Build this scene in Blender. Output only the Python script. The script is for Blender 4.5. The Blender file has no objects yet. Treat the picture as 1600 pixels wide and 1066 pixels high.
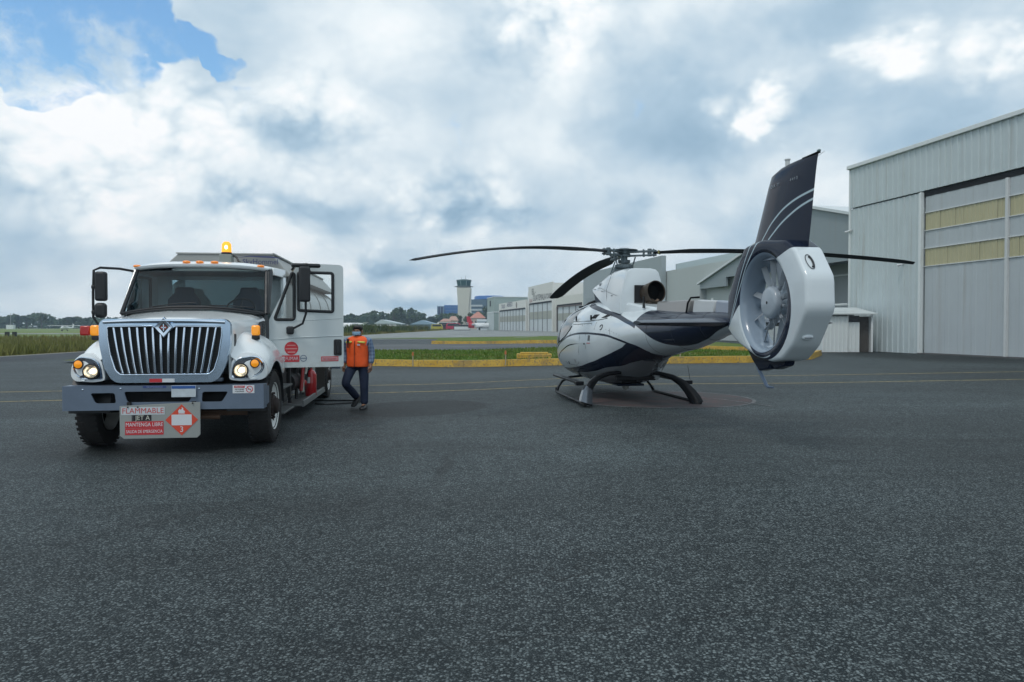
import bpy, bmesh, math, random
from mathutils import Vector, Matrix, noise as mnoise
R = math.radians; PI = math.pi
random.seed(7)
S = bpy.context.scene
COL = S.collection
# ------------------------------------------------------------------ camera
CAM_H, FPX, PITCH = 1.62, 1150.0, math.atan(23/1150.0)
cd = bpy.data.cameras.new("camera"); cam = bpy.data.objects.new("camera", cd); COL.objects.link(cam)
cam.location = (0, 0, CAM_H); cam.rotation_euler = (PI/2 - PITCH, 0, 0)
cd.sensor_width = 36; cd.lens = 36*FPX/1600; cd.clip_start = .05; cd.clip_end = 6000
S.camera = cam
S.view_settings.view_transform = 'Standard'; S.view_settings.look = 'None'
S.view_settings.exposure = 0.10; S.view_settings.gamma = 1
SUN_EL, SUN_AZ = R(58), R(-150)      # azimuth clockwise from +Y
# ------------------------------------------------------------------ node helper
class NT:
    def __init__(s, tree): s.t = tree; s.n = tree.nodes; s.l = tree.links
    def new(s, typ, **kw):
        nd = s.n.new(typ)
        for k, v in kw.items(): setattr(nd, k, v)
        return nd
    def put(s, sock, v):
        if hasattr(v, 'is_output') or isinstance(v, bpy.types.NodeSocket): s.l.new(v, sock)
        elif v is not None: sock.default_value = v
    def m(s, op, a, b=None, c=None, clamp=False):
        nd = s.new('ShaderNodeMath', operation=op); nd.use_clamp = clamp
        s.put(nd.inputs[0], a)
        if b is not None: s.put(nd.inputs[1], b)
        if c is not None: s.put(nd.inputs[2], c)
        return nd.outputs[0]
    def v(s, op, a, b=None, out=0):
        nd = s.new('ShaderNodeVectorMath', operation=op); s.put(nd.inputs[0], a)
        if b is not None:
            s.put(nd.inputs[3 if op == 'SCALE' else 1], b)
        return nd.outputs[1 if out else 0]
    def sep(s, a):
        nd = s.new('ShaderNodeSeparateXYZ'); s.put(nd.inputs[0], a); return nd.outputs
    def comb(s, x, y, z):
        nd = s.new('ShaderNodeCombineXYZ')
        for i, q in enumerate((x, y, z)): s.put(nd.inputs[i], q)
        return nd.outputs[0]
    def noise(s, vec, scale, detail=4, rough=.55, dist=0, color=False):
        nd = s.new('ShaderNodeTexNoise'); s.put(nd.inputs['Vector'], vec)
        nd.inputs['Scale'].default_value = scale; nd.inputs['Detail'].default_value = detail
        nd.inputs['Roughness'].default_value = rough; nd.inputs['Distortion'].default_value = dist
        return nd.outputs[1 if color else 0]
    def sm(s, x, a, b, lo=0., hi=1.):
        nd = s.new('ShaderNodeMapRange', interpolation_type='SMOOTHSTEP'); s.put(nd.inputs[0], x)
        nd.inputs[1].default_value = a; nd.inputs[2].default_value = b
        nd.inputs[3].default_value = lo; nd.inputs[4].default_value = hi
        return nd.outputs[0]
    def ramp(s, f, stops):
        nd = s.new('ShaderNodeValToRGB'); s.put(nd.inputs[0], f); e = nd.color_ramp.elements
        while len(e) < len(stops): e.new(.5)
        for i, (p, c) in enumerate(stops): e[i].position = p; e[i].color = (*c, 1)
        return nd.outputs[0]
    def mix(s, f, a, b, typ='MIX'):
        nd = s.new('ShaderNodeMix', data_type='RGBA', blend_type=typ)
        s.put(nd.inputs[0], f)
        s.put(nd.inputs[6], (*a, 1) if isinstance(a, tuple) else a)
        s.put(nd.inputs[7], (*b, 1) if isinstance(b, tuple) else b)
        return nd.outputs[2]
    def curve(s, x, pts, x0, x1, y0, y1):
        """height z on a hand-drawn line, read at x"""
        t = s.m('DIVIDE', s.m('SUBTRACT', x, x0), x1-x0, clamp=True)
        nd = s.new('ShaderNodeFloatCurve'); cm = nd.mapping; c = cm.curves[0]
        pts = sorted(pts)
        while len(c.points) < len(pts): c.points.new(.5, .5)
        for q, (px, py) in zip(c.points, pts):
            q.location = ((px-x0)/(x1-x0), (py-y0)/(y1-y0)); q.handle_type = 'AUTO'
        cm.update(); s.put(nd.inputs[1], t)
        return s.m('MULTIPLY_ADD', nd.outputs[0], y1-y0, y0)
# ------------------------------------------------------------------ world: sky with broken cloud
W = bpy.data.worlds.new("World"); S.world = W; W.use_nodes = True
W.node_tree.nodes.clear(); n = NT(W.node_tree)
tc = n.new('ShaderNodeTexCoord').outputs['Generated']
D = n.v('NORMALIZE', tc)
dx, dy, dz = n.sep(D)
az = n.m('ARCTAN2', dx, dy)
el = n.m('ARCSINE', dz)
D3 = n.v('MULTIPLY', D, (1., 1., 1.35))
wa = n.noise(D3, 2.6, 3, .5, color=True)
wv = n.v('SUBTRACT', wa, (.5, .5, .5))
wb = n.v('SUBTRACT', n.noise(D3, 9., 4, .55, color=True), (.5, .5, .5))
warp = n.v('ADD', n.v('SCALE', wv, .22), n.v('SCALE', wb, .09))
DW = n.v('ADD', D3, n.v('SCALE', warp, .5))
fa = n.noise(DW, 3.0, 7, .50)
fine = n.noise(DW, 15., 6, .6)
def billow(vec, sc):
    nd = n.new('ShaderNodeTexVoronoi', feature='F1'); n.put(nd.inputs['Vector'], vec); nd.inputs['Scale'].default_value = sc
    nd.normalize = True; nd.inputs['Detail'].default_value = 3.6; nd.inputs['Roughness'].default_value = .52; nd.inputs['Lacunarity'].default_value = 2.3
    return nd.outputs['Distance']
pa = billow(DW, 5.5); pb = billow(n.v('ADD', DW, (.02, 0., -.055)), 5.5)
puff = n.m('SUBTRACT', pa, pb)         # bright on the upper sunlit side of each billow
A2 = n.v('ADD', n.comb(az, el, 0.), n.v('ADD', n.v('SCALE', warp, .26), n.v('SCALE', wb, .10)))
A3 = n.v('ADD', n.comb(az, el, 0.), n.v('ADD', n.v('SCALE', wv, .10), n.v('SCALE', wb, .11)))
def dirpt(px, py):
    x, y, z = (px-800)/FPX, 1.0, (510-py)/FPX
    return math.atan2(x, y), math.asin(z/math.sqrt(x*x+y*y+z*z))
def blob(vec, px, py, rx, ry, edge=0.):
    a, e = dirpt(px, py)
    q = n.v('MULTIPLY', n.v('SUBTRACT', vec, (a, e, 0)), (FPX/rx*1.08, FPX/ry*1.08, 0))
    ln = n.v('LENGTH', q, out=1)
    return n.sm(ln, edge, 1., 1., 0.)
shade = n.m('MULTIPLY_ADD', n.m('SUBTRACT', fa, .5), 1.0, .545)
pz = None                               # where the deck breaks into cauliflower heads
for b in [(260,190,270,150),(120,260,240,130),(480,200,180,110),(1180,190,130,60),(1370,115,90,60),(1540,110,100,60),(600,430,140,40),(860,30,160,120),(700,330,260,100),(420,330,200,80)]:
    q = blob(A2, *b); pz = q if pz is None else n.m('MAXIMUM', pz, q)
pz = n.m('MULTIPLY_ADD', pz, 1.05, .28)
shade = n.m('MULTIPLY_ADD', n.m('MULTIPLY', puff, pz), 4.2, shade)
shade = n.m('MULTIPLY_ADD', n.m('SUBTRACT', .305, pa), n.m('MULTIPLY', pz, 2.0), shade)
shade = n.m('MULTIPLY_ADD', n.m('SUBTRACT', fine, .5), .10, shade)
BL = [  # px, py, rx, ry, weight : broad light and dark masses of the cloud deck
 (120,250,260,130,.22),(250,100,90,36,.30),(80,150,120,30,.25),(290,150,150,90,.34),(60,190,140,70,.22),(560,60,230,130,.26),(480,140,170,110,.18),(880,60,130,170,.26),
 (640,240,150,120,.08),(430,330,260,70,-.34),(120,400,260,60,-.22),(560,360,180,60,-.34),(200,330,140,50,.10),
 (800,70,110,80,-.42),(960,40,70,60,-.10),(1010,190,150,70,-.16),(1350,40,260,70,-.12),(1230,60,200,60,-.14),
 (1060,130,140,80,-.24),(1130,230,330,80,-.36),(1185,197,85,26,.50),(1165,188,40,34,.3),(1110,165,48,26,.36),(1370,112,60,36,.40),(1355,128,40,24,.2),(1545,110,90,40,.26),
 (980,320,60,40,-.34),(920,200,90,50,-.24),(1300,290,200,60,.14),(950,390,280,60,.14),(600,440,120,40,.18),(690,400,200,50,.10),
 (740,340,130,50,-.14),(1480,200,220,100,-.26),(1000,10,90,40,.05),(1100,10,200,40,.18),(130,470,300,26,.06),(300,470,300,20,.05),
 (640,480,160,26,-.40),(350,250,120,60,.1),(480,245,90,60,-.14),(1420,60,120,50,-.1)]
for b in BL:
    shade = n.m('MULTIPLY_ADD', blob(A2, *b[:4]), b[4]*(.85 if b[4] < 0 else 1.), shade)
cc = n.ramp(shade, [(0., (.285,.43,.565)), (.28, (.42,.565,.69)), (.52, (.60,.715,.80)), (.78, (.83,.90,.935)), (1., (.98,.99,1.))])
# clear-sky gaps
gap = None
for b in [(60,62,185,98),(255,30,120,48),(348,78,40,40),(20,120,100,44),(120,10,260,70)]:
    g_ = blob(A3, *b, edge=.35)
    gap = g_ if gap is None else n.m('MAXIMUM', gap, g_)
gap = n.m('ADD', gap, n.m('MULTIPLY', n.m('SUBTRACT', pa, .305), 2.6))
gap = n.m('ADD', gap, n.m('MULTIPLY', n.m('SUBTRACT', fine, .5), .55))
gap = n.sm(gap, .36, .56)
gap = n.m('MULTIPLY', gap, n.sm(n.noise(DW, 8., 6, .62), .62, .42, .12, 1.))
sky = n.new('ShaderNodeTexSky', sky_type='NISHITA', sun_disc=False)
sky.sun_elevation = SUN_EL; sky.sun_rotation = SUN_AZ; sky.altitude = 0; sky.air_density = 1.6; sky.dust_density = .2; sky.ozone_density = 3.0
b1 = n.new('ShaderNodeBackground'); n.l.new(n.v('MULTIPLY', sky.outputs[0], (.68, .88, 1.03)), b1.inputs[0]); b1.inputs[1].default_value = .15
b2 = n.new('ShaderNodeBackground'); n.l.new(cc, b2.inputs[0]); b2.inputs[1].default_value = 1.0
mx = n.new('ShaderNodeMixShader'); n.l.new(gap, mx.inputs[0]); n.l.new(b2.outputs[0], mx.inputs[1]); n.l.new(b1.outputs[0], mx.inputs[2])
wo = n.new('ShaderNodeOutputWorld'); n.l.new(mx.outputs[0], wo.inputs[0])
# ------------------------------------------------------------------ sun behind thin cloud
sl = bpy.data.lights.new("sun", 'SUN'); sl.energy = 1.1; sl.angle = R(14); sl.color = (1., .95, .88)
so = bpy.data.objects.new("sun", sl); COL.objects.link(so)
sd = Vector((math.sin(SUN_AZ)*math.cos(SUN_EL), math.cos(SUN_AZ)*math.cos(SUN_EL), math.sin(SUN_EL)))
so.rotation_euler = sd.to_track_quat('Z', 'Y').to_euler()
# ------------------------------------------------------------------ materials
MATS = {}
def mat(name, col=(.5,.5,.5), rough=.5, metal=0., var=.0, vscale=3., bump=0., bscale=40., coat=0., spec=.5, emis=None, estr=0., alpha=None, rvar=0., streak=0.):
    if name in MATS: return MATS[name]
    m = bpy.data.materials.new(name); m.use_nodes = True; k = NT(m.node_tree)
    b = k.n['Principled BSDF']; b.inputs['Roughness'].default_value = rough; b.inputs['Metallic'].default_value = metal
    b.inputs['Coat Weight'].default_value = coat; b.inputs['Coat Roughness'].default_value = .04
    b.inputs['Specular IOR Level'].default_value = spec
    b.inputs['Base Color'].default_value = (*col, 1)
    oc = k.new('ShaderNodeTexCoord').outputs['Object']
    if var:
        nz = k.noise(oc, vscale, 6, .6)
        f = k.m('MULTIPLY_ADD', k.m('SUBTRACT', nz, .5), var*2.2, 1.)
        cc_ = k.v('SCALE', col, f)
        if streak:
            st = k.sm(k.noise(k.v('MULTIPLY', oc, (2.6, 2.6, .10)), 1.0, 6, .7), .50, .78)
            cc_ = k.mix(k.m('MULTIPLY', st, streak), cc_, (.25,.21,.16))
        k.l.new(cc_, b.inputs['Base Color'])
    if rvar:
        k.l.new(k.m('MULTIPLY_ADD', k.m('SUBTRACT', k.noise(oc, vscale*2.3, 5, .6), .5), rvar*2, rough, clamp=True), b.inputs['Roughness'])
    if bump:
        bp = k.new('ShaderNodeBump'); bp.inputs['Strength'].default_value = bump; bp.inputs['Distance'].default_value = .02
        k.l.new(k.noise(oc, bscale, 5, .6), bp.inputs['Height']); k.l.new(bp.outputs[0], b.inputs['Normal'])
    if emis:
        b.inputs['Emission Color'].default_value = (*emis, 1); b.inputs['Emission Strength'].default_value = estr
    MATS[name] = m; return m
def glass(name, tint=(.6,.7,.7), refl=1.0, rough=.02):
    if name in MATS: return MATS[name]
    m = bpy.data.materials.new(name); m.use_nodes = True; k = NT(m.node_tree); k.n.clear()
    tr = k.new('ShaderNodeBsdfTransparent'); tr.inputs[0].default_value = (*tint, 1)
    gl = k.new('ShaderNodeBsdfGlossy'); gl.inputs['Roughness'].default_value = rough
    fr = k.new('ShaderNodeFresnel'); fr.inputs[0].default_value = 1.52
    ms = k.new('ShaderNodeMixShader'); k.l.new(k.m('MULTIPLY', fr.outputs[0], refl, clamp=True), ms.inputs[0])
    k.l.new(tr.outputs[0], ms.inputs[1]); k.l.new(gl.outputs[0], ms.inputs[2])
    o = k.new('ShaderNodeOutputMaterial'); k.l.new(ms.outputs[0], o.inputs[0])
    MATS[name] = m; return m
# ------------------------------------------------------------------ mesh builder
class MB:
    def __init__(s): s.v = []; s.f = []; s.mi = []; s.cur = 0
    def add(s, vs, fs):
        o = len(s.v); s.v += [tuple(q) for q in vs]
        for f in fs: s.f.append(tuple(i+o for i in f)); s.mi.append(s.cur)
        return s
    def box(s, c, d, rot=None, taper=None):
        x, y, z = d[0]/2, d[1]/2, d[2]/2; t = taper or (1, 1)
        P = [(-x,-y,-z),(x,-y,-z),(x,y,-z),(-x,y,-z),(-x*t[0],-y*t[1],z),(x*t[0],-y*t[1],z),(x*t[0],y*t[1],z),(-x*t[0],y*t[1],z)]
        M = rot.to_matrix() if rot is not None else None
        P = [(M @ Vector(p) if M else Vector(p)) + Vector(c) for p in P]
        return s.add(P, [(0,3,2,1),(4,5,6,7),(0,1,5,4),(1,2,6,5),(2,3,7,6),(3,0,4,7)])
    def bx(s, x0, x1, y0, y1, z0, z1): return s.box(((x0+x1)/2,(y0+y1)/2,(z0+z1)/2),(abs(x1-x0),abs(y1-y0),abs(z1-z0)))
    def quad(s, *p): return s.add(p, [tuple(range(len(p)))])
    def loft(s, loops, close=True, cap=True):
        nl = len(loops[0]); vs = [p for l in loops for p in l]; fs = []
        for i in range(len(loops)-1):
            for j in range(nl if close else nl-1):
                a = i*nl+j; b = i*nl+(j+1) % nl; fs.append((a, b, b+nl, a+nl))
        if cap and close:
            fs.append(tuple(range(nl))[::-1]); fs.append(tuple((len(loops)-1)*nl+j for j in range(nl)))
        return s.add(vs, fs)
    def cyl(s, p0, p1, r0, r1=None, n=16, cap=True):
        r1 = r0 if r1 is None else r1; p0 = Vector(p0); p1 = Vector(p1); d = (p1-p0).normalized()
        a = d.orthogonal().normalized(); b = d.cross(a)
        L = [[p + (a*math.cos(2*PI*i/n) + b*math.sin(2*PI*i/n))*r for i in range(n)] for p, r in ((p0, r0), (p1, r1))]
        return s.loft(L, cap=cap)
    def tube(s, pts, r, n=10, cap=True):
        pts = [Vector(p) for p in pts]; L = []; ref = None
        for i, p in enumerate(pts):
            d = ((pts[min(i+1, len(pts)-1)] - pts[max(i-1, 0)])).normalized()
            if ref is None: ref = d.orthogonal().normalized()
            ref = (ref - d*ref.dot(d)).normalized(); b = d.cross(ref)
            rr = r[i] if isinstance(r, (list, tuple)) else r
            L.append([p + (ref*math.cos(2*PI*j/n) + b*math.sin(2*PI*j/n))*rr for j in range(n)])
        return s.loft(L, cap=cap)
    def lathe(s, prof, c, ax='z', n=32, a0=0., a1=2*PI):
        """prof: list of (radius, along)"""
        full = abs(a1-a0-2*PI) < 1e-6; L = []
        cnt = n if full else n+1
        for (r, h) in prof:
            l = []
            for i in range(cnt):
                a = a0 + (a1-a0)*i/n; u, w = r*math.cos(a), r*math.sin(a)
                l.append({'z': (c[0]+u, c[1]+w, c[2]+h), 'y': (c[0]+u, c[1]+h, c[2]+w), 'x': (c[0]+h, c[1]+u, c[2]+w)}[ax])
            L.append(l)
        return s.loft(L, close=full, cap=False)
    def prism(s, poly, ax, a, b):
        """extrude 2D polygon along axis; poly coords are the other two axes in xyz order"""
        def mk(p, h): return {'x': (h, p[0], p[1]), 'y': (p[0], h, p[1]), 'z': (p[0], p[1], h)}[ax]
        n_ = len(poly); vs = [mk(p, a) for p in poly]+[mk(p, b) for p in poly]
        fs = [tuple(range(n_))[::-1], tuple(range(n_, 2*n_))]+[(i, (i+1) % n_, (i+1) % n_+n_, i+n_) for i in range(n_)]
        return s.add(vs, fs)
    def ball(s, c, r, nu=16, nv=10):
        r = (r, r, r) if not isinstance(r, (tuple, list)) else r; L = []
        for i in range(nv+1):
            t = PI*i/nv; st = max(math.sin(t), 1e-3)
            L.append([(c[0]+r[0]*st*math.cos(2*PI*j/nu), c[1]+r[1]*st*math.sin(2*PI*j/nu), c[2]+r[2]*math.cos(t)) for j in range(nu)])
        return s.loft(L, cap=True)
    def build(s, name, mats, parent=None, smooth=35, bevel=0., sub=0, solid=0., segs=2, loc=None, rot=None, fix=True):
        me = bpy.data.meshes.new(name); me.from_pydata(s.v, [], s.f)
        if not isinstance(mats, (list, tuple)): mats = [mats]
        for q in mats: me.materials.append(q)
        for p, i in zip(me.polygons, s.mi): p.material_index = i
        if fix:
            bm = bmesh.new(); bm.from_mesh(me)
            bmesh.ops.remove_doubles(bm, verts=bm.verts, dist=1e-5)
            bmesh.ops.recalc_face_normals(bm, faces=bm.faces); bm.to_mesh(me); bm.free()
        if smooth:
            for p in me.polygons: p.use_smooth = True
            me.set_sharp_from_angle(angle=R(smooth))
        me.update()
        o = bpy.data.objects.new(name, me); COL.objects.link(o)
        if loc: o.location = loc
        if rot: o.rotation_euler = rot
        if parent: o.parent = parent
        if solid:
            q = o.modifiers.new('solid', 'SOLIDIFY'); q.thickness = solid; q.offset = -1
        if bevel:
            q = o.modifiers.new('bevel', 'BEVEL'); q.width = bevel; q.segments = segs; q.limit_method = 'ANGLE'; q.angle_limit = R(40)
        if sub:
            q = o.modifiers.new('sub', 'SUBSURF'); q.levels = sub; q.render_levels = sub
        return o
def tag(o, label=None, cat=None, group=None, kind=None):
    if label: o['label'] = label
    if cat: o['category'] = cat
    if group: o['group'] = group
    if kind: o['kind'] = kind
    return o
def thing(name, label, cat, loc=(0, 0, 0), rz=0., group=None):
    o = bpy.data.objects.new(name, None); COL.objects.link(o); o.location = loc; o.rotation_euler = (0, 0, rz)
    o.empty_display_size = .3
    return tag(o, label, cat, group)
def copy_tree(o, parent=None):
    c = o.copy(); COL.objects.link(c)
    if parent: c.parent = parent
    for ch in list(o.children): copy_tree(ch, c)
    return c
def text(name, body, size, m, parent, loc, rot, ax=1., depth=.0015, align='CENTER', bold=0.):
    cu = bpy.data.curves.new(name, 'FONT'); cu.body = body; cu.size = size; cu.align_x = align; cu.align_y = 'CENTER'
    cu.extrude = depth; cu.offset = bold; cu.resolution_u = 3
    t = bpy.data.objects.new(name, cu); COL.objects.link(t)
    bpy.context.view_layer.update()
    me = bpy.data.meshes.new_from_object(t.evaluated_get(bpy.context.evaluated_depsgraph_get()))
    bpy.data.objects.remove(t); bpy.data.curves.remove(cu)
    me.materials.clear(); me.materials.append(m)
    o = bpy.data.objects.new(name, me); COL.objects.link(o)
    o.scale = (ax, 1, 1); o.location = loc; o.rotation_euler = rot
    if parent: o.parent = parent
    return o
def gz(x, y=0):
    t = min(max((x+3)/6, 0), 1); return .16*t*t*(3-2*t)
def at(px, py, dist):     # world point seen in that direction at that distance along +Y
    return Vector(((px-800)/FPX*dist, dist, CAM_H+(510-py)/FPX*dist))
# ================================================================== SETTING
def asphalt(name, dark=(.0078,.0132,.0155), light=(.185,.222,.227), stain_shade=True, sc=56.):
    m = bpy.data.materials.new(name); m.use_nodes = True; k = NT(m.node_tree); b = k.n['Principled BSDF']
    oc = k.new('ShaderNodeTexCoord').outputs['Object']; x, y, z = k.sep(oc)
    vo = k.new('ShaderNodeTexVoronoi'); k.l.new(k.v('ADD', oc, k.v('SCALE', k.noise(oc, 40., 2, .5, color=True), .02)), vo.inputs['Vector']); vo.inputs['Scale'].default_value = sc
    cr = k.sep(vo.outputs['Color'])[0]
    v2 = k.new('ShaderNodeTexVoronoi'); k.l.new(k.v('ADD', oc, k.v('SCALE', k.noise(oc, 70., 2, .5, color=True), .012)), v2.inputs['Vector']); v2.inputs['Scale'].default_value = sc*1.9
    g1 = k.m('MULTIPLY', k.sm(cr, .05, 1.1), k.sm(vo.outputs['Distance'], .62, .22)); g2 = k.m('MULTIPLY', k.sm(k.sep(v2.outputs['Color'])[1], .2, 1.1), k.sm(v2.outputs['Distance'], .62, .2))
    grain = k.m('ADD', k.m('MULTIPLY', g1, .85), k.m('MULTIPLY', g2, .55))
    n1 = k.noise(oc, 140., 3, .7)
    n2 = k.noise(oc, .16, 5, .55); n3 = k.noise(k.v('MULTIPLY', oc, (.35, 1., 1.)), .9, 6, .62); n4 = k.noise(oc, 6., 5, .6)
    f = k.m('ADD', k.m('MULTIPLY', grain, 1.0), k.m('MULTIPLY', k.m('SUBTRACT', n1, .50), .70))
    f = k.m('ADD', f, k.m('MULTIPLY', k.m('SUBTRACT', n4, .5), .35))
    c = k.mix(k.m('ADD', f, 0., clamp=True), dark, light)
    g = k.m('ADD', k.m('MULTIPLY', k.m('SUBTRACT', n2, .5), 1.3), k.m('MULTIPLY', k.m('SUBTRACT', n3, .5), .9))
    g = k.m('ADD', g, .95)
    ce = k.new('ShaderNodeTexVoronoi', feature='DISTANCE_TO_EDGE'); k.l.new(k.v('ADD', oc, k.v('SCALE', k.noise(oc, 1.1, 5, .65, color=True), 1.1)), ce.inputs['Vector']); ce.inputs['Scale'].default_value = .13
    ck = k.m('MULTIPLY', k.sm(ce.outputs['Distance'], .0035, .0010), k.sm(k.noise(oc, .35, 3, .5), .48, .62))
    g = k.m('MULTIPLY', g, k.m('MULTIPLY_ADD', ck, -.55, 1.))
    if stain_shade:
        t_ = k.m('DIVIDE', k.m('ADD', k.m('SUBTRACT', y, k.m('MULTIPLY', x, .2)), k.m('MULTIPLY', k.noise(oc, .3, 3, .5), .25)), 3.7)
        wn = k.new('ShaderNodeTexWhiteNoise', noise_dimensions='1D'); k.l.new(k.m('FLOOR', t_), wn.inputs['W']); fr_ = k.m('ABSOLUTE', k.m('SUBTRACT', k.m('FRACT', t_), .5))
        g = k.m('MULTIPLY', g, k.m('MULTIPLY_ADD', wn.outputs['Value'], .20, .90)); g = k.m('MULTIPLY', g, k.m('MULTIPLY_ADD', k.m('MULTIPLY', k.sm(fr_, .492, .498), k.sm(n3, .42, .55)), -.35, 1.))
        for (cx_, cy_, r_, w_) in ((6.,21.,11.6,.16),(6.2,21.,13.3,.16),(-9.,22.,12.5,.13),(-9.,22.,14.4,.13),(3.,2.,7.2,.10)):
            dd_ = k.m('ABSOLUTE', k.m('SUBTRACT', k.v('LENGTH', k.v('SUBTRACT', oc, (cx_, cy_, 0.)), out=1), r_))
            g = k.m('MULTIPLY', g, k.m('MULTIPLY_ADD', k.m('MULTIPLY', k.sm(dd_, w_, w_*.4), k.sm(k.noise(oc, .5, 4, .6), .45, .62)), -.24, 1.))
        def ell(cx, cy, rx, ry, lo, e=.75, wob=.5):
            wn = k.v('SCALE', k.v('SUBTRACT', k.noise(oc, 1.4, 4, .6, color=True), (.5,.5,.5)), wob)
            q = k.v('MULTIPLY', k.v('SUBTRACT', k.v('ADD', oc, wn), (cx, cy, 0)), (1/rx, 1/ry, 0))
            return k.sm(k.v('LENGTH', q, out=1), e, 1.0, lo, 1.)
        # oil and tyre marks, plus shade under truck and helicopter painted into the ground
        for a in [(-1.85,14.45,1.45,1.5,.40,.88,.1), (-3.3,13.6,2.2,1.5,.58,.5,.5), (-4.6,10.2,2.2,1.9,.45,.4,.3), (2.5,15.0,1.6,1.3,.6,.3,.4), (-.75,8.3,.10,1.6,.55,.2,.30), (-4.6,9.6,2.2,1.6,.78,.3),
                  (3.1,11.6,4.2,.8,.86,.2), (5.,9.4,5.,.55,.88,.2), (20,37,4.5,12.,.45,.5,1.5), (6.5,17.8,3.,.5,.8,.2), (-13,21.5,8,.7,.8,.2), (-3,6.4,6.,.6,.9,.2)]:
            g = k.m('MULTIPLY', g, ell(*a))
        for a in [(1.2,8.6,1.3,1.1,1.16,.2,.8), (-8,12.6,3,.4,1.15,.2,.8), (4.8,13.1,1.6,.5,1.25,.2,.6), (10,13.6,7,.5,1.15,.2)]:
            g = k.m('MULTIPLY', g, ell(*a))
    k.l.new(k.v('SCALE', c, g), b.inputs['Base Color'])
    b.inputs['Roughness'].default_value = .66; k.l.new(k.m('MULTIPLY_ADD', k.m('ADD', grain, 0., clamp=True), .42, .22), b.inputs['Specular IOR Level'])
    bp = k.new('ShaderNodeBump'); bp.inputs['Strength'].default_value = .55; bp.inputs['Distance'].default_value = .006
    k.l.new(f, bp.inputs['Height']); k.l.new(bp.outputs[0], b.inputs['Normal'])
    return m
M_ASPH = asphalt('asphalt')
M_ASPH2 = asphalt('taxi_asphalt', (.06,.067,.07), (.15,.16,.165), False, 30.)
M_CONC = asphalt('pale_concrete', (.20,.215,.21), (.30,.31,.30), False, 8.)
def struct(name, mb, m, **kw): o = mb.build(name, m, **kw); o['kind'] = 'structure'; return o
XS = [-2500, -400, -60, -20, -8]+[-3+.25*i for i in range(25)]+[6, 12, 30, 80, 400, 2500]
g = MB(); ys = [-60, 0, 12, 30, 80, 300, 900, 4500]
g.add([(x, y, gz(x)) for y in ys for x in XS], [(j*len(XS)+i, j*len(XS)+i+1, (j+1)*len(XS)+i+1, (j+1)*len(XS)+i) for j in range(len(ys)-1) for i in range(len(XS)-1)])
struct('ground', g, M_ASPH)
def sheet(name, poly, m, dz, kind='structure', nx=None):
    """flat sheet following the slight cross slope: poly given as list of left/right rows (xl,xr,y)"""
    g = MB(); rows = []
    for (xl, xr, y) in poly:
        n_ = nx or max(2, min(60, int((xr-xl)/.6)+2))
        rows.append([(xl+(xr-xl)*i/(n_-1), y) for i in range(n_)])
    n_ = min(len(r_) for r_ in rows); rows = []
    for (xl, xr, y) in poly: rows.append([(xl+(xr-xl)*i/(n_-1), y) for i in range(n_)])
    g.add([(x, y, gz(x)+dz) for r_ in rows for (x, y) in r_], [(j*n_+i, j*n_+i+1, (j+1)*n_+i+1, (j+1)*n_+i) for j in range(len(rows)-1) for i in range(n_-1)])
    o = g.build(name, m, fix=False); o['kind'] = kind; return o
def strip(name, pts, w, m, dz):
    """painted line of width w through pts"""
    P = []
    for (a, b_) in zip(pts, pts[1:]):
        k_ = max(2, int((Vector(b_)-Vector(a)).length/.5))
        for i in range(k_): P.append(Vector(a).lerp(Vector(b_), i/k_))
    P.append(Vector(pts[-1])); g = MB(); vs = []
    for i, p in enumerate(P):
        d = (P[min(i+1, len(P)-1)]-P[max(i-1, 0)]).normalized(); nn = Vector((-d.y, d.x))*w/2
        for q in (p-nn, p+nn): vs.append((q.x, q.y, gz(q.x)+dz))
    g.add(vs, [(2*i, 2*i+1, 2*i+3, 2*i+2) for i in range(len(P)-1)])
    return g.build(name, m, fix=False)
def worn(name, col, base=(.06,.066,.07), wear=.5, sc=6.):
    m = bpy.data.materials.new(name); m.use_nodes = True; k = NT(m.node_tree); b = k.n['Principled BSDF']
    oc = k.new('ShaderNodeTexCoord').outputs['Object']
    f = k.m('ADD', k.m('MULTIPLY', k.noise(oc, sc, 8, .7), .6), k.m('MULTIPLY', k.noise(oc, sc*9, 4, .7), .4))
    k.l.new(k.mix(k.sm(f, wear-.1, wear+.12), base, col), b.inputs['Base Color']); b.inputs['Roughness'].default_value = .8
    return m
M_YLINE = worn('worn_yellow_paint', (.42,.34,.13), wear=.47)
M_RED = worn('worn_red_paint', (.085,.042,.042), (.040,.040,.042), wear=.535, sc=2.2)
M_WPAINT = worn('worn_white_paint', (.24,.25,.25), wear=.54, sc=3.)
def straight(p, q, extra0=0, extra1=0):
    p = Vector(p); q = Vector(q); d = (q-p).normalized(); return [tuple(p-d*extra0), tuple(q+d*extra1)]
for i, (pts) in enumerate([[(-42,11.3),(-12.6,18.06),(-2.7,20.4),(8.34,21.78),(16.45,23.63),(34,27.6)], [(-40,9.3),(-10.99,15.76),(-2.5,18.1),(7.22,18.84),(14.08,20.21),(34,24.2)]]):
    o = strip('yellow_line', pts, .11, M_YLINE, .004); o['kind'] = 'structure'
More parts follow.
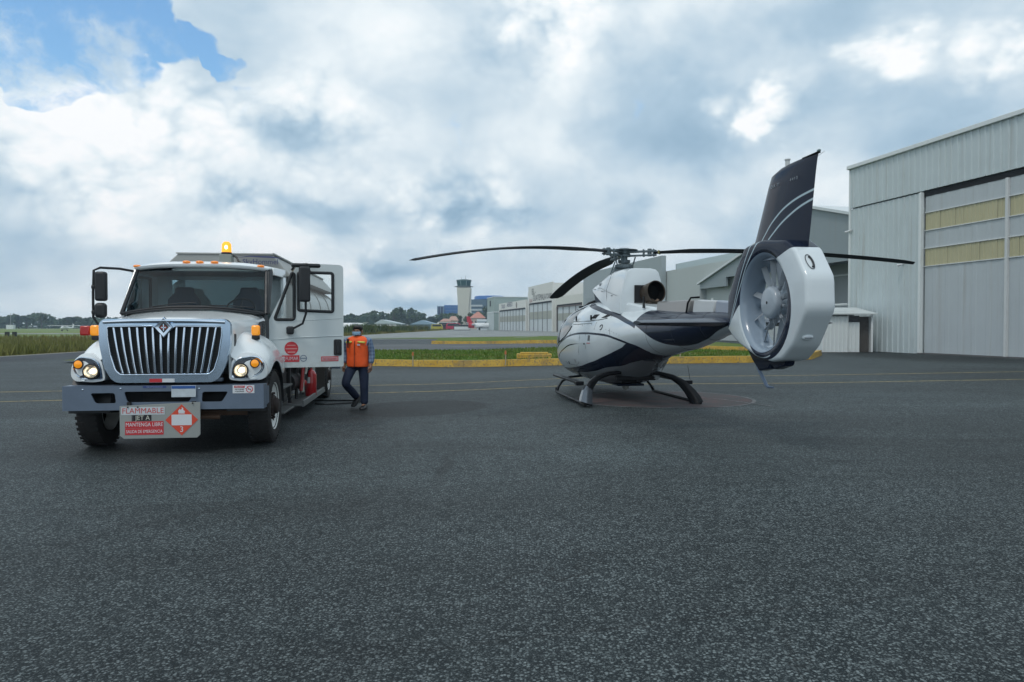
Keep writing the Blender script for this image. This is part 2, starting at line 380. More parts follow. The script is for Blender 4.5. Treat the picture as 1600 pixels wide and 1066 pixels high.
# worn red touchdown disc with a pale rim
g = MB(); cx, cy, rr = 3.05, 14.85, 1.72
ring = [(cx+rr*math.cos(2*PI*i/64), cy+rr*math.sin(2*PI*i/64)) for i in range(64)]
for q in range(14):
    ra, rb = rr*q/14+.001, rr*(q+1)/14
    vs = [(cx+r_*math.cos(2*PI*i/64), cy+r_*math.sin(2*PI*i/64)) for r_ in (ra, rb) for i in range(64)]
    g.add([(x, y, gz(x)+.005) for x, y in vs], [(i, (i+1) % 64, (i+1) % 64+64, i+64) for i in range(64)])
o = g.build('touchdown_disc', M_RED, fix=False); o['kind'] = 'structure'
g = MB(); vs = []
for i in range(64):
    a = 2*PI*i/64
    for r_ in (rr+.004, rr+.07): x, y = cx+r_*math.cos(a), cy+r_*math.sin(a); vs.append((x, y, gz(x)+.005))
g.add(vs, [(2*i, 2*i+1, (2*i+3) % 128, (2*i+2) % 128) for i in range(64)])
o = g.build('touchdown_ring', M_WPAINT, fix=False); o['kind'] = 'structure'
o = strip('scuffed_line', [(3.5,15.35),(4.2,14.6),(4.75,13.3)], .05, M_WPAINT, .009); o['kind'] = 'structure'
# ------------------------------------------------------------------ kerbs and grass islands
def kerb_m():
    m = bpy.data.materials.new('yellow_kerb_paint'); m.use_nodes = True; k = NT(m.node_tree); b = k.n['Principled BSDF']
    oc = k.new('ShaderNodeTexCoord').outputs['Object']
    f = k.noise(oc, 2.2, 8, .65); f2 = k.noise(oc, 14., 6, .7)
    c = k.mix(k.sm(f, .38, .62), (.50,.30,.035), (.56,.36,.06)); c = k.mix(k.sm(f2, .50, .66), c, (.15,.13,.10)); c = k.mix(k.m('MULTIPLY', k.sm(k.noise(oc, .7, 5, .7), .50, .62), .6), c, (.22,.17,.09))
    k.l.new(c, b.inputs['Base Color']); b.inputs['Roughness'].default_value = .75; return m
M_KERB = kerb_m(); M_JOINT = mat('kerb_joint', (.10,.09,.06), .9)
def kerb(name, pts, w, h, seg, label, group):
    P = []; L = 0
    for a, b_ in zip(pts, pts[1:]):
        a = Vector(a); b_ = Vector(b_); k_ = max(1, round((b_-a).length/seg))
        for i in range(k_): P.append((a.lerp(b_, i/k_), a.lerp(b_, (i+1)/k_)))
    g = MB()
    for a, b_ in P:
        d = (b_-a).normalized(); nn = Vector((-d.y, d.x)); a = a+d*.006; b_ = b_-d*.006
        za, zb = gz(a.x), gz(b_.x); jh = h+random.uniform(-.006, .006)
        q = [a, b_, b_+nn*w, a+nn*w]; zz = [za, zb, zb, za]
        nin = nn*.03
        top = [a+nin, b_+nin, b_+nn*w, a+nn*w]
        g.add([(p.x, p.y, z-.02) for p, z in zip(q, zz)]+[(p.x, p.y, z+jh) for p, z in zip(top, zz)], [(3,2,1,0),(4,5,6,7),(0,1,5,4),(1,2,6,5),(2,3,7,6),(3,0,4,7)])
    o = g.build(name, M_KERB, smooth=0); return tag(o, label, 'kerb', group)
near = [(-16,32.6),(-5.6,30.1),(1.75,27.8),(9.45,29.5),(13.2,32.4),(15.6,37.0)]
kerb('kerb', near, .32, .26, 1.8, 'long yellow painted concrete kerb along the near edge of the grass island behind the helicopter', None)
far_ = [(-7.3,66.5),(3.8,62.5),(12.3,42.5),(15.6,38.2)]
kerb('kerb', far_, .3, .30, 2.2, 'yellow painted kerb of the farther island beyond the taxi lane, bending in towards the hangars', None)
def grass_m(name, c1, c2, c3, sc=1.2):
    m = bpy.data.materials.new(name); m.use_nodes = True; k = NT(m.node_tree); b = k.n['Principled BSDF']
    oc = k.new('ShaderNodeTexCoord').outputs['Object']
    f = k.noise(oc, sc, 6, .6); f2 = k.noise(oc, sc*.12, 4, .6)
    c = k.mix(k.sm(f, .35, .65), c1, c2); c = k.mix(k.sm(f2, .48, .66), c, c3)
    k.l.new(c, b.inputs['Base Color']); b.inputs['Roughness'].default_value = .9; b.inputs['Specular IOR Level'].default_value = .15
    bp = k.new('ShaderNodeBump'); bp.inputs['Strength'].default_value = .8; bp.inputs['Distance'].default_value = .05
    k.l.new(k.noise(oc, 30., 4, .7), bp.inputs['Height']); k.l.new(bp.outputs[0], b.inputs['Normal']); return m
M_TURF = grass_m('turf', (.075,.135,.022), (.115,.175,.035), (.15,.16,.05), 2.)
M_FIELD = grass_m('dry_field', (.12,.13,.04), (.19,.18,.065), (.16,.12,.05), .5)
M_MOWN = grass_m('mown_field', (.13,.19,.06), (.18,.22,.08), (.21,.215,.10), .05)
# near island turf: between near kerb and taxi lane (rows of left x, right x, y)
tg = sheet('island_soil', [(-15,9.8,30.3),(-20,13.,32.7),(-20,14.6,36.),(-20,13.5,38.5),(-20,12.2,42.0),(-14,9.5,47.)], M_TURF, .11)
tg['kind'] = 'structure'
def blades(name, spots, hmin, hmax, w, m, label, cat='grass', lean=.4):
    g = MB(); vs = []; fs = []
    for (x, y, z) in spots:
        a = random.uniform(0, PI); h = random.uniform(hmin, hmax); ww = w*random.uniform(.6, 1.3)
        dx_, dy_ = math.cos(a)*ww, math.sin(a)*ww; lx, ly = random.uniform(-lean, lean)*h, random.uniform(-lean, lean)*h
        i = len(vs); vs += [(x-dx_, y-dy_, z), (x+dx_, y+dy_, z), (x+lx, y+ly, z+h)]; fs.append((i, i+1, i+2))
    g.add(vs, fs); o = g.build(name, m, fix=False, smooth=0); tag(o, label, cat, kind='stuff'); return o
sp = []
for i in range(15000):
    y = random.uniform(30.0, 46.5); x = random.uniform(-12, 14)
    if y < 30.55+max(0, (-x-5)*.26) or (x > 9.4 and y < 29.5+(x-9.4)*1.2) or x > 15-(y-37)*.7: continue
    sp.append((x, y, gz(x)+.11))
for i in range(6000):
    t = random.random(); a = Vector((-6, 30.6)); b_ = Vector((9.4, 30.0)); p = a.lerp(b_, t)
    yy = 28.28+abs(p.x-1.75)*(.32 if p.x < 1.75 else .24)+random.uniform(0, 2.0); sp.append((p.x, yy, gz(p.x)+.08))
blades('grass', sp, .05, .15, .035, grass_m('turf_blade', (.08,.155,.022), (.125,.20,.035), (.16,.18,.05), 3.), 'short bright green turf on the near island behind the yellow kerb')
g = MB()
g.add([(x, y, gz(x)+.10) for x, y in [(-15,32.8),(-5.5,30.5),(1.75,28.2),(9.3,29.9),(9.8,30.4),(-15,34)]], [(0,1,2,3,4,5)])
struct('island_edge', g, M_TURF, fix=False)
# far island and taxi lane
g = MB(); g.add([(x, y, gz(x)+.16) for x, y in [(-7.3,66.8),(3.9,62.9),(12.5,42.9),(15.4,39),(17,44),(17,60),(12,90),(-9,92)]], [tuple(range(8))])
struct('far_island_grass', g, M_TURF, fix=False)
sheet('taxi_lane', [(-60,9.6,47.3),(-60,6.5,54),(-60,3.5,62),(-60,-8,66)], M_ASPH2, .016, nx=90)
sheet('far_apron', [(-27,14,90),(-27,14,200),(-27,14,420)], M_CONC, .02, nx=80)
sheet('mown_verge', [(-9,12,92),(-20,11,97),(-2,10,106)], M_TURF, .05, nx=60)
# field west of the apron
EDGE = -27.6
g = MB(); g.add([(x, y, .006) for x, y in [(EDGE,33),(EDGE,420),(-40,700),(-900,700),(-900,20),(-60,30)]], [tuple(range(6))])
struct('field', g, M_FIELD, fix=False)
g = MB(); g.add([(x, y, .012) for x, y in [(-900,95),(-60,100),(-34,150),(-34,260),(-40,700),(-900,700)]], [tuple(range(6))])
struct('mown_field', g, M_MOWN, fix=False)
g = MB(); g.add([(x, y, .018) for x, y in [(-900,165),(-60,150),(-60,168),(-900,196)]], [(0,1,2,3)])
struct('runway', g, M_CONC, fix=False)
struct('far_ground', MB().add([(-2500,700,.03),(2500,700,.03),(2500,4000,.03),(-2500,4000,.03)], [(0,1,2,3)]), M_MOWN, fix=False)
o = strip('field_edge_line', [(EDGE+.5,33),(EDGE+.5,300)], .35, mat('pale_gravel', (.32,.31,.28), .9, var=.2), .01); o['kind'] = 'structure'
g = MB(); g.add([(x, y, .004) for x, y in [(EDGE+.7,33),(-23.6,33.5),(-23,60),(-22,300),(EDGE+.7,300)]], [tuple(range(5))])
struct('dark_shoulder', g, asphalt('fresh_asphalt', (.022,.026,.034), (.05,.056,.066), False, 40.), fix=False)
sp = []
for i in range(26000):
    y = 34+76*random.random()**1.6; x = EDGE-.3-(y*.9)*random.random()**1.5
    sp.append((x, y, 0))
for i in range(16000):
    y = random.uniform(90, 330); sp.append((EDGE-.3-8*random.random(), y, 0))
M_TALL = grass_m('tall_grass', (.13,.145,.035), (.20,.195,.065), (.17,.12,.05), .25)
blades('tall_grass', sp, .22, .68, .06, M_TALL, 'tall olive and brown unmown grass along the edge of the airfield')
sp = [(EDGE-1-5*random.random(), y, 0) for y in [random.choice([150, 172, 176, 210, 250])+random.gauss(0, 2.5) for _ in range(3500)]]
blades('shrub_clumps', sp, .9, 2.3, .22, grass_m('scrub', (.05,.08,.025), (.09,.115,.04), (.12,.11,.04), .6), 'dark green weedy scrub growing in clumps in the tall grass', 'scrub', .5)
# ------------------------------------------------------------------ hangars
M_RIB = mat('pale_ribbed_steel', (.49,.555,.57), .55, var=.10, vscale=.9, rvar=.1, streak=.45)
M_RIB2 = mat('grey_ribbed_steel', (.25,.295,.315), .6, var=.06, vscale=.4, streak=.25)
M_DOORP = mat('hangar_door_steel', (.43,.47,.49), .6, var=.08, vscale=.5, streak=.35)
M_TRIM = mat('white_trim', (.66,.70,.70), .5, var=.05)
M_DARK = mat('dark_gap', (.012,.013,.016), .9)
M_BAND = mat('yellowed_fibreglass', (.43,.40,.25), .5, var=.12, vscale=.8)
M_BLACK = mat('black_plastic', (.012,.013,.015), .45)
M_LENSW = mat('camera_white', (.6,.62,.63), .4)
def ribbed(g, x0, x1, z0, z1, y=0., pitch=.42, dep=.045):
    """trapezoidal ribbed sheet in the xz plane, standing proud towards -y"""
    k_ = max(1, round((x1-x0)/pitch)); p = (x1-x0)/k_; P = []
    for i in range(k_):
        a = x0+i*p; P += [(a, y), (a+p*.62, y), (a+p*.70, y-dep), (a+p*.92, y-dep)]
    P.append((x1, y))
    vs = [(a, b_, z0) for a, b_ in P]+[(a, b_, z1) for a, b_ in P]; m_ = len(P)
    g.add(vs, [(i, i+1, i+1+m_, i+m_) for i in range(m_-1)])
RZ = math.atan2(-.9803, .1977)
Z0 = .16
H = thing('hangar', 'large pale grey ribbed steel hangar at the right edge with tall sliding doors', 'hangar', (20.63, 45, Z0), RZ)
g = MB(); ribbed(g, 0, 5.9, 0, 8.55); ribbed(g, -.0, 31, 8.62, 11.05, -.06)
g.bx(0, 5.9, .004, .16, 0, 8.55); g.bx(0, 31, -.055, .16, 8.63, 11.0); g.bx(0, .16, .17, 26, 0, 11.0); g.bx(.17, 31, 25.8, 26, 0, 11.0)
g.build('wall', M_RIB, H, smooth=0)
g = MB(); g.prism([(-.15,11.0),(13,12.6),(26.2,11.0),(26.2,11.12),(13,12.75),(-.15,11.12)], 'x', -.1, 31); g.build('roof', M_RIB2, H, smooth=0)
g = MB(); g.bx(-.12, 31, -.22, -.11, 10.98, 11.2); g.bx(-.12, -.0, -.11, .3, 10.98, 11.2); g.bx(-.05, .06, -.10, .02, 0, 10.97); g.build('parapet_trim', M_TRIM, H, bevel=.02)
g = MB(); g.bx(5.9, 31, .02, .6, 8.30, 8.60); g.build('dark_track_gap', M_DARK, H)  # door track, with the shadow under the fascia put into its near-black colour
g = MB(); g.bx(5.85, 6.02, -.20, .0, 0, 8.54); g.build('door_jamb', M_TRIM, H, bevel=.01)
g = MB(); g.bx(5.95, 31, -.30, .0, -.0, .05); g.build('threshold', mat('stained_concrete', (.10,.10,.10), .9, var=.3), H)
for i in range(5):
    x0 = 6.06+i*5.2; x1 = x0+5.12; yy = .04+.0*(i % 2)
    g = MB()
    for (za, zb) in ((.06, 4.62), (5.58, 6.50), (7.46, 8.30)): ribbed(g, x0+.02, x1-.02, za, zb, yy, .9, .012)
    dr = g.build('sliding_door', M_DOORP, H, smooth=0)
    if i == 0: dr['label'] = 'sliding door leaf nearest the far corner, pale grey with two yellowed translucent bands'
    g = MB(); g.bx(x1-.05, x1+.09, yy-.13, yy+.02, .05, 8.3)
    for zz in (4.60, 5.54, 6.48, 7.42): g.bx(x0, x1-.06, yy-.055, yy, zz, zz+.05)
    g.build('door_frame', mat('door_rail', (.56,.58,.58), .5, var=.08), dr, bevel=.008)
    for zz in (4.655, 6.535):
        g = MB(); k_ = 10
        for j in range(k_):
            a = x0+.03+(5.02/k_)*j; ribbed(g, a, a+5.02/k_-.004, zz, zz+.88, yy+random.uniform(-.01, .01), .25, .02)
        g.build('translucent_band', M_BAND, dr, smooth=0)
def cctv(parent, loc, rz=0):
    g = MB(); g.bx(-.05, .05, -.04, 0, -.05, .05); g.cyl((0,-.04,0), (0,-.16,-.02), .018); a = g.build('camera_bracket', M_LENSW, parent, loc=loc, rot=(0,0,rz))
    g = MB(); g.cyl((0,-.10,-.05), (.0,-.36,-.10), .055, .06, 12); g.ball((0,-.36,-.10), .058); g.build('camera_body', M_LENSW, a)
cctv(H, (4.6,-.05,4.9)); cctv(H, (.2,-.05,7.3), -.9)
# lean-to shed against the hangar
SH = thing('shed', 'small lean-to shed of white ribbed sheet with a dark doorway beside the hangar corner', 'shed', (17.65, 41.6, Z0))
g = MB(); ribbed(g, 0, 1.32, 0, 2.02, 0, .22, .03); g.bx(0, 1.32, .005, .05, 0, 2.02); ribbed(g, 1.36, 2.04, 0, 1.68, .1, .2, .03); g.bx(1.36, 2.04, .105, .15, 0, 1.68); g.bx(0,.05,.06,2.2,0,2.02); g.bx(2.72, 2.76, .1, 2.2, 0, 2.02)
g.bx(0.06, 2.7, 2.2, 2.25, 0, 2.2)
g.build('wall', M_TRIM, SH, smooth=0)
for q in ((-.12,-.02,-.06,.05,0,2.15),(1.32,1.36,-.02,.16,0,2.1),(2.66,2.76,.0,.09,0,2.15)):
    g = MB(); g.bx(*q); g.build('post', mat('shed_post', (.7,.72,.72), .5, var=.1), SH, bevel=.01)
g = MB(); g.prism([(-.25,2.12),(2.4,2.52),(2.4,2.58),(-.25,2.18)], 'x', -.2, 2.9); g.cyl((-.2,.1,2.62), (1.4,.3,2.70), .07, n=10); g.build('roof', mat('shed_roof', (.50,.54,.54), .6, var=.15), SH, smooth=30)
g = MB(); g.bx(1.38, 2.02, .09, .13, 1.70, 2.06); g.build('window', mat('dark_pane', (.03,.035,.04), .15), SH)
g = MB(); g.bx(2.08, 2.64, .30, .34, 0, 2.0); g.build('door', mat('rusty_dark_door', (.07,.065,.06), .7, var=.3), SH); 
# gabled hangar behind
Cg = thing('hangar', 'grey gabled hangar with a sloping roofline and a wide recessed opening, behind the helicopter tail', 'hangar', (24.4, 60, Z0), RZ)
g = MB(); g.prism([(-20.1,6.0),(-20.1,5.5),(-14.3,5.5),(-14.3,6.4),(11.5,6.4),(11.5,8.1),(0,11.0)], 'y', -.1, .12); g.build('gable', M_RIB2, Cg, smooth=0)
g = MB(); g.prism([(-20.4,5.95),(0,11.05),(11.5,8.15),(11.5,8.35),(0,11.28),(-20.4,6.15)], 'y', -.35, 30); g.build('roof', mat('pale_roof', (.60,.64,.65), .5, var=.05), Cg, smooth=0)
g = MB(); g.bx(-20.1, 11.5, 3.0, 3.2, 0, 6.6); g.bx(-20.2,-20.0,-.1,3.0,0,5.5); g.build('wall', mat('recess_wall', (.34,.37,.38), .7, var=.08), Cg, smooth=0)
g = MB()
for i in range(7): x = -14+i*4; g.bx(x, x+.12, 2.9, 3.0, 0, 6.2)
g.bx(-14, 11, 2.88, 3.0, 5.6, 5.75); g.build('door_frame', M_TRIM, Cg)
g = MB(); ribbed(g, 4.2, 11.0, .3, 5.2, 2.7, .4, .03); g.build('door', M_DOORP, Cg, smooth=0)
g = MB(); g.cyl((-16.8,-.3,0), (-16.8,-.3,4.4), .12, n=10); g.build('downpipe', M_TRIM, Cg)
# box-fronted hangar B
Bh = thing('hangar', 'tall flat-topped grey-green hangar front between the rotor mast and the gabled hangar', 'hangar', (22.3, 100, Z0), RZ)
g = MB(); g.bx(0, 22, -.1, .2, 6.3, 9.9); g.bx(0,.3,-.1,20,0,9.9); g.bx(.3,22,19.8,20,0,9.9); g.build('wall', mat('green_grey_steel', (.40,.475,.48), .6, var=.04, vscale=.3), Bh, smooth=0)
g = MB(); g.bx(.35, 22, 1.4, 1.6, 0, 6.3); g.build('door', mat('pale_door', (.50,.54,.55), .6, var=.06), Bh)
g = MB(); g.bx(.35, 22, -.15, 1.3, 6.1, 6.3); g.build('lintel', M_DARK, Bh)
g = MB(); g.bx(0, 22, .2, 19.8, 9.7, 9.9); g.build('roof', M_RIB2, Bh)
g = MB(); g.bx(10, 10.4, -.5, -.1, 6.9, 7.2); g.build('floodlight', M_BLACK, Bh)
Eh = thing('hangar', 'plain grey hangar front with a slanting top edge directly behind the rotor mast', 'hangar', (11.9, 122, Z0), RZ)
g = MB(); g.bx(0, 32.6, -.1, .5, 0, 10.1); g.build('wall', mat('mid_grey_steel', (.30,.345,.36), .6, var=.04, vscale=.3), Eh, smooth=0)
g = MB(); g.bx(.3, 60, .6, 18, 0, 8.2); g.build('side_block', mat('pale_block', (.42,.455,.45), .6, var=.04), Eh)
g = MB(); g.bx(1.5, 7.5, -.14, -.1, 0, 6.0); g.build('door', mat('mid_grey_door', (.26,.30,.31), .6), Eh)
g = MB(); g.bx(3.2, 6.2, -.17, -.14, 4.4, 5.4); g.build('window', mat('blue_pane', (.05,.08,.11), .15), Eh)
# row of far hangars
def far_hangar(name_label, px0, px1, D0, X0, z_top, z_door, col, bands, sign=None, pillar=True):
    slope = -.2017; c = (X0+.2017*D0)
    t1 = (px1-800)/FPX; D1 = c/(t1+.2017); L = math.hypot(D0-D1, .2017*(D0-D1))
    h = thing('hangar', name_label, 'hangar', (X0, D0, .1), RZ)
    wm = mat('wall_%d' % px0, col, .7, var=.04, vscale=.2)
    g = MB(); g.bx(0, L, -.1, .3, z_door, z_top); g.bx(0, 1.0, -.1, .3, 0, z_door); g.bx(L-1.0, L, -.1, .3, 0, z_door)
    g.bx(L-.3, L+.0, .3, 24, 0, z_top-.3); g.bx(0,.3,.3,24,0,z_top-.3); g.build('wall', wm, h, smooth=0)
    g = MB(); g.bx(1.0, L-1.0, .1, .25, 0, z_door-.45)
    g.build('door', mat('far_door', (.52,.56,.57), .6, var=.05, vscale=.2), h)
    g = MB(); g.bx(1.0, L-1, -.05, .3, z_door-.45, z_door); g.build('dark_track_gap', M_DARK, h)
    k_ = max(3, int((L-2)/5))
    for i in range(k_+1): g = MB(); x = 1.0+(L-2)*i/k_; g.bx(x-.14, x+.14, -.02, .1, 0, z_door-.45); g.build('door_post', mat('far_post', (.13,.14,.15), .6), h)
    g = MB(); g.bx(1.2, L-1.2, .05, .1, z_door*.42, z_door*.68); g.build('window_band', mat('far_band', (.33,.34,.29), .5, var=.08), h)
    g = MB(); g.prism([(.3,z_top-.6),(12,z_top+.3),(24,z_top-.6)], 'x', .3, L-.3); g.build('roof', mat('far_roof', (.62,.65,.66), .6), h, smooth=0)
    return h, L
F1, L1 = far_hangar('cream hangar with a high sloping sign wall left of the drooping rotor blade', 826, 864, 230, 5.2, 13.7, 8.6, (.66,.66,.62), 1)
rs = (PI/2, 0, 0)
text('lettering', 'EL-', 2.6, mat('sign_dark', (.06,.065,.075), .7), F1, (7.5,-.14,11.9), rs, 1.6)
text('lettering', 'GUATEMALA', 2.5, MATS['sign_dark'], F1, (14.5,-.14,9.9), rs, 1.1)
text('lettering', 'TOURS', 2.0, MATS['sign_dark'], F1, (26,-.14,9.9), rs, 1.)
text('lettering', 'GUA', 1.5, mat('sign_red', (.32,.07,.08), .7), F1, (3.6,-.14,9.3), rs, 1.3)
F2, L2 = far_hangar('cream hangar with blue lettering and a round crest, beyond the high sign wall', 780, 822.5, 280, -4.9, 10.0, 7.5, (.68,.68,.64), 1)
text('lettering', 'TAXI', 2.2, mat('sign_navy', (.03,.05,.14), .7), F2, (9,-.14,8.7), rs, 1.5)
text('lettering', 'AEREO', 2.2, MATS['sign_navy'], F2, (21,-.14,9.1), rs, 1.5)
g = MB(); g.lathe([(.01,-.16),(1.0,-.16),(1.0,-.1)], (33,0,8.7), 'y', 20); g.build('crest', mat('crest_grey', (.22,.21,.19), .7), F2)
F3, L3 = far_hangar('wide low cream hangar with a brown framed opening behind the helicopter cabin', 869, 912, 197, 11.8, 9.2, 7.2, (.62,.62,.56), 0)
g = MB(); g.bx(1.0, 1.6, -.2, -.12, 0, 6.8); g.bx(1.0, L3-1, -.2, -.12, 6.5, 6.8); g.build('door_frame', mat('brown_frame', (.12,.09,.08), .7), F3)
WR = thing('canopy', 'bright white pitched canopy roof showing above the low cream hangar', 'canopy', (14.0, 215, 0))
g = MB(); g.prism([(-.5,12.0),(3.5,13.6),(9.5,13.4),(9.5,10.6),(-.5,10.6)], 'y', 0, 20); g.build('roof', mat('white_canopy', (.85,.86,.86), .5), WR, smooth=0)
for q in (0, 9):
    g = MB(); g.bx(q,q+.3,0,.3,0,10.6); g.build('post', M_TRIM, WR)
GB = thing('building', 'pale green block with a small dark window at the end of the hangar row', 'building', (-9.8, 302, 0), RZ)
g = MB(); g.bx(-2, 14, 0, 14, 0, 13.0); g.build('wall', mat('pale_green_wall', (.30,.37,.35), .7, var=.06, vscale=.2), GB, smooth=0)
g = MB(); g.bx(4.5, 6.5, -.1, 0, 9.6, 11.9); g.build('window', M_DARK, GB)
g = MB(); g.bx(-2.2, 14.2, -.15, 14.2, 7.0, 7.35); g.bx(-2.2,14.2,-.15,14.2,13.0,13.3); g.build('cornice', M_TRIM, GB)
g = MB(); g.bx(-2.1, 14.1, -.12, -.01, 0, 6.9); g.build('cladding', mat('pale_cladding', (.46,.52,.52), .6, var=.1, vscale=.3), GB)
LO = thing('building', 'low pale ribbed block between the high sign wall and the blue-lettered hangar', 'building', at(822, 516, 240).to_tuple()[:2]+(0,), RZ)
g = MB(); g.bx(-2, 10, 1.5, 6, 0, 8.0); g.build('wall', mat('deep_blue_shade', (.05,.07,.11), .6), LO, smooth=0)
g = MB(); g.bx(-1.5, 11, .9, 6, 8.0, 12.5); g.build('parapet', mat('white_block', (.7,.72,.72), .6), LO)
# ------------------------------------------------------------------ control tower
TW = thing('control_tower', 'tall concrete airport control tower with a green glazed cab on top', 'control tower', at(725, 514, 450).to_tuple()[:2]+(0,))
u = 450/FPX
zt = CAM_H+(510-450)*u
g = MB(); w0, w1 = 10.5*u*.86, 10.5*u
g.loft([[(-w0,-3.4,0),(w0*.9,-3.4,0),(w0*.9,3.4,0),(-w0,3.4,0)], [(-w0,-3.4,zt*.55),(w0*.9,-3.4,zt*.55),(w0*.9,3.4,zt*.55),(-w0,3.4,zt*.55)], [(-w1,-3.6,zt),(w1,-3.6,zt),(w1,3.6,zt),(-w1,3.6,zt)]])
g.build('shaft', mat('tower_concrete', (.56,.56,.49), .8, var=.05, vscale=.2), TW, smooth=0)
g = MB(); g.loft([[(w0*.92,-2.2,0),(w0*1.35,-2.2,0),(w0*1.35,2.6,0),(w0*.92,2.6,0)], [(w0*.92,-2.2,zt*.45),(w0*1.2,-2.2,zt*.6),(w0*1.2,2.6,zt*.6),(w0*.92,2.6,zt*.45)], [(w1*.99,-2.4,zt*.98),(w1*1.12,-2.4,zt*.98),(w1*1.12,2.6,zt*.98),(w1*.99,2.6,zt*.98)]]); g.build('stair_shaft', mat('tower_light', (.74,.74,.67), .8), TW, smooth=0)
def octo(r, z, k_=8): return [(r*math.cos(2*PI*i/k_+PI/8), r*.9*math.sin(2*PI*i/k_+PI/8), z) for i in range(k_)]
g = MB(); g.loft([octo(w1*1.04, zt), octo(w1*1.20, zt+.6), octo(w1*1.20, zt+1.1)]); g.build('gallery', mat('gallery_dark', (.10,.12,.12), .7), TW, smooth=0)
g = MB(); g.loft([octo(w1*1.0, zt+1.1), octo(w1*1.14, zt+4.2)]); g.build('glazing', mat('green_glazing', (.015,.07,.075), .12), TW, smooth=0)
for i in range(8):
    g = MB(); a = 2*PI*i/8+PI/8; g.cyl((w1*1.01*math.cos(a), w1*.91*math.sin(a), zt+1.1), (w1*1.15*math.cos(a), w1*1.04*math.sin(a), zt+4.2), .12, n=6); g.build('mullion', mat('mullion_pale', (.3,.38,.38), .5), TW)
g = MB(); g.loft([octo(w1*1.19, zt+4.2), octo(w1*1.19, zt+4.7), octo(w1*.5, zt+5.2)]); g.cyl((1,0,zt+5.1), (1,0,zt+7.6), .08, n=6); g.cyl((-1.5,0,zt+5.1), (-1.5,0,zt+6.4), .06, n=6); g.build('roof', mat('tower_roof', (.08,.14,.14), .6), TW, smooth=0)
g = MB(); g.bx(-w1*1.4, -w1*1.1, -.2, .2, zt+.5, zt+.9); g.bx(w1*1.1, w1*1.4, -.2, .2, zt+.5, zt+.9); g.build('antenna_arm', M_BLACK, TW)
# ------------------------------------------------------------------ blue glazed offices, houses, terminal
def block(name, label, cat, pxl, pxr, pyt, D, dep, col, pane=None, pyb=514, rough=.25):
    a = at(pxl, pyt, D); b_ = at(pxr, pyt, D); zt_ = a.z
    o = thing(name, label, cat, ((a.x+b_.x)/2, D, 0)); w = (b_.x-a.x)/2
    g = MB(); g.bx(-w, w, 0, dep, 0, zt_); g.build('wall', mat('w_'+label[:14], col, rough, var=.06, vscale=.1), o, smooth=0)
    return o, w, zt_
M_BLUEGL = mat('blue_curtain_glass', (.02,.10,.32), .14, var=.15, vscale=.15)
o, w, zt_ = block('office_building', 'bright blue glass office block left of the control tower', 'office building', 694, 726, 477, 620, 25, (.03,.13,.38))
g = MB()
for i in range(5): g.bx(-w, w, -.15, 0, zt_*(.3+.15*i), zt_*(.3+.15*i)+.35)
g.build('floor_band', mat('band_blue', (.10,.20,.38), .4), o)
o, w, zt_ = block('office_building', 'pale blue panelled office wing with two dark strips, left end of the blue glass block', 'office building', 683, 693.5, 478.5, 618, 20, (.16,.25,.36))
for xx in (-.35, .45): g = MB(); g.bx(w*xx-.9, w*xx+.7, -.2, 0, 2, zt_-.6); g.build('window_strip', mat('navy_strip', (.01,.02,.08), .2), o)
o, w, zt_ = block('office_building', 'grey office building with white floor bands right of the control tower', 'office building', 734, 760, 468, 560, 25, (.09,.15,.20))
for i in range(5): g = MB(); g.bx(-w+.2, w-3-.6*i, -.5, 0, zt_-5.5-3.2*i, zt_-4.1-3.2*i); g.build('floor_band', mat('white_band', (.50,.55,.56), .6), o)
o = thing('office_building', 'office block with a broad curved bright blue roof storey right of the control tower', 'office building', (at(765, 470, 600).x, 600, 0))
zt_ = CAM_H+(510-463.5)/FPX*600; zb_ = CAM_H+(510-469)/FPX*600
def ov(rx, ry, z, k_=28): return [(rx*math.cos(2*PI*i/k_), ry*math.sin(2*PI*i/k_), z) for i in range(k_)]
g = MB(); g.loft([ov(11.5, 9, zb_), ov(12.6, 10, zb_+.4), ov(12.2, 9.6, zt_), ov(10.5, 8, zt_+.5)]); g.build('roof_storey', mat('blue_roof', (.03,.14,.42), .3), o, smooth=30)
g = MB(); g.loft([ov(10, 7, 0), ov(10, 7, zb_)]); g.build('wall', mat('office_dark', (.06,.09,.10), .5), o)
g = MB(); g.bx(6, 14.5, -6.5, 0, 0, zb_-1); g.build('side_wing', mat('side_wing', (.12,.18,.20), .5), o)
def house(label, pxl, pxr, pye, pyr, D, dep, wall, roofc, hip=.5):
    a = at(pxl, pye, D); b_ = at(pxr, pye, D); w = (b_.x-a.x)/2; ze = a.z; zr = at(0, pyr, D).z
    o = thing('house', label, 'house', ((a.x+b_.x)/2, D, 0))
    g = MB(); g.bx(-w, w, 0, dep, 0, ze); g.build('wall', mat('hw_%d' % pxl, wall, .8, var=.08, vscale=.3), o, smooth=0)
    e = .6; g = MB()
    g.add([(-w-e,-e,ze),(w+e,-e,ze),(w+e,dep+e,ze),(-w-e,dep+e,ze),(-w*hip,dep/2,zr),(w*hip,dep/2,zr)], [(0,1,5,4),(1,2,5),(2,3,4,5),(3,0,4),(3,2,1,0)])
    g.build('roof', mat('hr_%d' % pxl, roofc, .8, var=.15, vscale=.5), o, smooth=0)
    g = MB()
    for i in range(4): x = -w+2*w*(i+.5)/4; g.bx(x-w*.1, x+w*.1, -.06, 0, ze*.35, ze*.75)
    g.build('window', mat('house_pane', (.08,.10,.10), .3), o)
    return o
house('cream house with a low pinkish tiled roof left of the control tower', 688, 702, 502.5, 498, 400, 10, (.55,.50,.40), (.42,.24,.19))
house('taller cream house with a stepped pinkish roof just left of the control tower', 701, 714, 501, 494, 410, 10, (.55,.48,.38), (.45,.28,.22))
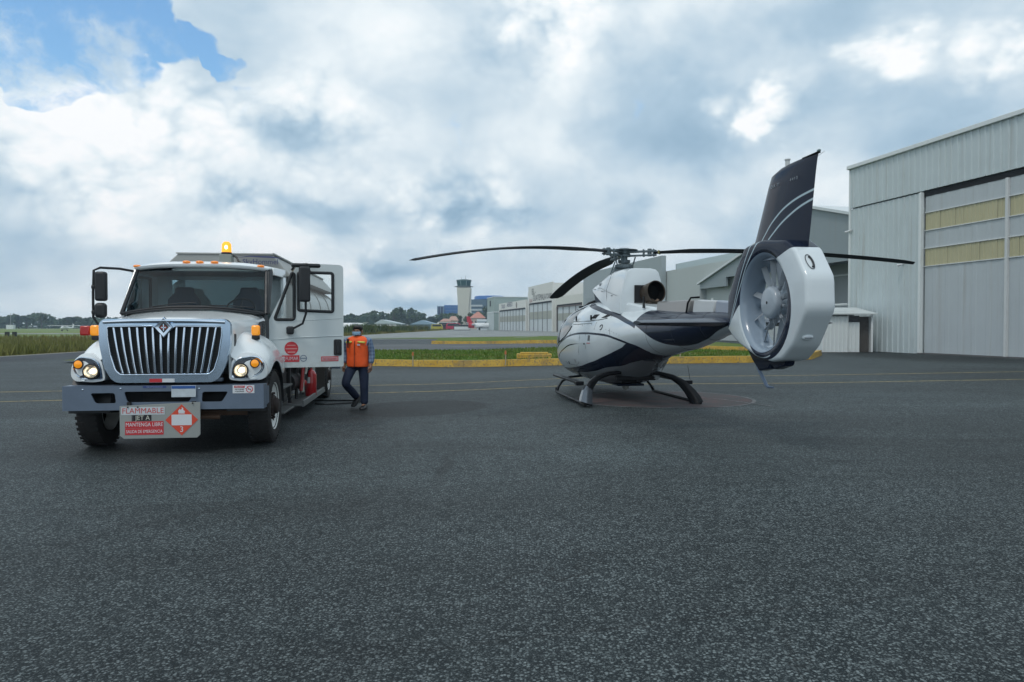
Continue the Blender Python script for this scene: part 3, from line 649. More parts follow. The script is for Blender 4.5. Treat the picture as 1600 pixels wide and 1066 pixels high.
house('white annex block behind the stepped roofed house', 704, 712, 496, 494, 430, 8, (.62,.60,.55), (.50,.45,.38))
house('house with a steep salmon red tiled roof right of the control tower', 735, 757, 497, 487, 420, 14, (.50,.40,.33), (.46,.20,.15), .12)
o, w, zt_ = block('terminal', 'long white low terminal building behind the red tailed aeroplane', 'terminal', 745, 766, 499, 360, 12, (.62,.66,.68), rough=.6)
g = MB()
for i in range(3): g.bx(-w, w, -.3, 0, zt_-1.2-1.5*i, zt_-.9-1.5*i)
g.build('shade_band', mat('tb', (.35,.42,.45), .6), o)
# low hangars with pale roofs by the trees
def lowshed(label, pxl, pxr, pye, pyr, D, col, peak=.35):
    a = at(pxl, pye, D); b_ = at(pxr, pye, D); w = b_.x-a.x; ze = a.z; zr = at(0, pyr, D).z
    o = thing('hangar', label, 'hangar', (a.x, D, 0))
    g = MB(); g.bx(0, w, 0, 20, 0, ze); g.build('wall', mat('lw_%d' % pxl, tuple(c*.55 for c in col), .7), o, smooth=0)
    g = MB(); g.prism([(0,ze),(w,ze),(w*peak,zr)], 'y', -.4, 20); g.build('roof', mat('lr_%d' % pxl, col, .55, var=.06, vscale=.2), o, smooth=0)
lowshed('low pale grey hangar with a long sloping roof behind the parked white jets', 584, 626, 506, 499.5, 400, (.45,.52,.55), .28)
lowshed('low blue-grey hangar with a shallow roof in front of the dark trees', 640, 682, 507, 500.5, 420, (.25,.36,.47), .45)
lowshed('long low white building across the field at the far left', 28, 60, 511, 509.2, 520, (.55,.6,.62), .5)
o, w, zt_ = block('building', 'tiny pale blue building among the far trees at the left edge', 'building', -6, 6, 501, 600, 10, (.35,.45,.52), rough=.6)
# ------------------------------------------------------------------ trees beyond the field
def leaf_m(name, a, b_):
    m = bpy.data.materials.new(name); m.use_nodes = True; k = NT(m.node_tree); b = k.n['Principled BSDF']
    oc = k.new('ShaderNodeTexCoord').outputs['Object']
    k.l.new(k.mix(k.sm(k.noise(oc, .6, 4, .6), .35, .65), a, b_), b.inputs['Base Color']); b.inputs['Roughness'].default_value = .8; b.inputs['Specular IOR Level'].default_value = .2
    return m
LEAVES = [leaf_m('leaf_dark', (.035,.065,.035), (.065,.10,.045)), leaf_m('leaf_olive', (.05,.08,.035), (.09,.115,.055)), leaf_m('leaf_blue_green', (.04,.065,.045), (.065,.095,.06))]
M_BARK = mat('bark', (.07,.055,.045), .9, var=.3)
def make_tree(seed, h, w, kind, lab, group):
    rnd = random.Random(seed); root = thing('tree', lab, 'tree', group=group)
    g = MB(); g.tube([(0,0,0),(.1,0,h*.3),(rnd.uniform(-.4,.4),0,h*.62),(rnd.uniform(-.6,.6),.2,h*.85)], [.045*h,.035*h,.022*h,.006*h], 8)
    for i in range(6):
        a = rnd.uniform(0, 2*PI); z = h*rnd.uniform(.3, .65); L = w*rnd.uniform(.3, .48)
        g.tube([(0,0,z),(math.cos(a)*L*.5,math.sin(a)*L*.5,z+h*.08),(math.cos(a)*L,math.sin(a)*L,z+h*.18)], [.016*h,.011*h,.004*h], 6)
    g.build('trunk', M_BARK, root)
    lobes = []
    for i in range(13 if kind != 2 else 9):
        a = rnd.uniform(0, 2*PI); 
        if kind == 2: z = h*rnd.uniform(.25,.93); rr_ = w*.5*(1.05-z/h)+.3; lobes.append(((math.cos(a)*rr_*.5, math.sin(a)*rr_*.5, z), (rr_*.8, rr_*.8, h*.12)))
        else:
            z = h*rnd.uniform(.38, .86); k_ = math.sqrt(max(.05, 1-((z/h-.55)/.42)**2)); rr_ = w*.36*k_*rnd.random()**.5
            lobes.append(((math.cos(a)*rr_, math.sin(a)*rr_, z), (w*rnd.uniform(.13,.22), w*rnd.uniform(.13,.22), h*rnd.uniform(.08,.14))))
    vs = []; fs = []
    for i in range(1500):
        c, r_ = rnd.choice(lobes); v = Vector((rnd.gauss(0,1), rnd.gauss(0,1), rnd.gauss(0,1))).normalized()*(rnd.random()**.35)
        p = Vector((c[0]+v.x*r_[0], c[1]+v.y*r_[1], c[2]+v.z*r_[2])); s_ = rnd.uniform(.18,.42)
        u_ = Vector((rnd.gauss(0,1), rnd.gauss(0,1), rnd.gauss(0,1))).normalized(); w_ = u_.orthogonal().normalized()
        n0 = len(vs); vs += [p-u_*s_-w_*s_*.5, p+u_*s_-w_*s_*.4, p+u_*s_*.7+w_*s_, p-u_*s_*.8+w_*s_*.7]; fs.append((n0, n0+1, n0+2, n0+3))
    g = MB(); g.add(vs, fs); g.build('crown', LEAVES[kind], root, fix=False, smooth=0)
    return root
GT = 'trees in the far wood behind the airfield'
prot = [make_tree(1, 11, 11, 0, 'broad dark green tree in the far wood behind the airfield', GT), make_tree(2, 12, 9, 1, 'tall olive green tree in the far wood behind the airfield', GT), make_tree(3, 11, 6, 2, 'narrow pointed dark tree in the far wood behind the airfield', GT), make_tree(4, 9, 12, 0, 'broad dark green tree in the far wood behind the airfield', GT)]
used = [False]*4
def put_tree(k_, px, top, D, base_h):
    o = prot[k_] if not used[k_] else copy_tree(prot[k_]); used[k_] = True
    kk = ('broad dark green tree','tall olive green tree','narrow pointed dark tree','low spreading dark tree')[k_]
    o['label'] = kk+(' in the far wood left of the truck' if px < 420 else ' in the far wood between the open truck door and the tower'); o['group'] = 'trees in the far wood left of the truck' if px < 420 else 'trees in the far wood behind the parked jets'
    p = at(px, top, D); s_ = p.z/base_h; o.location = (p.x, D, 0); o.scale = (s_*random.uniform(.9,1.25), s_, s_); o.rotation_euler.z = random.uniform(0, 6.28)
    return o
BH = [11, 12, 11, 9]
rt = random.Random(5)
def skyline(pts, x): 
    for (a, b_), (c, d) in zip(pts, pts[1:]):
        if a <= x <= c: return b_+(d-b_)*(x-a)/(c-a)
    return pts[-1][1]
left = [(-40,494),(0,494),(18,490),(35,493),(48,489),(62,487),(80,491),(88,499),(100,496),(112,493),(128,495),(150,495),(200,494),(420,492)]
mid = [(530,497),(540,493),(548,488),(556,493),(566,490),(582,484),(598,487),(608,490),(618,480),(624,479),(634,484),(646,481),(656,487),(664,496),(680,491),(700,488),(716,489),(732,492),(745,488),(770,486)]
x = -30
while x < 210:
    put_tree(rt.choice([0,0,3,1,2]), x, skyline(left, x)+rt.uniform(-1,1.5), 520+rt.uniform(-30,30), 0) if False else None
    k_ = rt.choice([0,0,3,1,2,1]); put_tree(k_, x, skyline(left, x)+rt.uniform(-1,1.5), 520+rt.uniform(-30,30), BH[k_]); x += rt.uniform(8, 13)
x = 533
while x < 775:
    k_ = rt.choice([0,0,3,1,0,2]); D_ = 500+rt.uniform(-25,25) if x < 690 else 530; put_tree(k_, x, skyline(mid, x)+rt.uniform(-.6,1.0), D_, BH[k_]); x += rt.uniform(7, 11)
# wood that reads as one mass under the crowns
g = MB(); vs = []; fs = []
for i in range(9000):
    if rt.random() < .5: px = rt.uniform(-60, 430); y0 = skyline(left, px)
    else: px = rt.uniform(530, 780); y0 = skyline(mid, px)
    D_ = rt.uniform(505, 560); p = at(px, rt.uniform(y0+2.5, 513), D_); s_ = rt.uniform(.5, 1.3)
    u_ = Vector((rt.gauss(0,1), rt.gauss(0,1), rt.gauss(0,1))).normalized(); w_ = u_.orthogonal().normalized(); n0 = len(vs)
    vs += [p-u_*s_-w_*s_*.5, p+u_*s_-w_*s_*.4, p+u_*s_*.7+w_*s_, p-u_*s_*.8+w_*s_*.7]; fs.append((n0, n0+1, n0+2, n0+3))
g.add(vs, fs); tag(g.build('wood', LEAVES[0], fix=False, smooth=0), 'low continuous dark wood filling the gaps under the far tree crowns', 'wood', kind='stuff')
# near small trees by the houses
GT2 = 'trees by the red roofed houses'
for px, top, D_ in [(694,503,395),(709,502,385),(762,500,330),(716,492,440),(733,488,440),(757,478,520)]:
    t_ = copy_tree(prot[1]); t_['label'] = 'small green tree standing among the red roofed houses by the control tower'; t_['group'] = GT2
    p = at(px, top, D_); s_ = p.z/12; t_.location = (p.x, D_, 0); t_.scale = (s_*1.1, s_, s_)
# ------------------------------------------------------------------ parked aircraft
M_PW = mat('aircraft_white', (.74,.76,.77), .3, coat=.3)
def jet(label, pos, rz, L, tailcol, sc=1., name='jet_aeroplane', hi=False):
    o = thing(name, label, 'aeroplane', pos, rz); r_ = L*.055; zc = r_*1.9
    st = [(0,.05,.1),(.04,.5,.05),(.12,.9,0),(.3,1,0),(.65,1,0),(.82,.7,.18),(.95,.3,.35),(1,.1,.42)]
    g = MB(); g.loft([[(t*L-L*.5, q*r_*math.cos(2*PI*i/14), zc+dz_*r_*1.6+q*r_*math.sin(2*PI*i/14)) for i in range(14)] for t, q, dz_ in st]); g.build('fuselage', M_PW, o)
    g = MB(); zt_ = zc+L*.2 if not hi else zc+L*.23
    g.prism([(L*.28,zc+r_*.7),(L*.40,zt_),(L*.50,zt_),(L*.47,zc+r_*.6)], 'y', -.12, .12); g.build('tail_fin', mat('tail_'+label[:10], tailcol, .4), o, bevel=.05)
    g = MB(); zz = zt_-.1 if hi else zc+r_*1.0; g.prism([(L*.42,0),(L*.47,L*.14),(L*.51,L*.14),(L*.50,0),(L*.51,-L*.14),(L*.47,-L*.14)], 'z', zz, zz+.15); g.build('tailplane', M_PW, o)
    g = MB(); g.prism([(-.08*L,0),(.12*L,L*.44),(.18*L,L*.44),(.12*L,0),(.18*L,-L*.44),(.12*L,-L*.44)], 'z', zc-r_*.6, zc-r_*.6+.22); g.build('wing', M_PW, o)
    for s_ in (1, -1):
        g = MB(); g.lathe([(r_*.3,0),(r_*.42,.15*r_),(r_*.45,1.4*r_),(r_*.3,2.2*r_)], (.2*L, s_*r_*1.6, zc+r_*.4), 'x', 14); g.build('engine', mat('engine_grey', (.45,.47,.5), .3), o)
    for x_, y_ in ((-.36*L,0),(.06*L,r_*1.3),(.06*L,-r_*1.3)):
        g = MB(); g.cyl((x_,y_,zc-r_*.7),(x_,y_,.4),.08,n=6); g.cyl((x_,y_-.2,.35),(x_,y_+.2,.35),.35,n=12); g.build('landing_gear', mat('gear_dark', (.03,.03,.03), .7), o)
    return o
p = at(538, 511, 330); jet('white jet with a dark green tail fin parked beyond the grass, behind the walking man', (p.x, 330, 0), 0, 20, (.02,.05,.04))
p = at(601, 511, 345); jet('white jet with pale grey tail fin in front of the grey sloping hangar roof', (p.x, 345, 0), PI, 15, (.50,.54,.56))
p = at(655, 511, 350); jet('small white jet parked just right of the far grass clump', (p.x-3, 356, 0), PI, 8, (.65,.66,.68))
p = at(752, 515, 300); o = jet('airliner with a bright red swept tail fin parked beside the hangars', (p.x, 300, 0), PI, 12, (.50,.012,.03)); o.scale = (1., 1., 1.55)
g = MB(); g.lathe([(.5,0),(.675,.01),(.69,2.3),(.6,2.31)], (2.9,0,1.25), 'x', 14); g.build('red_band', mat('tail_red', (.50,.012,.03), .4), o)
# small high-wing plane at far left
sp_ = thing('light_aeroplane', 'small white high-wing aeroplane on the runway between the left trees and the truck', 'aeroplane', (at(100,515.5,250).x, 250, 0), 0)
g = MB(); g.loft([[(q*.55*math.cos(2*PI*i/12), t, 1.1+q*.6*math.sin(2*PI*i/12)) for i in range(12)] for t, q in ((-1.6,.35),(-1.1,.8),(0,1),(1.5,.9),(4,.35),(5.5,.2))]); g.build('fuselage', M_PW, sp_)
g = MB(); g.bx(-5.2,5.2,-.6,.8,1.72,1.88); g.build('wing', M_PW, sp_, bevel=.06)
g = MB(); g.bx(-1.5,1.5,4.8,5.5,1.15,1.22); g.prism([(4.6,1.2),(5.3,2.4),(5.8,2.4),(5.6,1.2)], 'x', -.06, .06); g.build('tail', M_PW, sp_)
for x_, y_ in ((-.9,.5),(.9,.5),(0,-1.3)): g = MB(); g.cyl((x_*.4,y_,.8),(x_,y_,.25),.05,n=6); g.cyl((x_-.08,y_,.22),(x_+.08,y_,.22),.22,n=10); g.build('landing_gear', MATS['gear_dark'], sp_)
# taxiway marker at the far left
mk = thing('marker_board', 'tiny dark legged airfield marker with a white top at the far left of the grass', 'marker', (at(17,523,115).x, 115, 0))
for q in (-.9, .25): g = MB(); g.bx(q,q+.65,-.1,.1,0,.75); g.build('leg', M_BLACK, mk)
mk = thing('windsock_post', 'thin post with a small orange top and white box base at the far left', 'post', (at(17,512,420).x, 420, 0))
g = MB(); g.cyl((0,0,0),(0,0,9),.15,n=6); g.build('pole', mat('post_grey', (.3,.3,.3), .6), mk); g = MB(); g.bx(-2,2,-1,1,0,2.4); g.build('hut', M_TRIM, mk)
# vehicles and kit at the tower's foot
def van(label, px, D, col, w=4.6, h=2.0, cat='van'):
    o = thing('parked_'+cat, label, cat, (at(px,515,D).x, D, 0)); m = mat('v_'+label[:12], col, .35, coat=.4)
    g = MB(); g.prism([(-w/2,.35),(w/2,.35),(w/2,h*.55),(w*.36,h),(-w*.42,h),(-w/2,h*.6)], 'y', -.9, .9); g.build('body', m, o, bevel=.08)
    g = MB(); g.prism([(-w*.40,h*.6),(w*.42,h*.6),(w*.33,h*.93),(-w*.36,h*.93)], 'y', -.92, .92); g.build('window', mat('car_glass', (.02,.025,.03), .1), o)
    for x_ in (-w*.3, w*.3):
        for y_ in (-.8,.8): g = MB(); g.cyl((x_,y_-.12,.34),(x_,y_+.12,.34),.34,n=14); g.build('wheel', MATS['gear_dark'], o)
    return o
van('bright crimson van parked left of the control tower foot', 709, 330, (.45,.01,.06), 7, 3.0)
van('dark maroon van parked left of the crimson van', 696, 335, (.06,.02,.03), 6.5, 2.5)
van('white flat topped bus parked behind the crimson van', 700, 345, (.7,.7,.68), 11, 3.6, 'bus')
van('dark blue car parked right of the crimson van', 717, 322, (.02,.025,.05), 4.5, 2.2, 'car')
van('black car parked between the tower foot and the red tailed aeroplane', 724, 318, (.015,.015,.018), 5.5, 2.3, 'car')
van('yellow airport tug parked at the end of the tall grass', 683, 320, (.45,.38,.03), 5, 2.6, 'tug')
bl = thing('barrier', 'low white barrier wall in front of the control tower foot', 'barrier', (at(722,515,300).x, 300, 0)); g = MB(); g.bx(-3.2,3.2,-.2,.2,0,1.5); g.build('panel', M_TRIM, bl, bevel=.03); g = MB(); g.bx(-3.3,3.3,-.3,.3,0,.2); g.build('foot', M_DARK, bl)
# concrete block and small posts on the near island
y0 = gz(1.1)
kb = thing('concrete_block', 'low yellow painted concrete block lying on the grass left of the helicopter nose', 'block', (.95, 31.6, gz(.95)+.11))
g = MB(); g.bx(-.75,.75,-.25,.25,0,.22); g.build('slab', M_KERB, kb, bevel=.03); g = MB(); g.bx(-.6,.6,-.2,.2,.22,.28); g.build('cap', M_KERB, kb, bevel=.02)
def stake(px, D, label):
    x_ = at(px,510,D).x; o = thing('marker_stake', label, 'stake', (x_, D, gz(x_)+.05)); g = MB(); g.cyl((0,0,0),(0,0,.42),.025,n=8); g.build('post', mat('stake_grey', (.35,.3,.2), .7), o)
    g = MB(); g.cyl((0,0,.42),(0,0,.56),.045,.03,n=10); g.build('lamp', mat('stake_orange', (.45,.14,.04), .5), o)
stake(645, 28.9, 'small orange topped stake behind the kerb right of the walking man')
stake(790, 28.3, 'small orange topped stake on the grass near the yellow block')
stake(1063, 29.6, 'small orange topped stake seen below the tail boom')
# ------------------------------------------------------------------ fuel truck (x: towards its driver's side, y: rearwards, z up)
TR = thing('fuel_truck', 'white fuel tanker truck with chrome grille, lit headlamps and open driver door', 'truck', (-4.54, 10.19, 0), R(7.5))
M_WHITE = mat('white_truck_paint', (.80,.84,.85), .25, coat=.8)
def grime(m, col, zmax=1.25, amt=.55):
    k = NT(m.node_tree); b = k.n['Principled BSDF']; oc = k.new('ShaderNodeTexCoord').outputs['Object']; x, y, z = k.sep(oc)
    f = k.m('MULTIPLY', k.sm(z, zmax, .75), k.sm(k.noise(oc, 5., 7, .68), .38, .68)); f = k.m('ADD', f, k.m('MULTIPLY', k.sm(k.noise(k.v('MULTIPLY', oc, (9., 9., 1.3)), 1.6, 5, .7), .56, .80), .22))
    b_ = k.mix(k.m('MULTIPLY', f, amt), col, (.26,.24,.21)); k.l.new(b_, b.inputs['Base Color']); k.l.new(k.m('MULTIPLY_ADD', f, .35, b.inputs['Roughness'].default_value), b.inputs['Roughness'])
grime(M_WHITE, (.80,.84,.85))
M_WDOOR = mat('white_door_paint', (.57,.63,.64), .34, coat=.35); grime(M_WDOOR, (.57,.63,.64), 1.5, .4)
M_CHROME = mat('chrome', (.70,.78,.88), .12, 1., rvar=.04)
M_BUMP = mat('grey_bumper_steel', (.135,.175,.235), .42, .25, var=.16, vscale=5, rvar=.12)
M_PLAS = mat('truck_black_plastic', (.012,.014,.017), .45, rvar=.1)
M_FRAME = mat('greasy_chassis', (.012,.012,.013), .7, var=.4, vscale=9)
M_RUB = mat('tyre_rubber', (.020,.019,.019), .85, var=.35, vscale=12, bump=.3, bscale=50)
M_RIM = mat('white_wheel', (.66,.67,.65), .4, var=.15, vscale=10)
M_HUB = mat('rusty_hub', (.035,.025,.022), .7, .3, var=.5, vscale=20)
M_WS = glass('windscreen_glass', (.66,.84,.88), .75); M_SIDEG = glass('side_glass', (.62,.70,.72), 1.6)
M_AMB = mat('amber_lens', (.80,.28,.01), .2, emis=(1.,.36,.02), estr=.35, coat=.6)
M_AMBON = mat('amber_lit', (.8,.3,.02), .2, emis=(1.,.42,.05), estr=1.6)
M_REDL = mat('red_lens', (.40,.015,.012), .25, coat=.5)
M_LAMP = mat('headlamp_reflector', (.75,.72,.66), .16, .9)
M_TANKG = mat('grey_tank_cover', (.30,.31,.30), .5, var=.08); M_TANK = mat('cream_tank', (.46,.48,.46), .4, coat=.2, var=.05)
M_STW = mat('sticker_white', (.62,.65,.68), .5); M_STR = mat('sticker_red', (.52,.03,.04), .5); M_STB = mat('sticker_black', (.015,.015,.018), .5)
# --- chassis
g = MB()
for s_ in (-.43, .43): g.bx(s_-.045, s_+.045, -.55, 9.0, .62, .88)
g.bx(-.5,.5,-.4,.9,.5,.95); g.bx(-.35,.35,-.60,-.3,.55,.9); g.cyl((-1.0,0,.51),(1.0,0,.51),.07); g.cyl((-.9,6.5,.51),(.9,6.5,.51),.10); g.ball((0,6.5,.51),.24)
g.cyl((0,1.2,.55),(0,6.4,.52),.06); g.bx(-1.0,-.55,1.2,2.6,.42,.9); g.bx(-.95,-.5,3.0,5.2,.45,.95)
g.cyl((.25,-.5,.42),(.25,.1,.40),.05)
g.build('chassis', M_FRAME, TR, bevel=.01)
g = MB(); g.box((.62,-.3,.45),(.75,.06,.07),None); g.cyl((.30,-.62,.44),(.62,-.60,.43),.035); g.build('tow_bar', mat('brown_steel', (.12,.07,.045), .7), TR)
# --- wheels
def wheel(x, y, s_, dual=False):
    w = MB(); T = .50; hw = .14
    w.lathe([(.30,-hw*.8),(.34,-hw*.98),(.44,-hw*1.03),(.492,-hw*.85),(.505,-hw*.7),(.505,hw*.7),(.492,hw*.85),(.44,hw*1.03),(.34,hw*.98),(.30,hw*.8)], (0,0,0), 'x', 64)
    for k_ in range(40):
        a = 2*PI*k_/40
        for q in (-.62, .62):
            c = Vector((q*hw, math.cos(a)*.507, math.sin(a)*.507)); from_ = Matrix.Rotation(a-PI/2, 3, 'X')
            P = [from_ @ Vector((x_, y_, z_)) + c for x_ in (-.045,.045) for y_ in (-.021,.021) for z_ in (-.006,.004)]
            w.add(P, [(0,1,3,2),(4,6,7,5),(0,4,5,1),(2,3,7,6),(1,5,7,3),(0,2,6,4)])
    o = w.build('wheel', M_RUB, TR, loc=(x, y, .505), smooth=40)
    r = MB(); f = s_*hw*.9
    r.lathe([(.335,f*1.06),(.345,f*1.02),(.325,f*1.04),(.305,f*.90),(.275,f*.72),(.24,f*.62),(.20,f*.66),(.155,f*.68),(.15,f*.3)], (0,0,0), 'x', 48); r.lathe([(.30,-f),(.28,0),(.27,f*.3)], (0,0,0), 'x', 32)
    o2 = r.build('rim', M_RIM, o)
    h = MB()
    for k_ in range(5):
        a = 2*PI*k_/5+.3; h.box((f*.655, math.cos(a)*.238, math.sin(a)*.238), (.012,.075,.055), Matrix.Rotation(a, 3, 'X').to_quaternion())
    h.lathe([(.15,f*.5),(.155,f*.95),(.115,f*1.05),(.11,f*1.35),(.085,f*1.45),(.001,f*1.47)], (0,0,0), 'x', 24)
    for k_ in range(10): a = 2*PI*k_/10; h.cyl((f*.5, math.cos(a)*.178, math.sin(a)*.178), (f*.98, math.cos(a)*.178, math.sin(a)*.178), .016, n=6)
    h.build('hub', M_HUB, o)
    return o
for s_ in (1, -1): wheel(s_*1.08, 0, s_)
for s_ in (1, -1): wheel(s_*1.08, 6.5, s_); wheel(s_*.76, 6.5, s_)
# --- bumper: a channel with three openings
def fillpoly(outer, holes):
    bm = bmesh.new(); es = []
    for lp in [outer]+holes:
        vs = [bm.verts.new((p[0], 0, p[1])) for p in lp]
        es += [bm.edges.new((vs[i], vs[(i+1) % len(vs)])) for i in range(len(vs))]
    bmesh.ops.triangle_fill(bm, use_beauty=True, use_dissolve=False, edges=es)
    vv = [tuple(v.co) for v in bm.verts]; bm.verts.index_update(); ff = [tuple(v.index for v in f.verts) for f in bm.faces]; bm.free(); return vv, ff
def rnd_poly(pts, r=.03, k_=4):
    out = []; n_ = len(pts)
    for i in range(n_):
        a, b_, c = Vector(pts[i-1]), Vector(pts[i]), Vector(pts[(i+1) % n_]); d1 = (a-b_); d2 = (c-b_)
        rr_ = min(r, d1.length*.45, d2.length*.45); p = b_+d1.normalized()*rr_; q = b_+d2.normalized()*rr_
        for j in range(k_+1): t = j/k_; out.append(tuple(p*(1-t)**2+b_*2*t*(1-t)+q*t*t))
    return out
ho = [rnd_poly([(-.89,.775),(-.60,.775),(-.585,.645),(-.83,.645)]), rnd_poly([(-.49,.79),(.36,.79),(.30,.655),(-.45,.655)]), rnd_poly([(.46,.78),(.78,.78),(.70,.65),(.45,.65)])]
vv, ff = fillpoly([(-1.22,.555),(1.22,.555),(1.22,.865),(-1.22,.865)], ho)
g = MB(); g.add([(x, -.82, z) for x, y, z in vv], ff)
bp_ = g.build('bumper', M_BUMP, TR, smooth=0, solid=.02, fix=True)
g = MB(); g.bx(-1.22,1.22,-.818,-.60,.845,.865); g.bx(-1.22,1.22,-.818,-.62,.555,.575)
for s_ in (1,-1): g.prism([(-.817,.556),(-.45,.60),(-.45,.82),(-.817,.864)], 'x', s_*1.20, s_*1.219)
g.build('bumper_flange', M_BUMP, bp_)
g = MB(); g.bx(-1.05,1.05,-.60,-.58,.60,.84); g.build('bumper_backing', M_DARK, bp_)
for x_, z_ in ((-.98,.82),(-.53,.83),(.42,.82),(1.0,.82),(-.53,.60),(.42,.60)): g = MB(); g.ball((x_,-.822,z_), (.012,.006,.012), 8, 6); g.build('bolt', M_CHROME, bp_)
# plates and stickers
g = MB(); g.bx(.09,.39,-.850,-.842,.715,.865); npl = g.build('number_plate', mat('plate_white', (.50,.56,.60), .4, var=.25, vscale=14), bp_, bevel=.004)
g = MB(); g.bx(.095,.385,-.8535,-.8505,.825,.862); g.build('plate_strip', mat('plate_blue', (.03,.10,.32), .4), npl)
st_ = MB().bx(.835,1.105,-.8235,-.8215,.755,.860).build('warning_sticker', M_STW, bp_)
rf = (PI/2, 0, 0)
g = MB(); g.bx(.855,.985,-.8255,-.8238,.825,.852); g.build('red_panel', M_STR, st_)
text('lettering', 'PELIGRO', .026, M_STW, st_, (.92,-.8262,.838), rf, 1.0)
text('lettering', 'NO FUMAR', .022, M_STB, st_, (.92,-.8245,.805), rf, 1.0); text('lettering', 'NI ENCENDER', .018, M_STB, st_, (.92,-.8245,.779), rf, 1.0)
def nosmoke(parent, c, r, yy):
    g = MB(); g.lathe([(r*.80,0),(r,0),(r,-.001),(r*.80,-.001),(r*.80,0)], (c[0], yy, c[1]), 'y', 28); a = R(-40)
    for q in (-1,):
        d = Vector((math.cos(a), 0, math.sin(a))); nn = Vector((-d.z, 0, d.x))*r*.09; c3 = Vector((c[0], yy-.0012, c[1]))
        g.quad(c3-d*r*.85-nn, c3+d*r*.85-nn, c3+d*r*.85+nn, c3-d*r*.85+nn)
    g.build('ban_ring', M_STR, parent); g = MB(); g.bx(c[0]-r*.5, c[0]+r*.45, yy-.0010, yy-.0004, c[1]-r*.1, c[1]+r*.05); g.build('cigarette', M_STB, parent)
nosmoke(st_, (1.045,.807), .044, -.8245)
g = MB(); g.bx(-.26,.02,-.8235,-.8215,.835,.862); g.build('blue_sticker', mat('sticker_navy', (.035,.06,.20), .5), bp_)
text('lettering', 'SkyHommel', .04, mat('sticker_grey', (.2,.25,.4), .5), bp_, (-.12,-.8245,.848), rf, 1.0)
# hanging placard
pl = MB(); pl.prism([(-.52,.24),(-.47,.20),(.41,.20),(.45,.24),(.45,.655),(-.52,.615)], 'y', -.885, -.872)
PL = pl.build('hazard_placard', mat('placard_grey', (.28,.30,.29), .55, var=.10, vscale=6), TR, bevel=.003)
PL['label'] = 'grey hazard placard hanging under the bumper with red flammable stickers'
yy = -.886
g = MB(); g.bx(-.50,.02,yy-.0022,yy,.502,.600); a = g.build('flammable_sticker', mat('pale_sticker', (.52,.57,.60), .5, var=.1, vscale=20), PL); text('lettering', 'FLAMMABLE', .098, mat('faded_red', (.50,.08,.08), .5), a, (-.24,yy-.003,.550), rf, .95)
g = MB(); g.bx(-.36,-.14,yy-.0022,yy,.425,.500); a = g.build('fuel_sticker', M_STB, PL); text('lettering', 'JET A', .082, mat('cream_letter', (.55,.56,.48), .5), a, (-.245,yy-.003,.461), rf, .92)
g = MB(); g.bx(-.375,-.365,yy-.002,yy,.42,.50); g.build('edge_mark', M_STB, PL)
g = MB(); g.bx(-.455,.005,yy-.0022,yy,.335,.418); a = g.build('keep_clear_sticker', M_STR, PL); text('lettering', 'MANTENGA LIBRE', .068, M_STW, a, (-.225,yy-.003,.376), rf, .80)
g = MB(); g.bx(-.455,.005,yy-.0022,yy,.248,.331); a = g.build('emergency_exit_sticker', M_STR, PL); text('lettering', 'SALIDA DE EMERGENCIA', .056, M_STW, a, (-.225,yy-.003,.289), rf, .70)
M_DIA = mat('hazard_diamond_red', (.62,.07,.035), .5, var=.06)
g = MB(); cx_, cz_, rr_ = .225, .430, .198; g.prism([(cx_-rr_,cz_),(cx_,cz_-rr_),(cx_+rr_,cz_),(cx_,cz_+rr_)], 'y', yy-.003, yy); dm = g.build('hazard_diamond', M_DIA, PL)
g = MB(); g.bx(cx_-.122,cx_+.122,yy-.0045,yy-.003,cz_-.068,cz_+.068); g.build('blank_panel', M_STW, dm)
text('lettering', '3', .10, M_STW, dm, (cx_, yy-.004, cz_-.122), rf, 1.0)
g = MB(); g.prism([(cx_-.035,cz_+.085),(cx_+.035,cz_+.085),(cx_+.042,cz_+.11),(cx_+.02,cz_+.125),(cx_+.022,cz_+.145),(cx_+.002,cz_+.165),(cx_+.004,cz_+.14),(cx_-.018,cz_+.128),(cx_-.02,cz_+.145),(cx_-.042,cz_+.115)], 'y', yy-.0045, yy-.003); g.bx(cx_-.04,cx_+.04,yy-.0045,yy-.003,cz_+.073,cz_+.079); g.build('flame', M_STW, dm)
g = MB()
for x_, z_ in ((-.30,.60),(.36,.64),(-.42,.60)): g.cyl((x_,-.87,z_),(x_,-.90,z_),.009,n=8)
for x_ in (-.42,.36): g.bx(x_-.02,x_+.02,-.870,-.822,.56,.66)
g.build('bracket', M_FRAME, PL)
# --- hood: lofted nose between the fenders
def hood_sec(y, w, zt_, zs, zb):
    """half profile right to left over the top"""
    pts = [(w*1.0,zb),(w*1.0,zs-.12),(w*.99,zs-.03),(w*.95,zs+.035),(w*.86,zs+.07),(w*.60,zt_-.028),(w*.33,zt_-.004),(w*.12,zt_)]
    return [(x, y, z) for x, z in pts]+[(-x, y, z) for x, z in reversed(pts)]
g = MB(); g.loft([hood_sec(-.70,.765,1.685,1.60,.98), hood_sec(-.66,.79,1.715,1.625,.98), hood_sec(-.5,.815,1.745,1.645,1.0), hood_sec(-.1,.865,1.795,1.675,1.05), hood_sec(.25,.92,1.835,1.70,1.1), hood_sec(.56,.985,1.868,1.735,1.1)], close=False, cap=False)
hood = g.build('hood', M_WHITE, TR, smooth=28, solid=.01)
g = MB(); g.bx(-.75,.75,-.62,.5,1.0,1.55); g.build('engine_bay', M_DARK, TR)
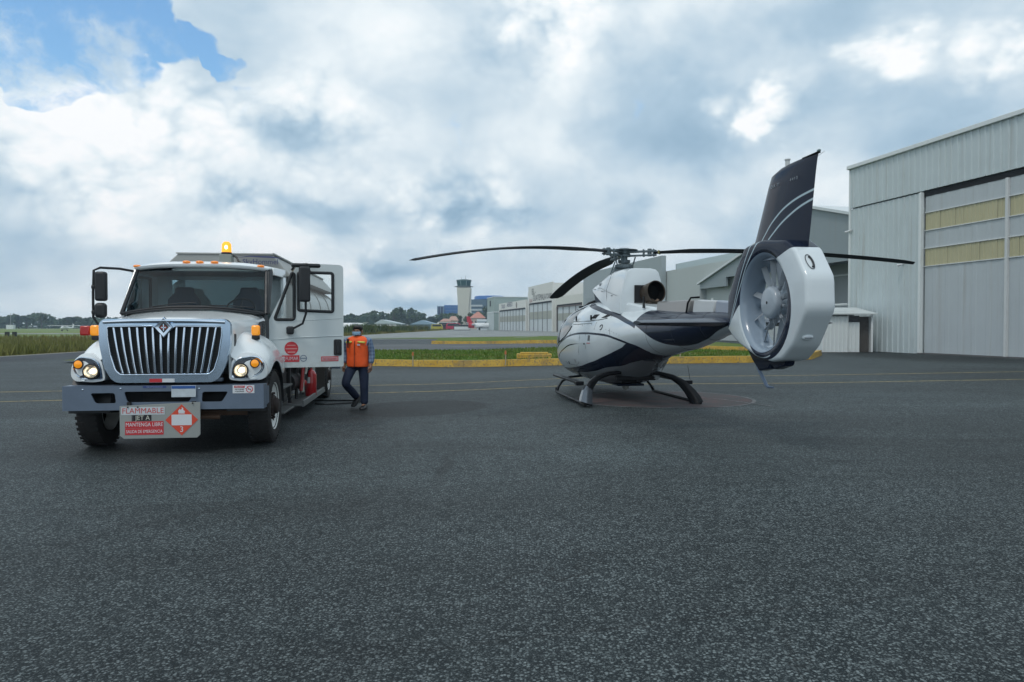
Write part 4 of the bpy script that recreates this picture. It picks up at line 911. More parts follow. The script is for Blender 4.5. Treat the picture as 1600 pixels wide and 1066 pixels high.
# hood side vents and seam
for s_ in (1,-1):
    g = MB(); g.prism([(.20,1.44),(.47,1.46),(.50,1.70),(.36,1.68),(.25,1.60)], 'x', s_*.915, s_*(.995)); v_ = g.build('side_vent', M_PLAS, hood, bevel=.01)
    g = MB()
    for j in range(5): g.box((s_*.995,.37,1.49+.042*j), (.02,.24-.03*j,.010), Matrix.Rotation(.35*s_, 3, 'Y').to_quaternion())
    g.build('vent_louvre', mat('louvre_grey', (.04,.045,.05), .4), v_)
    g = MB(); g.bx(s_*.785-.01, s_*.785+.03*s_+.0, -.58, -.50, 1.1, 1.52); g.build('nose_side_panel', M_PLAS, hood, bevel=.01)
# fenders
def fender(s_):
    g = MB(); L = []
    ys = [-.70,-.66,-.60,-.50,-.38,-.25,-.10,.05,.2,.35,.48,.58,.66]
    for y in ys:
        top = 1.50 if y > -.2 else 1.50-.34*((-.2-y)/.5)**1.7
        if y > .35: top = 1.50-.10*((y-.35)/.3)
        out = 1.22 if y > -.35 else 1.22-.20*((-.35-y)/.35)**2
        arch = .505+math.sqrt(max(0, .63**2-y*y)) if abs(y) < .60 else (.90 if y < 0 else 1.0)
        arch = max(arch, .92)
        base = .77
        w = out-base; sh_ = arch+(top-arch)*.52
        pts = [(base,top+.06),(base+w*.16,top+.035),(base+w*.42,top-.015),(base+w*.68,top-.085*(1)),(base+w*.88,top-.19),(out-.012,sh_ if sh_ < top-.26 else top-.27),(out,arch+.05 if arch+.05 < top-.3 else top-.31),(out,arch)]
        zmin = arch
        pts = [(x, max(z, zmin+.004*(7-i))) for i, (x, z) in enumerate(pts)]
        L.append([(s_*x, y, z) for x, z in pts])
    g.loft(L, close=False, cap=False)
    o = g.build('fender', M_WHITE, TR, smooth=50, solid=.02); o.modifiers['solid'].offset = 1 if s_ > 0 else -1
    md = o.modifiers.new('sub', 'SUBSURF'); md.levels = 1; md.render_levels = 2
    # front face carrying the lamps
    g = MB(); P = rnd_poly([(.755,.925),(.80,1.18),(.93,1.28),(1.06,1.27),(1.17,1.19),(1.225,1.06),(1.225,.97),(1.16,.915),(.9,.905)], .05)
    L1 = [(s_*x, -.70+.13*max(0,(x-.85)/.37)**1.7+.18*max(0, z-1.15), z) for x, z in P]; L2 = [(s_*x, .0, z) for x, z in P]
    n_ = len(P); c1 = (s_*1.0, -.705, 1.07); g.add(L1+[c1], [(i, (i+1) % n_, n_) for i in range(n_)]); 
    L3 = [(s_*(1.0+(x-1.0)*.985), -.50, 1.07+(z-1.07)*.985) for x, z in P]; g.add(L1+L3, [(i, (i+1) % n_, (i+1) % n_+n_, i+n_) for i in range(n_)])
    fr = g.build('lamp_surround', M_WHITE, o, smooth=30)
    # chrome brow
    def fy(x, z): return -.70+.13*max(0,(x-.85)/.37)**1.7+.18*max(0, z-1.15)
    brow = [(.785,.945),(.80,1.08),(.83,1.165),(.90,1.215),(.985,1.225),(1.06,1.235),(1.13,1.215),(1.185,1.15),(1.19,1.075),(1.155,1.005),(1.06,.945),(.90,.93)]
    P = rnd_poly(brow, .03); n_ = len(P); cxx, czz = 1.0, 1.07
    g = MB(); A = [(s_*x, fy(x,z)-.006, z) for x, z in P]; B = [(s_*(cxx+(x-cxx)*.93), fy(x,z)-.030, czz+(z-czz)*.93) for x, z in P]; Cc = [(s_*(cxx+(x-cxx)*.86), fy(x,z)-.022, czz-.008+(z-czz)*.80) for x, z in P]
    g.loft([A,B,Cc], cap=False); hb = g.build('headlamp_bezel', M_CHROME, fr, smooth=50)
    g = MB(); Dd = [(s_*(cxx+(x-cxx)*.86), fy(x,z)-.018, czz-.008+(z-czz)*.80) for x, z in P]; g.add(Dd+[(s_*cxx, -.69, czz)], [(i, (i+1) % n_, n_) for i in range(n_)]); g.build('lamp_housing', mat('lamp_housing_grey', (.035,.045,.065), .25, .3, coat=.6), hb)
    hx, hz, yb = s_*.915, 1.045, -.735
    g = MB(); g.lathe([(.098,.02),(.100,-.012),(.084,-.016),(.080,.0)], (hx,yb,hz), 'y', 32); g.build('lamp_rim', M_PLAS, hb)
    g = MB(); g.lathe([(.081,-.008),(.074,.006),(.05,.018),(.028,.026),(.001,.028)], (hx,yb,hz), 'y', 32); hd = g.build('headlight', M_LAMP, hb); hd['label'] = 'round lit headlamp with a bright reflector'
    g = MB(); g.ball((hx,yb+.004,hz), (.027,.014,.024), 14, 10); g.ball((hx+.03,yb+.008,hz+.02), (.015,.006,.013), 10, 8); g.build('bulb', mat('headlamp_lit', (1,.9,.75), .2, emis=(1.,.86,.62), estr=3.0), hd)
    g = MB(); g.lathe([(.0815,-.009),(.06,-.019),(.03,-.024),(.001,-.0255)], (hx,yb,hz), 'y', 32); g.build('lens', glass('lamp_glass', (.92,.93,.92), 1.0, .06), hd)
    tx, tz = s_*1.085, 1.135
    g = MB(); g.lathe([(.058,.03),(.062,-.006),(.05,-.01)], (tx,-.685,tz), 'y', 24); g.build('lamp_rim', M_PLAS, hb)
    g = MB(); g.lathe([(.053,-.006),(.03,-.018),(.001,-.022)], (tx,-.685,tz), 'y', 24); g.build('turn_signal', M_AMB, hb)
    # arch liner
    g = MB(); g.lathe([(.66,0),(.66,.50)], (s_*.72 if s_ > 0 else -1.22, 0, .505), 'x', 24, 0, PI); ml = g.build('wheel_arch_liner', M_PLAS, o)
    # fender lamp on its stalk
    g = MB(); g.box((s_*1.02,-.30,1.47), (.10,.09,.07)); g.build('lamp_base', M_PLAS, o, bevel=.02)
    g = MB(); g.box((s_*1.025,-.33,1.565), (.115,.055,.14)); fl = g.build('fender_lamp', M_AMB, o, bevel=.035, segs=4)
    g = MB(); g.box((s_*(1.155 if s_ < 0 else 1.025),-.30 if s_ < 0 else -.285,1.562), (.13 if s_ < 0 else .10,.05 if s_ < 0 else .03,.13)); g.build('red_lens', M_REDL, fl, bevel=.02, segs=3)
    return o
fender(1); fender(-1)
# --- grille
YG = -.775
outer = rnd_poly([(-.80,1.66),(-.74,1.715),(.74,1.715),(.80,1.66),(.80,1.40),(.74,1.10),(.66,.95),(.58,.90),(-.58,.90),(-.66,.95),(-.74,1.10),(-.80,1.40)], .05)
inner = rnd_poly([(-.695,1.615),(-.13,1.625),(0,1.50),(.13,1.625),(.695,1.615),(.695,1.50),(.655,1.24),(.60,1.06),(.54,1.005),(-.54,1.005),(-.60,1.06),(-.655,1.24),(-.695,1.50)], .03)
vv, ff = fillpoly(outer, [inner]); g = MB()
def gy(x, z): return YG-.035*(1-(x/.8)**2)
g.add([(x, gy(x,z), z) for x, y, z in vv], ff)
n_ = len(inner); g.add([(x, gy(x,z), z) for x, z in inner]+[(x*.985, gy(x,z)+.055, 1.3+(z-1.3)*.985) for x, z in inner], [(i, (i+1) % n_, (i+1) % n_+n_, i+n_) for i in range(n_)])
n_ = len(outer); g.add([(x, gy(x,z), z) for x, z in outer]+[(x*1.0, gy(x,z)+.09, z) for x, z in outer], [(i, (i+1) % n_, (i+1) % n_+n_, i+n_) for i in range(n_)])
gr = g.build('grille', mat('chrome_surround', (.50,.62,.76), .14, .9, rvar=.05), TR, smooth=30)
g = MB(); g.tube([(x, gy(x,z)-.003, z) for x, z in inner]+[(inner[0][0], gy(*inner[0])-.003, inner[0][1])], .009, 8); g.tube([(-.74,gy(.74,0)-.005,1.672),(-.4,gy(.4,0)-.012,1.685),(0,gy(0,0)-.014,1.69),(.4,gy(.4,0)-.012,1.685),(.74,gy(.74,0)-.005,1.672)], .022, 8); g.build('grille_trim', M_CHROME, gr)
g = MB(); g.prism([(-.70,1.63),(.70,1.63),(.66,1.2),(.60,1.0),(-.60,1.0),(-.66,1.2)], 'y', YG+.03, YG+.05); g.build('grille_backing', mat('grille_mesh_dark', (.010,.012,.014), .6), gr)
g = MB()
for j in range(30):
    z = 1.03+j*.0205; w = .585+.11*min(1, (z-1.0)/.45); g.bx(-w, w, YG+.014, YG+.026, z, z+.008)
g.build('grille_mesh', mat('mesh_grey', (.035,.037,.038), .5, .5), gr)
NB = 14
for j in range(NB):
    t = -1+2*(j+.5)/NB; xt, xb = t*.672, t*.555; zt_ = 1.605 if abs(xt) > .12 else 1.50+abs(xt); zb_ = 1.022
    g = MB(); L = []
    for q in (0, .2, .5, .8, 1):
        z = zb_+(zt_-zb_)*q; x_ = xb+(xt-xb)*(q**.8); yc = gy(x_, z)+.018-.012*math.sin(PI*q)
        L.append([(x_-.015, yc+.016, z), (x_-.0145, yc-.006, z), (x_-.007, yc-.014, z), (x_+.007, yc-.014, z), (x_+.0145, yc-.006, z), (x_+.015, yc+.016, z)])
    g.loft(L); g.build('grille_bar', M_CHROME, gr, smooth=50)
# emblem: chrome diamond with orange and black halves
ex, ez = 0.0, 1.605
g = MB(); yy = gy(0,1.6)-.012
def dia(r, y): return [(ex-r*.86,y,ez),(ex,y,ez-r),(ex+r*.86,y,ez),(ex,y,ez+r)]
g.loft([dia(.135,yy+.03), dia(.135,yy-.008), dia(.118,yy-.022), dia(.072,yy-.014)]); em = g.build('emblem', M_CHROME, gr, smooth=20)
g = MB(); g.add(dia(.070,yy-.016), [(0,1,2,3)]); g.build('emblem_field', M_STB, em, fix=False)
g = MB(); g.quad((ex-.052,yy-.018,ez),(ex-.012,yy-.018,ez-.03),(ex-.012,yy-.018,ez+.03)); g.quad((ex+.052,yy-.018,ez),(ex+.012,yy-.018,ez+.03),(ex+.012,yy-.018,ez-.03)); g.build('emblem_mark', mat('emblem_red', (.28,.06,.035), .35), em, fix=False)
g = MB(); g.bx(-.006,.006,yy-.019,yy-.016,ez-.045,ez+.045); g.bx(-.03,.03,yy-.019,yy-.016,ez-.006,ez+.006); g.build('emblem_cross', M_CHROME, em)
# lower valance with reflector strip
g = MB(); g.bx(-.62,.70,-.78,-.70,.905,.955); g.build('valance', mat('valance_grey', (.07,.09,.12), .4, .4), gr, bevel=.01)
g = MB(); g.bx(-.19,-.035,-.800,-.781,.905,.95); g.build('red_reflector', M_STR, gr); g = MB(); g.bx(-.034,.115,-.800,-.781,.905,.95); g.build('white_reflector', M_STW, gr)
# --- cab shell
zR = 2.60
g = MB()
# lower body and rear
def cabwall(s_):
    g = MB()
    g.prism([(.56,1.0),(2.02,1.0),(2.02,2.46),(1.78,2.46),(1.78,1.80),(1.60,1.78),(1.60,1.05),(.56,1.05)], 'x', s_*.99, s_*1.03)
    return g
for s_ in (1,-1):
    if s_ > 0:
        o = cabwall(1).build('cab_side', M_WHITE, TR, smooth=0)
    else:
        g2 = MB(); g2.prism([(.56,1.0),(2.02,1.0),(2.02,2.46),(.97,2.46),(.56,1.80)], 'x', -1.03, -.99)
        # window cut is modelled as frame pieces
        g2 = MB(); g2.prism([(.56,1.0),(2.02,1.0),(2.02,1.78),(.56,1.78)], 'x', -1.03, -.99); g2.prism([(1.72,1.78),(2.02,1.78),(2.02,2.46),(1.72,2.46)], 'x', -1.03, -.99); g2.bx(-1.03,-.99,.98,1.72,2.38,2.46)
        o = g2.build('cab_side', M_WHITE, TR, smooth=0)
g = MB(); g.bx(-1.03,1.03,2.0,2.04,1.0,1.72); g.bx(-1.03,-.78,2.0,2.04,1.72,2.46); g.bx(.78,1.03,2.0,2.04,1.72,2.46); g.bx(-.78,.78,2.0,2.04,2.38,2.50); g.build('rear_wall', M_WHITE, TR, smooth=0)
g = MB(); g.bx(-.78,.78,2.01,2.02,1.72,2.38); g.build('rear_window', M_SIDEG, TR)
# A pillars and windscreen frame: outline from base to header
def wp(u_, v_):
    """windscreen surface: u across -1..1, v up 0..1"""
    w = 1.0*(1-v_)+.925*v_; bulge = -.16*(1-u_*u_)
    return (u_*w, .50+.44*v_+bulge*(1-.25*v_), 1.80+.10*(1-u_*u_)*(1-v_)+.675*v_+.045*(1-u_*u_)*v_)
g = MB(); nu, nv = 24, 8; g.add([wp(-1+2*i/nu, j/nv) for j in range(nv+1) for i in range(nu+1)], [(j*(nu+1)+i, j*(nu+1)+i+1, (j+1)*(nu+1)+i+1, (j+1)*(nu+1)+i) for j in range(nv) for i in range(nu)])
g.build('windscreen', M_WS, TR)
g = MB(); rim = [wp(-1, v/8) for v in range(9)]+[wp(-1+2*i/24, 1) for i in range(1, 25)]+[wp(1, 1-v/8) for v in range(1, 9)]
g.tube(rim, .028, 8); g.tube([wp(-1+2*i/24, 0) for i in range(25)], .022, 8); g.build('windscreen_seal', M_PLAS, TR)
for s_ in (1,-1):
    g = MB(); a = wp(s_,0); b_ = wp(s_,1)
    g.loft([[(a[0]+s_*dx_, a[1]+dy_, a[2]) for dx_, dy_ in ((-.01,0),(.035,.0),(.04,.10),(-.01,.10))], [(b_[0]+s_*dx_, b_[1]+dy_, b_[2]+.02) for dx_, dy_ in ((-.01,0),(.045,.0),(.085,.11),(-.01,.11))]])
    g.build('pillar', M_WHITE if s_ < 0 else M_PLAS, TR, smooth=0, bevel=.01)
g = MB(); g.bx(-.95,.95,.55,.62,1.2,1.86); g.build('firewall', M_DARK, TR)
# cowl + wipers
g = MB(); g.loft([[(x_, .44+.0*x_-.14*(1-x_*x_), 1.79+.09*(1-x_*x_)) for x_ in [-.98+i*.098 for i in range(21)]], [(x_, .52-.14*(1-x_*x_), 1.80+.095*(1-x_*x_)) for x_ in [-.98+i*.098 for i in range(21)]]], close=False, cap=False); g.build('cowl', M_PLAS, TR, solid=.02)
for x0_, x1_ in ((-.55,.05),(.25,.85)):
    g = MB(); pa = [wp(x0_+(x1_-x0_)*q, .03+.05*q) for q in (0,.5,1)]; g.tube([(p[0],p[1]-.025,p[2]+.01) for p in pa], .008, 6); g.build('wiper', M_PLAS, TR)
# roof with domed front visor
def roof_sec(y, zc, w, drop):
    return [(w*u_, y-.16*(1-u_*u_)*max(0,(1.35-y)/.45), zc-drop*abs(u_)**3.2) for u_ in [-1+i/9 for i in range(19)]]
g = MB(); g.loft([roof_sec(.905,2.520,.955,.045), roof_sec(.90,2.545,.965,.05), roof_sec(.95,2.575,.985,.07), roof_sec(1.10,2.605,1.00,.08), roof_sec(1.5,2.625,1.01,.09), roof_sec(2.04,2.60,1.01,.09)], close=False, cap=False)
g.loft([roof_sec(.905,2.520,.955,.045), [(p[0],p[1]+.03,p[2]-.03) for p in roof_sec(.905,2.520,.955,.045)]], close=False, cap=False)
g.bx(-1.01,1.01,2.0,2.04,2.46,2.53)
rf_ = g.build('roof', M_WHITE, TR, smooth=35, solid=.03); rf_.modifiers['solid'].offset = -1
for s_ in (1,-1):
    g = MB(); g.prism([(1.00,2.40),(2.0,2.42),(2.0,2.56),(1.02,2.52)], 'x', s_*.985, s_*1.03); g.build('roof_rail', M_WHITE, rf_, bevel=.012)
for x_ in (-.93,-.19,0,.21,.85):
    u_ = x_/.98; g = MB(); zc = 2.575-.07*abs(u_)**3.2; yy_ = .93-.16*(1-u_*u_)
    g.ball((x_, yy_+.005, zc+.0), (.058,.045,.022), 16, 8); mk_ = g.build('marker_light', mat('orange_marker', (.70,.20,.02), .3, emis=(1,.3,.02), estr=.25, coat=.5), rf_)
# interior
M_SEAT = mat('seat_fabric', (.035,.045,.065), .85, var=.15)
for x_ in (-.50,.50):
    g = MB(); g.loft([[(x_-w,y_,z),(x_+w,y_,z),(x_+w,y_+d,z),(x_-w,y_+d,z)] for w, y_, d, z in ((.24,1.55,.15,1.45),(.26,1.60,.15,1.75),(.24,1.66,.13,2.05),(.15,1.69,.10,2.16),(.14,1.70,.09,2.25))])
    st2 = g.build('seat', M_SEAT, TR, bevel=.04, segs=4); g = MB(); g.bx(x_-.26,x_+.26,1.1,1.6,1.32,1.47); g.build('seat_cushion', M_SEAT, st2, bevel=.04)
g = MB(); g.prism([(.62,1.2),(.62,1.83),(.80,1.84),(1.02,1.72),(1.02,1.2)], 'x', -.95, .95); g.build('dashboard', mat('dash', (.03,.04,.05), .6), TR, bevel=.03)
g = MB(); stc = Vector((.50,1.12,1.88)); sr = Matrix.Rotation(R(-38), 3, 'X')
g.tube([sr @ Vector((.215*math.cos(2*PI*i/28), 0, .215*math.sin(2*PI*i/28)))+stc for i in range(29)], .015, 8); 
for a in (R(90),R(210),R(330)): g.tube([stc, sr @ Vector((.21*math.cos(a),0,.21*math.sin(a)))+stc], .014, 6)
g.ball(tuple(stc), .05); g.tube([stc, (.5,.9,1.62)], .03, 8); g.build('steering_wheel', M_PLAS, TR)
g = MB(); g.bx(-.99,.99,1.0,2.0,2.44,2.46); g.build('headliner', mat('headliner', (.12,.14,.15), .9), TR)
g = MB(); g.bx(-1.0,1.0,.6,2.0,1.0,1.06); g.build('cab_floor', M_DARK, TR)
g = MB(); g.tube([(-.95,.90,2.22),(-.90,.87,2.15),(-.90,.82,2.0),(-.95,.78,1.93)], .018, 8); g.build('grab_handle', mat('handle_grey', (.10,.13,.15), .5), TR)
# closed passenger door: glass with seal
def wline(s_, x_): return [(x_, .76,1.80),(x_, 1.02,2.38),(x_, 1.70,2.38),(x_, 1.70,1.80)]
q_ = wline(-1,-1.01); dr = MB().prism([(.60,1.02),(1.70,1.02),(1.70,1.79),(.60,1.79)], 'x', -1.045, -1.032).build('door', M_WHITE, TR, bevel=.004)
g = MB(); g.add(q_, [(0,1,2,3)]); g.build('window', M_SIDEG, dr, fix=False); g = MB(); g.tube(q_+[q_[0]], .025, 8); g.build('window_seal', M_PLAS, dr)
# mirrors
def mirror(parent, arm, x_, y_, zt_, zb_, side):
    g = MB(); g.tube(arm, .017, 10); mo = g.build('mirror', M_PLAS, parent); mo['label'] = 'tall black twin mirror on a bent tube arm'
    g = MB(); g.bx(x_-.095,x_+.095,y_-.06,y_+.04,zb_+.16,zt_); g.build('mirror_head', M_PLAS, mo, bevel=.035, segs=4)
    g = MB(); g.bx(x_-.085,x_+.085,y_-.07,y_+.03,zb_-.10,zb_+.13); g.build('convex_mirror', M_PLAS, mo, bevel=.05, segs=4)
    g = MB(); g.bx(x_-.085,x_+.085,y_+.045,y_+.050,zb_+.19,zt_-.03); g.build('mirror_glass', M_CHROME, mo)
    return mo
g = MB(); g.tube([(-.98,.92,2.44),(-1.10,.72,2.46),(-1.30,.55,2.46),(-1.375,.52,2.42),(-1.38,.5,2.1),(-1.38,.5,1.75),(-1.33,.52,1.66),(-1.10,.58,1.62),(-1.03,.62,1.60)], .018, 10); mo = g.build('mirror', M_PLAS, TR); mo['label'] = 'black mirror on the closed side, tall and short heads on one bent arm'
g = MB(); g.bx(-1.345,-1.195,.44,.56,1.98,2.40); g.build('mirror_head', M_PLAS, mo, bevel=.035, segs=4)
g = MB(); g.bx(-1.35,-1.20,.43,.56,1.74,1.955); g.build('convex_mirror', M_PLAS, mo, bevel=.05, segs=4)
g = MB(); g.box((-1.37,.49,2.18),(.05,.05,.05)); g.box((-1.37,.49,1.82),(.05,.05,.05)); g.build('clamp', M_PLAS, mo, bevel=.01)
# open driver door: local frame on the hinge: +y runs along the door (away from hinge), outside faces towards the camera (-x is outside? see below)
HG = bpy.data.objects.new('open_door', None)
# door mesh built with u along door (0..1.08) , outside towards -v
ang = R(90-75)   # swing
def dpt(u_, v_, z): # door local to truck local
    ca, sa = math.sin(R(75)), math.cos(R(75))
    return (1.02+u_*ca+v_*(-sa), .62+u_*sa+v_*ca, z)
class DB(MB):
    def build(s, *a, **k_):
        s.v = [dpt(*p) for p in s.v]; return MB.build(s, *a, **k_)
zw0, zw1 = 1.80, 2.45
outl = rnd_poly([(0,1.00),(1.09,1.00),(1.09,2.52),(1.05,2.56),(.50,2.57),(.40,2.52),(.0,1.72)], .03)
q1 = rnd_poly([(.16,1.70),(.40,1.70),(.40,2.40),(.36,2.44)], .03)   # vent window
q1 = rnd_poly([(.075,1.72),(.36,1.72),(.36,2.40),(.33,2.42)], .05)
q2 = rnd_poly([(.42,1.86),(.93,1.84),(.93,2.43),(.42,2.43)], .035)
vv, ff = fillpoly(outl, [q1, q2]); g = DB(); g.add([(x, 0, z) for x, y, z in vv], ff)
DR = g.build('door', M_WDOOR, TR, smooth=0, solid=.045, fix=True); DR['label'] = 'open driver door of the truck, swung wide with its window and stickers'
dd = DR.modifiers['solid']; dd.offset = 0
for q in (q1, q2):
    g = DB(); g.add([(x, .0, z) for x, z in q], [tuple(range(len(q)))]); g.build('window', glass('door_glass', (.80,.85,.85), 1.8), DR, fix=False)
    g = DB(); g.tube([(x, -.022, z) for x, z in q]+[(q[0][0], -.022, q[0][1])], .024, 8); g.build('window_seal', M_PLAS, DR)
g = DB(); g.tube([(.01,-.024,1.42),(.5,-.026,1.455),(1.07,-.024,1.475)], .007, 6); g.tube([(.30,-.024,1.70),(.7,-.024,1.72),(1.07,-.024,1.745)], .004, 6); g.build('door_crease', M_WDOOR, DR)
g = DB(); g.prism(rnd_poly([(.94,1.17),(1.06,1.17),(1.06,1.42),(.94,1.42)], .03), 'y', -.030, -.02); hn = g.build('door_handle', M_STB, DR)
g = DB(); g.bx(.975,1.03,-.045,-.031,1.20,1.40); g.build('handle_grip', M_PLAS, hn, bevel=.008)
# door stickers
DRZ = R(15); rdoor = (PI/2, 0, DRZ)
g = DB(); g.lathe([(.001,0),(.100,0),(.100,.001)], (.315,-.0255,1.29), 'y', 32); sk = g.build('round_sticker', M_STR, DR)
for zz, wv_, hh in ((1.335,.06,.012),(1.283,.085,.014),(1.232,.055,.018)): g = DB(); g.bx(.315-wv_,.315+wv_,-.0275,-.0265,zz-hh/2,zz+hh/2); g.build('sticker_line', mat('faint_pink', (.62,.28,.28), .5), sk)
def dtext(body, size, m, par, u_, z, ax=1., off=-.0285, bold=0.):
    return text('lettering', body, size, m, par, dpt(u_, off, z), rdoor, ax, bold=bold)
g = DB(); g.bx(.16,.43,-.026,-.0235,1.085,1.185); sk = g.build('no_smoking_sticker', M_STR, DR)
g = DB(); g.bx(.165,.22,-.0275,-.0262,1.095,1.165); g.build('white_panel', M_STW, sk); dtext('NO', .05, M_STR, sk, .193, 1.132, .7); dtext('FUMAR', .075, mat('pink_letter', (.60,.50,.54), .5), sk, .322, 1.133, .78)
g = DB(); g.lathe([(.040,0),(.050,0),(.050,.001),(.040,.001),(.040,0)], (.49,-.026,1.138), 'y', 28); g.bx(.445,.535,-.027,-.026,1.132,1.144); g.build('ban_ring', mat('blue_grey_ring', (.14,.18,.26), .5), sk)
g = DB(); g.bx(.75,1.01,-.026,-.0235,1.085,1.16); sk = g.build('no_phones_sticker', M_STR, DR); g = DB(); g.bx(.76,1.0,-.027,-.0262,1.097,1.148); g.build('pale_panel', mat('pale_pink', (.52,.30,.32), .5), sk); dtext('NO CELULARES', .036, M_STR, sk, .88, 1.121, .8)
# door mirror
g = DB(); g.tube([(.33,-.05,2.47),(.36,-.20,2.53),(.52,-.26,2.54),(.56,-.25,2.44),(.50,-.25,2.1),(.50,-.25,1.80),(.46,-.20,1.66),(.36,-.10,1.60),(.30,-.03,1.58)], .017, 10); mo = g.build('mirror', M_PLAS, DR); mo['label'] = 'black mirror on the open door'
g = DB(); g.bx(.40,.56,-.34,-.22,1.98,2.50); g.build('mirror_head', M_PLAS, mo, bevel=.03, segs=4)
g = DB(); g.bx(.30,.72,-.27,-.17,2.49,2.55); g.build('mirror_cap', M_PLAS, mo, bevel=.028, segs=4)
g = DB(); g.bx(.24,.35,-.10,-.02,1.50,1.62); g.build('mirror_foot', M_PLAS, mo, bevel=.03, segs=4)
g = DB(); g.bx(.0,.06,-.0,.06,1.1,1.2); g.bx(.0,.06,0,.06,1.55,1.65); g.build('hinge', M_PLAS, DR)
# beacon on the roof
g = MB(); g.bx(.16,.34,1.24,1.42,2.60,2.74); be = g.build('beacon', mat('beacon_box', (.22,.24,.22), .6), TR, bevel=.01); be['label'] = 'lit amber beacon lamp above the cab roof'
g = MB(); g.lathe([(.0,.17),(.04,.165),(.068,.13),(.075,.0),(.075,-.0)], (.25,1.33,2.775), 'z', 24); g.build('beacon_dome', mat('beacon_amber', (.8,.25,.01), .2, emis=(1.,.38,.03), estr=1.1), be)
g = MB(); g.cyl((.25,1.33,2.735),(.25,1.33,2.775),.08,.078,20); g.build('beacon_foot', M_PLAS, be)
g = MB(); g.ball((.25,1.33,2.85),(.042,.042,.045)); g.ball((.262,1.254,2.85),(.024,.012,.03),10,8); g.build('beacon_bulb', mat('beacon_lit', (1,.9,.6), .3, emis=(1.,.85,.45), estr=5.), be)
g = MB(); g.tube([(.33,1.35,2.74),(.40,1.34,2.70),(.44,1.3,2.63),(.50,1.25,2.60)], .017, 8); g.build('cable', M_PLAS, be)
# --- tank and equipment box
def tsec(y, w, zb, zt_, k_=40, cut=0): return [(w*math.copysign(abs(math.cos(t))**.75, math.cos(t)), y, (zb+zt_)/2+(zt_-zb)/2*math.copysign(abs(math.sin(t))**.75, math.sin(t))) for t in [2*PI*i/k_ for i in range(k_)]]
g = MB(); g.loft([tsec(2.68,1.10,1.15,2.52), tsec(2.74,1.18,1.07,2.58), tsec(9.1,1.18,1.07,2.58), tsec(9.2,1.05,1.2,2.5)]); tk = g.build('tank', M_TANK, TR, smooth=40)
for y_ in (3.9,5.4,6.9,8.4):
    g = MB(); g.loft([tsec(y_,1.19,1.06,2.59), tsec(y_+.08,1.19,1.06,2.59)]); g.build('tank_band', M_TANKG, tk, smooth=40)
g = MB(); g.loft([[(-1.12,2.15,2.45),(1.12,2.15,2.45),(.78,2.15,2.83),(-.72,2.15,2.83)], [(-1.12,9.0,2.45),(1.12,9.0,2.45),(.78,9.0,2.83),(-.72,9.0,2.83)]]); tc_ = g.build('tank_cover', M_TANKG, tk, smooth=0, bevel=.02)
g = MB(); g.bx(-.75,.80,2.13,9.0,2.825,2.845); g.tube([(.80,2.2,2.84),(.80,8.9,2.84)], .022, 8); g.build('walkway', mat('walkway', (.38,.39,.38), .5), tc_)
text('lettering', 'SkyHommel', .125, mat('logo_navy', (.05,.06,.15), .5), tc_, (.60,2.125,2.70), rf, .95)
g = MB(); g.prism([(.20,2.76),(.42,2.80),(.78,2.795),(.98,2.62+.14),(.60,2.775),(.42,2.785)], 'y', 2.118, 2.126); g.prism([(.18,2.60),(.30,2.645),(.55,2.640),(.92,2.635),(.55,2.632),(.30,2.635)], 'y', 2.118, 2.126); g.build('logo_swoosh', MATS['logo_navy'], tc_)
g = MB(); g.lathe([(.001,0),(.05,0)], (1.13,2.9,2.5), 'y', 12); g.prism([(3.0,2.50),(3.25,2.50),(3.25,2.70),(3.0,2.70)], 'x', .97, 1.0); g.build('side_tag', mat('tan_tag', (.25,.22,.17), .7), tc_)
g = MB(); g.cyl((.88,2.10,2.5),(.88,2.16,2.5),.03); g.build('cover_latch', M_PLAS, tc_)
# pump compartment and running gear on the near side
g = MB(); g.bx(-1.18,1.1,2.2,5.7,.95,1.10); g.bx(1.0,1.05,2.25,2.35,.4,1.0); g.bx(-1.15,-.9,2.2,5.7,.35,1.0)
for y_ in (2.4,3.1,3.9,4.9,5.6): g.cyl((1.02,y_,.30),(1.02,y_,1.0),.03,n=8)
g.cyl((.9,2.6,.62),(.9,3.4,.62),.18); g.cyl((.85,3.3,.75),(.85,4.8,.75),.07); g.ball((.9,4.2,.62),.16); g.bx(.7,1.0,1.4,2.2,.45,.92); g.bx(.6,1.05,4.9,5.6,.45,1.0)
g.build('pump_gear', M_FRAME, TR, bevel=.008)
g = MB(); g.cyl((1.10,3.3,.40),(1.10,3.3,.92),.035); g.cyl((1.08,4.75,.30),(1.08,4.75,.95),.06); g.tube([(1.08,3.8,.7),(1.1,3.9,.85),(1.1,4.1,.9),(1.08,4.3,.8)], .025, 8)
g.build('pipe', mat('pale_pipe', (.35,.37,.33), .5, var=.2), TR)
g = MB(); g.tube([(1.12,3.0,.45),(1.14,3.15,.9),(1.10,3.2,.5)], .03, 8); g.ball((1.08,3.55,.55),.07); g.build('red_valve', mat('valve_red', (.30,.02,.02), .5), TR)
g = MB(); g.bx(.80,1.20,2.75,7.2-1.35,.20,.235); g.bx(1.17,1.21,2.75,5.85,.19,.30); g.build('running_board', mat('alu_step', (.25,.26,.26), .45, .6, var=.2), TR, bevel=.005)
g = MB(); g.bx(.86,1.20,.80,1.75,.285,.315); g.bx(1.0,1.03,.9,.95,.3,1.0); g.bx(1.0,1.03,1.6,1.65,.3,1.0); g.bx(.90,1.18,.82,1.7,.66,.69); g.build('cab_step', mat('alu_step2', (.12,.13,.13), .5, .5, var=.3), TR, bevel=.005)
g = MB(); g.bx(.75,1.0,.75,1.9,.35,.95); g.build('battery_box', M_FRAME, TR, bevel=.02)
